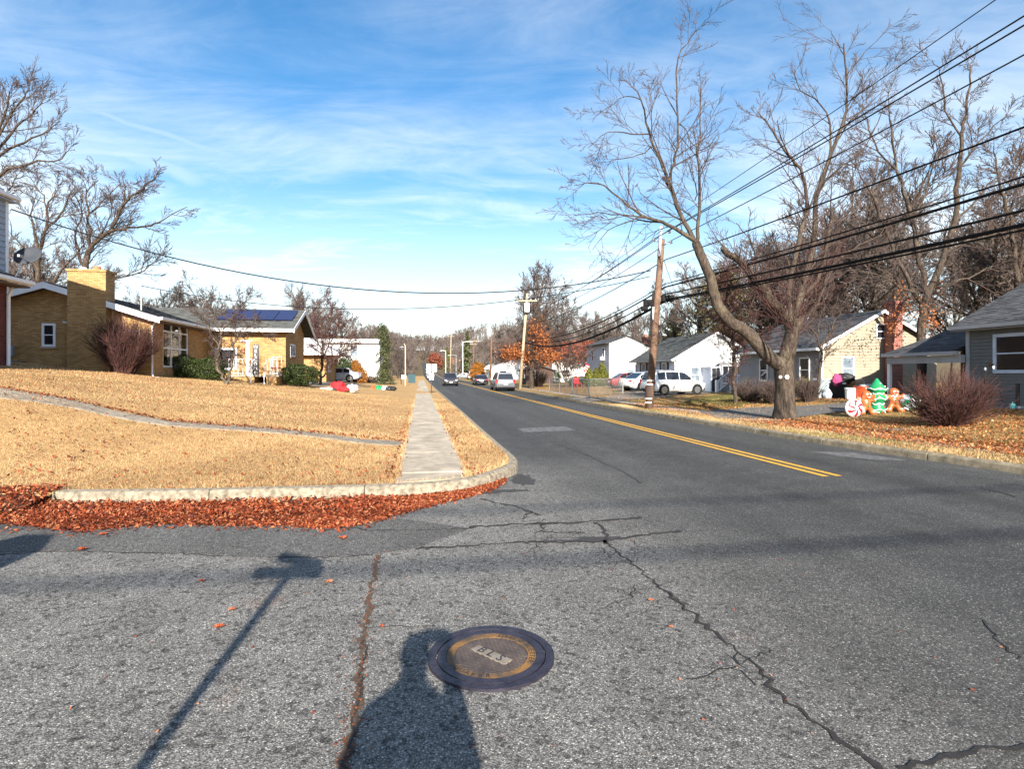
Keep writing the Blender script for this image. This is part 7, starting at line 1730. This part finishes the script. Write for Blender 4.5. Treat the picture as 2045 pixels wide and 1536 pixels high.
for lab, s_, t_, hd, pt_ in (('white car coming down the far hill', 235, 3.2, hU + math.pi, 'white_car'), ('small dark car climbing near the top of the far hill', 310, 3.2, hU + math.pi, 'charcoal_car'), ('white parked car behind the road sign post', 150, 2.6, hU, 'white_car'), ('silver car parked past the green roadside box', 140, 11, hV, 'silver_car'), ('white van parked far ahead on the right verge', 128, 11.5, hU, 'white_car')):
    x, y = P(s_, t_); car(lab, (x, y, hill(s_) + (.13 if t_ > 9 else 0)), hd, pt_, 'suv' if 'van' in lab else 'sedan', 4.6, 1.8, 1.95 if 'van' in lab else 1.45)
# roadside boxes far ahead
g = gp(936, 757); t = thing('green_box', 'green metal utility cabinet standing at the kerb past the black sedan', 'utility box', Vector((g.x, g.y, g.z))); MB().box(-.95, .95, -.4, .4, 0, 1.05).build('cabinet', MAT['green_box'], t, bevel=.04); MB().box(-1.0, 1.0, -.45, .45, 1.05, 1.12).build('lid', MAT['grey_metal'], t)
x = (822 - CX) / F * 82; t = thing('teal_fence', 'teal board fence panel on the verge left of the far pavement', 'fence', (x, 82, zt(x, 82)))
for i in range(5): MB().box(-.5 + i * .21, -.31 + i * .21, -.02, .02, 0, 1.3).build('board', MAT['teal'], t)
for i in (-.5, .45): MB().box(i, i + .08, .02, .09, 0, 1.35).build('post', MAT['teal'], t)

# ================================================================== YARD THINGS ON THE RIGHT
# chain-link fence round the next yard
FP = [gp(1098, 780.5), gp(1117.5, 784), gp(1175, 793), gp(1244, 787)]
ft = thing('chain_link_fence', 'low galvanised chain-link fence round the yard beside the car driveway', 'fence', FP[2])
l_ = lambda v: Vector(v) - FP[2]
posts = []
for a, b in zip(FP, FP[1:]):
    n = max(1, int((b - a).length / 3)); posts += [a.lerp(b, k / n) for k in range(n)]
posts.append(FP[3]); fh = 1.12
back = FP[0] + Vector((V.x, V.y, 0)) * 9
for p in posts: MB().tube([l_(p), l_(p + Vector((0, 0, fh)))], .035, 8).build('post', MAT['galvanised'], ft)
for a, b in zip(FP, FP[1:]): MB().tube([l_(a) + Z_ * fh, l_(b) + Z_ * fh], .024, 6).build('top_rail', MAT['galvanised'], ft)
cl_ = []
for a, b in zip(FP, FP[1:]):
    L = (b - a).length; n = int(L / .13); d = (b - a) / L
    for k in range(-8, n + 1):
        for sg_ in (1, -1):
            x0, x1 = k * .13, k * .13 + fh * .9
            if sg_ < 0: x0, x1 = x1, x0
            u0, u1 = 0, 1
            pa, pb = Vector((x0, 0.06, 0)), Vector((x1, fh, 0)); q0, q1 = 0.0, 1.0
            if x1 != x0:
                for lim in (0, L):
                    u = (lim - x0) / (x1 - x0)
                    if (x1 > x0) == (lim == 0): q0 = max(q0, u)
                    else: q1 = min(q1, u)
            if q1 - q0 < .02: continue
            e0, e1 = pa.lerp(pb, q0), pa.lerp(pb, q1); cl_.append((np.array([tuple(l_(a + d * e0.x) + Z_ * e0.y), tuple(l_(a + d * e1.x) + Z_ * e1.y)]), np.array([.0045, .0045])))
o = link('chain_link', tube_mesh('chain_link', cl_, 3, 3), MAT['galvanised'], ft); o['kind'] = 'stuff'
# flag, garden chair
fx = at(1163, 732, 60); t = thing('flag', 'small striped red and white flag with blue corner on a slanting staff', 'flag', fx, .3)
MB().tube([(.55, 0, -1.0), (-.15, 0, .75)], .02, 6).build('staff', MAT['pale_pole'], t)
for i in range(7): MB().prism([(-.08 + .05 * i * .5, 0, .55 - .13 * i), (.85 - .02 * i, .05, .15 - .16 * i), (.85 - .02 * i, .05, .0 - .16 * i), (-.08 + .05 * i * .5, 0, .42 - .13 * i)], (0, .012, 0)).build('stripe', MAT['cloth_red' if i % 2 == 0 else 'vinyl_white'], t)
MB().prism([(-.08, -.006, .56), (.3, .01, .40), (.32, .01, -.02), (-.0, -.006, .1)], (0, -.008, 0)).build('canton', MAT['navy'], t)
t = thing('garden_chair', 'red garden chair on the grass inside the chain-link fence', 'chair', (*((1154 - CX) / F * 56, 56), .2), .5)
MB().box(-.3, .3, -.3, .3, .38, .44).build('seat', MAT['vinyl_red'], t)
for i in range(4): MB().box(-.3 + i * .16, -.18 + i * .16, .27, .31, .4, 1.0).build('back_slat', MAT['vinyl_red'], t)
for x_ in (-.28, .24):
    for y_ in (-.28, .24): MB().box(x_, x_ + .05, y_, y_ + .05, 0, .4).build('leg', MAT['vinyl_red'], t)

def bin_(label, px, py, Y, w, hgt, material, lid=True, name='wheeled_bin', rz=.1, ):
    x = (px - CX) / F * Y; t = thing(name, label, 'bin', (x, Y, zr(x, Y)), rz); a, b = w * .40, w * .5
    MB().add([(-a, -a, .06), (a, -a, .06), (a, a, .06), (-a, a, .06), (-b, -b, hgt), (b, -b, hgt), (b, b, hgt), (-b, b, hgt)], [(0, 3, 2, 1), (4, 5, 6, 7), (0, 1, 5, 4), (1, 2, 6, 5), (2, 3, 7, 6), (3, 0, 4, 7)]).build('body', MAT[material], t, bevel=.025)
    MB().box(-b - .02, b + .02, -b - .02, b + .02, hgt - .10, hgt - .03).build('rim', MAT[material], t, bevel=.015)
    if lid: MB().add([(-b - .03, -b - .05, hgt + .005), (b + .03, -b - .05, hgt + .005), (b + .03, b + .03, hgt + .005), (-b - .03, b + .03, hgt + .005), (-b * .8, -b * .8, hgt + .09), (b * .8, -b * .8, hgt + .09), (b * .8, b * .9, hgt + .11), (-b * .8, b * .9, hgt + .11)], [(0, 3, 2, 1), (4, 5, 6, 7), (0, 1, 5, 4), (1, 2, 6, 5), (2, 3, 7, 6), (3, 0, 4, 7)]).build('lid', MAT[material], t, bevel=.02)
    for sx in (-1, 1): MB().lathe([(.05, -.03), (.13, -.03), (.13, .03), (.05, .03)], 14, (sx * a * .95, a + .03, .13), 'x').build('wheel', MAT['black_rubber'], t)
    MB().tube([(-b * .8, b + .06, hgt - .06), (b * .8, b + .06, hgt - .06)], .018, 6).build('handle', MAT[material], t); return t
YB = 26.5
bin_('grey-blue wheeled bin with its lid shut, leftmost of the rubbish bins', 1637, 806, YB, .60, .88, 'bin_grey')
db = bin_('black wheeled bin heaped with a black bag', 1672, 806, YB + .1, .62, .88, 'bin_dark', lid=False)
MB().box(.02, .2, -.335, -.322, .70, .78).build('label_plate', MAT['vinyl_white'], db)
def lump(name, label, cat, loc, r, material, seed, bump=.22, freq=5, group=None):
    rg_ = random.Random(seed); ph = [rg_.uniform(0, 6) for _ in range(6)]
    o = MB().ell((0, 0, 0), r, 26, 16, warp=lambda d: 1 + bump * .5 * (math.sin(d.x * freq + ph[0]) * math.sin(d.y * freq * 1.2 + ph[1]) + math.sin(d.z * freq * 1.6 + ph[2] + d.x * 3) * .6 + .4 * math.sin((d.x + d.y) * freq * 2.2 + ph[3]))).build(name, MAT[material], None, smooth_=True)
    o.location = loc; return tag(o, label, cat, group)
lump('rubbish_bag', 'shiny black rubbish bag bulging over the top of the black bin', 'bag', Vector(((1690 - CX) / F * YB, YB + .05, db.location.z + .98)), (.42, .32, .24), 'black_plastic', 3)
lump('pink_blanket', 'crumpled magenta blanket hanging over the black bin corner', 'blanket', Vector(((1664 - CX) / F * YB, YB - .3, db.location.z + .90)), (.21, .12, .27), 'cloth_pink', 4, .4, 9)
x = (1648 - CX) / F * (YB - .2)
lump('clear_bag', 'bluish clear plastic bag slumped between the grey and black bins', 'bag', Vector(((1652 - CX) / F * (YB - .35), YB - .35, db.location.z + .22)), (.19, .18, .27), 'bag_clear', 5)
t = thing('cardboard_box', 'open brown cardboard box tipped behind the white bucket', 'box', (*((1705 - CX) / F * 27, 27), db.location.z + .42), .4)
for (a, b_, c_) in (((0, -.25, .15), (.6, .02, .4), 0), ((0, .25, .15), (.6, .02, .4), 0), ((-.3, 0, .15), (.02, .5, .4), 0), ((.3, 0, .15), (.02, .5, .4), 0), ((0, 0, -.05), (.6, .5, .02), 0)): MB().obox(a, *b_).build('side', MAT['cardboard'], t)
MB().obox((.32, 0, .42), .3, .5, .02, Matrix.Rotation(R_(38), 3, 'Y')).build('flap', MAT['vinyl_white'], t); MB().obox((-.3, 0, .42), .24, .5, .02, Matrix.Rotation(R_(-50), 3, 'Y')).build('flap', MAT['cardboard'], t); MB().box(-.28, .28, -.23, .23, -.42, -.065).build('base', MAT['cardboard'], t)
t = thing('white_bucket', 'tall white plastic bucket standing just behind the candy inflatable', 'bucket', (*((1698.5 - CX) / F * 24.6, 24.6), zr((1698.5 - CX) / F * 24.6, 24.6)))
MB().lathe([(.18, 0), (.2, .02), (.215, .50), (.20, .505), (.17, .04)], 20).build('pail', MAT['bucket_white'], t, smooth_=False); MB().lathe([(.225, .44), (.235, .46), (.235, .52), (.222, .53)], 20).build('rim', MAT['bucket_white'], t)
t = thing('orange_tub', 'bright orange-red round tub behind the left gingerbread figure', 'tub', (*((1727 - CX) / F * 24.4, 24.4), zr((1727 - CX) / F * 24.4, 24.4)))
MB().lathe([(.28, 0), (.32, .04), (.40, .54), (.43, .56), (.43, .60), (.38, .60), (.30, .06)], 24).build('tub', MAT['bin_orange'], t)
lump('pale_cloth', 'rumpled white cloth lying in the orange tub', 'cloth', t.location + Vector((.05, -.05, .62)), (.28, .22, .07), 'vinyl_white', 6, .4, 9)

# inflatables
def fused(name, ells, material, parent, voxel=.022, sm=6):
    mb = MB()
    for c_, r_, rot in ells: mb.ell(c_, r_, 16, 10, rot)
    o = mb.build(name, MAT[material], parent, smooth_=True, fix=True)
    rm_ = o.modifiers.new('skin', 'REMESH'); rm_.mode = 'VOXEL'; rm_.voxel_size = voxel; rm_.use_smooth_shade = True
    s_ = o.modifiers.new('relax', 'SMOOTH'); s_.iterations = sm; s_.factor = .5; return o
RX = lambda a: Matrix.Rotation(R_(a), 3, 'X'); RYm = lambda a: Matrix.Rotation(R_(a), 3, 'Y'); RZm = lambda a: Matrix.Rotation(R_(a), 3, 'Z')
YI = gp(1770, 826).y + .1
def inflat_loc(px): x = (px - CX) / F * YI; return Vector((x, YI, zr(x, YI)))
def gingerbread(label, px, hat, tilt):
    t = thing('gingerbread_inflatable', label, 'inflatable', inflat_loc(px), tilt, 'gingerbread inflatables')
    fused('body', [((0, 0, .36), (.155, .115, .20), None), ((0, 0, .66), (.16, .14, .15), None), ((0, 0, .52), (.10, .09, .1), None), ((-.2, 0, .50), (.14, .07, .07), RYm(-18)), ((.2, 0, .50), (.14, .07, .07), RYm(18)),
                   ((-.30, 0, .55), (.075, .07, .075), None), ((.30, 0, .55), (.075, .07, .075), None), ((-.125, -.02, .16), (.085, .085, .17), RYm(24)), ((.125, -.02, .16), (.085, .085, .17), RYm(-24)), ((-.2, -.05, .065), (.12, .12, .07), None), ((.2, -.05, .065), (.12, .12, .07), None)], 'vinyl_brown', t)
    for sx in (-1, 1):
        e = MB().ell((sx * .06, -.125, .69), (.034, .02, .036), 10, 6).build('eye', MAT['olive'] if False else MAT['vinyl_white'], t, smooth_=True); MB().ell((sx * .06, -.142, .69), (.016, .01, .02), 8, 5).build('pupil', MAT['black_plastic'], e)
        w = [(sx * (.145 + .02 * k), -.105 - .018 * math.sin(k * 1.0), .115 + (.02 if k % 2 else -.012)) for k in range(0, 7)]; MB().tube(w, .014, 6).build('icing', MAT['vinyl_white'], t)
        w = [(sx * (.27 + (.018 if k % 2 else -.01)), -.075, .47 + .022 * k) for k in range(6)]; MB().tube(w, .013, 6).build('icing', MAT['vinyl_white'], t)
    MB().ell((0, -.14, .645), (.022, .02, .02), 8, 5).build('nose', MAT['vinyl_red'], t); MB().tube([(-.06, -.128, .61), (-.03, -.137, .592), (0, -.14, .587), (.03, -.137, .592), (.06, -.128, .61)], .009, 6).build('mouth', MAT['vinyl_white'], t)
    for z_ in (.30, .40): MB().ell((0, -.118, z_), (.026, .02, .028), 8, 5).build('button', MAT['vinyl_green'], t)
    if hat == 'collar': MB().tube([(.11 * math.cos(R_(a)), .09 * math.sin(R_(a)), .535 + .012 * math.sin(R_(a * 5))) for a in range(0, 361, 18)], .022, 6).build('collar', MAT['vinyl_white'], t)
    else:
        b = MB(); b.prism([(.02, -.1, .60), (.26, -.09, .70), (.26, -.09, .50)], (0, .05, 0)); b.prism([(-.02, -.1, .60), (-.2, -.09, .67), (-.2, -.09, .52)], (0, .05, 0)); b.build('bow', MAT['bin_orange'], t, bevel=.015)
    return t
gingerbread('brown gingerbread inflatable with a bright orange scarf bow, left of the green tree inflatable', 1730, 'bow', .1)
gingerbread('brown gingerbread inflatable with a white frilled collar, right of the green tree inflatable', 1785, 'collar', -.1)
t = thing('candy_inflatable', 'round red and white swirl candy inflatable with a smiling face, first in the row', 'inflatable', inflat_loc(1700) + Vector((0, -.15, .29)), .06)
R = .305
def swirl(nm, mt, pick, k):
    b = MB(); nu, nv = 64, 18; g = [[None] * nu for _ in range(nv + 1)]
    for j in range(nv + 1):
        rr = math.sin(math.pi * j / nv) * k; yy = -math.cos(math.pi * j / nv) * .135 * k
        for i in range(nu): a = 2 * math.pi * i / nu; g[j][i] = (R * rr * math.cos(a), yy, R * rr * math.sin(a))
    b.v = [p for row in g for p in row]
    for j in range(nv):
        for i in range(nu):
            a = 2 * math.pi * (i + .5) / nu; rr = math.sin(math.pi * (j + .5) / nv)
            if pick(a, rr, j): b.f.append([j * nu + i, j * nu + (i + 1) % nu, (j + 1) * nu + (i + 1) % nu, (j + 1) * nu + i]); b.t.append(.5)
    return b.build(nm, MAT[mt], t, smooth_=True)
swirl('body', 'vinyl_white', lambda a, r, j: True, 1.0)
swirl('red_swirl', 'vinyl_red', lambda a, r, j: (a * 6 / (2 * math.pi) + r * .75 + .2) % 1.0 < .5 and .1 < r < .86, 1.012)
for sx in (-1, 1): e = MB().ell((sx * .085, -.137, .03), (.032, .012, .04), 10, 6).build('eye', MAT['black_plastic'], t, smooth_=True); MB().ell((sx * .085 + .01, -.149, .045), (.01, .006, .012), 6, 4).build('glint', MAT['vinyl_white'], e)
MB().tube([(-.045, -.146, -.05), (-.02, -.148, -.07), (.02, -.148, -.07), (.045, -.146, -.05)], .008, 6).build('smile', MAT['black_plastic'], t)
t = thing('tree_inflatable', 'green Christmas tree inflatable with white wavy garlands, tallest in the row', 'inflatable', inflat_loc(1757) + Vector((0, .15, 0)))
b = MB(); b.lathe([(.12, 0), (.22, .03), (.26, .12), (.2, .3), (.17, .36), (.25, .42), (.29, .50), (.22, .62), (.17, .68), (.28, .74), (.30, .80), (.2, .92), (.1, 1.05), (.045, 1.14), (.01, 1.17)], 24).build('body', MAT['vinyl_green'], t, smooth_=True)
for z_, r_ in ((.13, .262), (.32, .20), (.5, .293), (.66, .19), (.82, .30)):
    MB().tube([((r_ + .008) * math.cos(R_(a)), (r_ + .008) * math.sin(R_(a)), z_ + .022 * math.sin(R_(a * 6))) for a in range(0, 361, 6)], .014, 6).build('garland', MAT['vinyl_white'], t)
for i in range(12):
    a = R_(200 + rnd.uniform(0, 140)); z_ = rnd.choice((.05, .22, .4, .58, .9, 1.0)); r_ = {.05: .235, .22: .235, .4: .235, .58: .255, .9: .222, 1.0: .14}[z_]
    MB().ell((r_ * math.cos(a), r_ * math.sin(a), z_), (.024, .024, .024), 8, 5).build('bauble', MAT[rnd.choice(('vinyl_white', 'vinyl_red'))], t)
t = thing('ball_inflatable', 'clear-looking round inflatable with green and white patches, last in the row', 'inflatable', inflat_loc(1815) + Vector((0, 0, .27)))
MB().ell((0, 0, 0), (.33, .30, .28), 24, 14).build('body', MAT['bag_clear'], t, smooth_=True)
for i in range(16):
    a, e = R_(180 + rnd.uniform(0, 180)), R_(rnd.uniform(-60, 75)); d = Vector((math.cos(a) * math.cos(e), math.sin(a) * math.cos(e), math.sin(e)))
    c_ = Vector((d.x * .325, d.y * .295, d.z * .275)); MB().ell(c_, (.09, .09, .014), 8, 4, d.to_track_quat('Z', 'Y').to_matrix()).build('patch', MAT['vinyl_green' if i % 3 else 'vinyl_white'], t, smooth_=True)
# lamp, hook and edging near the right edge
lx = at(2030, 815, 17.2); t = thing('solar_lantern', 'aqua star-shaped garden light on a short stake by the edging rail', 'garden light', Vector((at(2022, 820, 17.2).x, 17.2, zr(at(2022, 820, 17.2).x, 17.2))))
MB().tube([(0, 0, 0), (0, 0, .12)], .01, 6).build('stake', MAT['galvanised'], t)
for i in range(5): a = R_(90 + 72 * i); MB().add([(.0, -.03, .15), (.0, .03, .15), (.07 * math.cos(a + .6), 0, .15 + .07 * math.sin(a + .6)), (.12 * math.cos(a), 0, .15 + .12 * math.sin(a)), (.07 * math.cos(a - .6), 0, .15 + .07 * math.sin(a - .6))], [(0, 2, 3), (0, 3, 4), (1, 3, 2), (1, 4, 3)]).build('point', MAT['aqua'], t)
t = thing('edging_rail', 'pale grey rail edging the bed at the right picture edge', 'edging', lx); MB().box(0, 1.6, -.05, .05, -.02, .06).build('rail', MAT['bin_grey'], t)
MB().box(.02, .09, -.02, .06, -.15, .75).build('post', MAT['black_plastic'], t)
hk = at(1966, 800, 18.4); t = thing('plant_hook', 'thin black crook-shaped garden hook holding two small clear ornaments', 'garden hook', Vector((hk.x, 18.4, zr(hk.x, 18.4))))
zz = H + (HY - 722) * 18.4 / F - t.location.z
MB().tube([(0, 0, 0), (0, 0, zz - .12), (.03, 0, zz - .03), (.12, 0, zz + .02), (.22, 0, zz - .02), (.27, 0, zz - .1)], .011, 6).build('hook', MAT['black_plastic'], t)
for (x_, z_) in ((.27, zz - .2), (0.0, zz - .25)): MB().ell((x_, -.03, z_), (.035, .03, .06), 8, 6).build('ornament', MAT['lamp_clear'], t)

# ================================================================== THINGS LYING ON THE LEFT LAWN
def heap(name, label, px, py, pieces):
    g = gp(px, py); t = thing(name, label, 'inflatable', g)
    for (nm, dx_, dy_, r_, m_, sd_) in pieces:
        rg_ = random.Random(sd_); ph = [rg_.uniform(0, 6) for _ in range(4)]
        MB().ell((dx_, dy_, r_[2] * .45), r_, 22, 12, RZm(sd_ * 37 % 90 - 45), warp=lambda d: 1 + .28 * (math.sin(d.x * 7 + ph[0]) * math.sin(d.y * 6 + ph[1]) + .5 * math.sin(d.z * 9 + ph[2]))).build(nm, MAT[m_], t, smooth_=True)
    return t
heap('deflated_santa', 'collapsed red and white holiday inflatable spread on the lawn', 669, 780, [('white_fabric', -.62, 0, (.42, .35, .10), 'vinyl_white', 1), ('cream_fabric', -.3, -.08, (.34, .3, .12), 'sign_back', 2), ('dark_fabric', .02, -.15, (.16, .16, .12), 'black_plastic', 3), ('red_fabric', .12, .15, (.38, .32, .36), 'cloth_red', 4), ('red_fabric', .5, -.08, (.38, .22, .14), 'cloth_red', 5), ('white_fabric', .92, .2, (.28, .25, .24), 'vinyl_white', 6), ('green_fabric', -1.15, .3, (.3, .2, .08), 'vinyl_green', 7), ('gold_trim', .95, -.3, (.5, .07, .03), 'rust', 8)])
heap('deflated_elf', 'collapsed green, white and black holiday inflatable on the lawn, nearer the pavement', 764, 779, [('red_fabric', -.72, 0, (.24, .22, .18), 'bin_orange', 11), ('green_fabric', -.3, 0, (.3, .24, .24), 'vinyl_green', 12), ('white_fabric', .1, .15, (.36, .26, .20), 'vinyl_white', 13), ('black_fabric', .62, 0, (.42, .24, .20), 'black_plastic', 14)])
for i, (px, py, lab) in enumerate(((620, 776, 'small dark spotlight on a stake left of the collapsed red inflatable'), (706, 776, 'small dark spotlight between the two collapsed inflatables'), (572, 763, 'small garden spotlight at the foot of the clipped shrub'))):
    t = thing('spotlight', lab, 'spotlight', gp(px, py), .4 * i, 'garden spotlights on the lawn')
    MB().tube([(0, 0, 0), (0, 0, .2)], .015, 6).build('stake', MAT['black_plastic'], t); MB().tube([(-.02, .06, .22), (.03, -.1, .30)], [.05, .075], 10).build('lamp_head', MAT['black_plastic'], t)
    MB().tube([(.0, 0, .02), (.12, .1, .02), (.25, .02, .02)], .01, 5).build('cord', MAT['black_rubber'], t)

# ================================================================== MANHOLE COVER
mc = gp(981, 1312); mt = thing('manhole_cover', 'rusty round manhole cover set in the asphalt, lettered ring around a ribbed centre', 'manhole cover', (mc.x, mc.y, .004))
def ringm(r0, r1, z0, z1, n=72): return MB().lathe([(r0, z0), (r0, z1), (r1, z1), (r1, z0)], n)
def ring_open(r0, r1, z, zb, n=80):
    b = MB(); 
    for rr, zz in ((r0, zb), (r0, z), (r1, z), (r1, zb)): b.v += [(rr * math.cos(2 * math.pi * i / n), rr * math.sin(2 * math.pi * i / n), zz) for i in range(n)]
    for j in range(3):
        for i in range(n): b.f.append([j * n + i, j * n + (i + 1) % n, (j + 1) * n + (i + 1) % n, (j + 1) * n + i]); b.t.append(.5)
    return b
ring_open(.318, .366, .012, -.02).build('frame_ring', MAT['iron_rim'], mt); MB().lathe([(.313, -.02), (.313, .002)], 80).build('cover_base', MAT['iron_rim'], mt)
ring_open(.262, .309, .011, 0).build('rim_band', MAT['iron_rim'], mt); ring_open(.213, .260, .008, 0).build('lettered_band', MAT['rust'], mt)
MB().lathe([(.211, 0), (.211, .0045)], 64).build('centre_plate', MAT['worn_iron'], mt)
an = R_(-41); ca, sa_ = math.cos(an), math.sin(an)
b = MB(); ra = R_(104)
for i in range(-8, 9):
    y_ = i * .0245; L = math.sqrt(max(0, .207 ** 2 - y_ ** 2))
    if L > .02: b.add([(x * math.cos(ra) - yy * math.sin(ra), x * math.sin(ra) + yy * math.cos(ra), z_) for z_ in (.004, .0085) for yy in (y_ - .005, y_ + .005) for x in (-L, L)], [(0, 2, 3, 1), (4, 5, 7, 6), (0, 1, 5, 4), (2, 6, 7, 3), (0, 4, 6, 2), (1, 3, 7, 5)])
for i in range(-12, 13):
    y_ = i * .0165; L = math.sqrt(max(0, .205 ** 2 - y_ ** 2)); r2 = R_(14)
    if L > .02: b.add([(x * math.cos(r2) - yy * math.sin(r2), x * math.sin(r2) + yy * math.cos(r2), z_) for z_ in (.004, .0068) for yy in (y_ - .0022, y_ + .0022) for x in (-L, L)], [(0, 2, 3, 1), (4, 5, 7, 6), (0, 1, 5, 4), (2, 6, 7, 3), (0, 4, 6, 2), (1, 3, 7, 5)])
o = b.build('ribs', MAT['iron_ridge'], mt); o['kind'] = 'stuff'
MB().obox((.0, .0, .006), .27, .072, .009, Matrix.Rotation(an, 3, 'Z')).build('name_plate', MAT['iron_plate'], mt, bevel=.004)
for i, ch_ in enumerate('BLS'):
    l = letter(ch_, .088, 'iron_rim', mt); x_ = (-.072 + i * .072); l.location = (x_ * ca, x_ * sa_, .0118); l.rotation_euler = (0, 0, an)
def arc_text(txt, a0, da, r, sz, inward=False):
    for i, ch_ in enumerate(txt):
        if ch_ == ' ': continue
        a = R_(a0 + da * i); l = letter(ch_, sz, 'crack_tar', mt); l.location = (r * math.cos(a), r * math.sin(a), .0094); l.rotation_euler = (0, 0, a + (R_(90) if inward else R_(-90)))
arc_text('JOHN C RUETTER', 80, -7.6, .2365, .047); arc_text('QUAKER', 218, 10, .2365, .047, True)

# single leaves lying on the side street
LS = [(437, 1258, 0.075, 'curled rust-red leaf on the side street'), (464, 1223, .06, 'flat orange leaf beyond the curled red one'), (684, 1078, .11, 'tan star-shaped leaf near the leaf bank'), (657, 1167, .07, 'orange lobed leaf right of the sign shadow'), (205, 1071, .09, 'pale lobed leaf near the round shadow'), (1300, 1204, .045, 'small orange leaf by the long diagonal crack'), (402, 1165, .055, 'tiny orange leaf on the left half of the side street'), (1340, 1258, .035, 'small tan leaf beside the diagonal crack below'), (762, 1257, .045, 'orange leaf beside the tarry seam left of the manhole'), (165, 1101, .10, 'narrow tan leaf along the dark patch edge')]
for (px, py, sz, lab) in LS:
    g = gp(px, py); n = 11; pts = []
    for i in range(n * 2): a = math.pi * i / n; r = sz * (.5 if i % 2 == 0 else .27) * (1.15 if i in (0, 11) else 1); pts.append((r * math.cos(a), r * .85 * math.sin(a), .012 + .25 * abs(math.sin(a)) * sz * .5 + rnd.uniform(0, .006)))
    b = MB(); b.add([(0, 0, .008)] + pts, [(0, 1 + i, 1 + (i + 1) % (2 * n)) for i in range(2 * n)]); t = thing('fallen_leaf', lab, 'leaf', (g.x, g.y, .006), rnd.uniform(0, 6), 'fallen leaves on the side street')
    o = b.build('blade', MAT['leaf_litter'], t, fix=False); a_ = o.data.attributes.new('tint', 'FLOAT', 'FACE'); a_.data.foreach_set('value', [.7 + rnd.uniform(-.1, .25)] * len(o.data.polygons)); MB().tube([(sz * .5, 0, .012), (sz * .85, .01, .006)], .0015, 4).build('stalk', MAT['brown_wood'], t)

# ================================================================== THE PHOTOGRAPHER, whose shadow lies on the street
pt = thing('person', 'person in a dark jacket and jeans standing behind the viewpoint, holding up a camera', 'person', (-.12, -.36, 0))
def skinned(name, verts, edges, rad, material, parent, sub=2, root=0):
    me = bpy.data.meshes.new(name); me.from_pydata(verts, edges, []); o = link(name, me, MAT[material], parent)
    sm = o.modifiers.new('skin', 'SKIN'); sm.use_smooth_shade = True
    for i, r in enumerate(rad): me.skin_vertices[0].data[i].radius = (r, r) if not isinstance(r, tuple) else r
    me.skin_vertices[0].data[root].use_root = True
    ss = o.modifiers.new('sub', 'SUBSURF'); ss.levels = sub; ss.render_levels = sub; return o
V_ = [(0, 0, .88), (0, 0, 1.12), (0, 0, 1.30), (0, .0, 1.44), (0, .02, 1.53), (0, .03, 1.62), (0, .03, 1.72),
      (-.16, 0, 1.38), (-.24, .10, 1.14), (.00, .25, 1.50), (.16, 0, 1.38), (.27, .08, 1.13), (.16, .27, 1.50),
      (-.085, 0, .80), (-.09, .02, .46), (-.10, -.03, .10), (-.11, .10, .045), (.085, 0, .80), (.09, .0, .46), (.10, -.05, .10), (.11, .09, .045), (.03, .29, 1.58), (.14, .29, 1.58)]
E_ = [(0, 1), (1, 2), (2, 3), (3, 4), (4, 5), (5, 6), (3, 7), (7, 8), (8, 9), (3, 10), (10, 11), (11, 12), (0, 13), (13, 14), (14, 15), (15, 16), (0, 17), (17, 18), (18, 19), (19, 20), (9, 21), (12, 22)]
Rr = [(.19, .14), (.18, .13), (.18, .12), (.12, .10), .06, .09, .085, .095, .072, .045, .095, .072, .045, .115, .09, .05, .045, .115, .09, .05, .045, .035, .035]
skinned('body', V_, E_, Rr, 'jacket', pt)
MB().ell((0, .03, 1.66), (.078, .095, .115), 16, 12).build('head', MAT['skin'], pt, smooth_=True); MB().ell((0, .005, 1.70), (.086, .1, .09), 14, 10).build('hair', MAT['hair'], pt, smooth_=True)
for sx in (-1, 1):
    MB().ell((sx * .08, .02, 1.655), (.012, .022, .03), 8, 6).build('ear', MAT['skin'], pt); MB().ell((sx * .03, .118, 1.675), (.012, .008, .008), 8, 5).build('eye', MAT['black_plastic'], pt)
    HX = .085; hv = [(HX + sx * .085, .285, 1.585), (HX + sx * .08, .29, 1.62)]; he = [(0, 1)]; hr = [.03, .03]
    for k in range(4):
        o_ = len(hv); a_ = .012 + k * .018; hv += [(HX + sx * .082, .285 + .003 * k, 1.60 + a_), (HX + sx * .072, .315, 1.605 + a_), (HX + sx * .05, .322, 1.607 + a_ * .95)]; he += [(1, o_), (o_, o_ + 1), (o_ + 1, o_ + 2)]; hr += [.0095, .009, .0075]
    o_ = len(hv); hv += [(HX + sx * .075, .262, 1.60), (HX + sx * .052, .262, 1.615)]; he += [(0, o_), (o_, o_ + 1)]; hr += [.011, .009]
    skinned('hand', hv, he, hr, 'skin', pt, 1)
MB().prism([(-.012, .125, 1.64), (.012, .125, 1.64), (0, .145, 1.638), ], (0, -.012, .035)).build('nose', MAT['skin'], pt)
cmr = thing('camera_body', 'small black camera held up in the person hands', 'camera', (-.03, -.075, 1.65)); MB().box(-.065, .065, -.02, .015, -.04, .04).build('body', MAT['black_plastic'], cmr, bevel=.006); MB().lathe([(.026, .015), (.024, .03)], 16, (0, 0, 0), 'y').build('lens', MAT['black_plastic'], cmr)
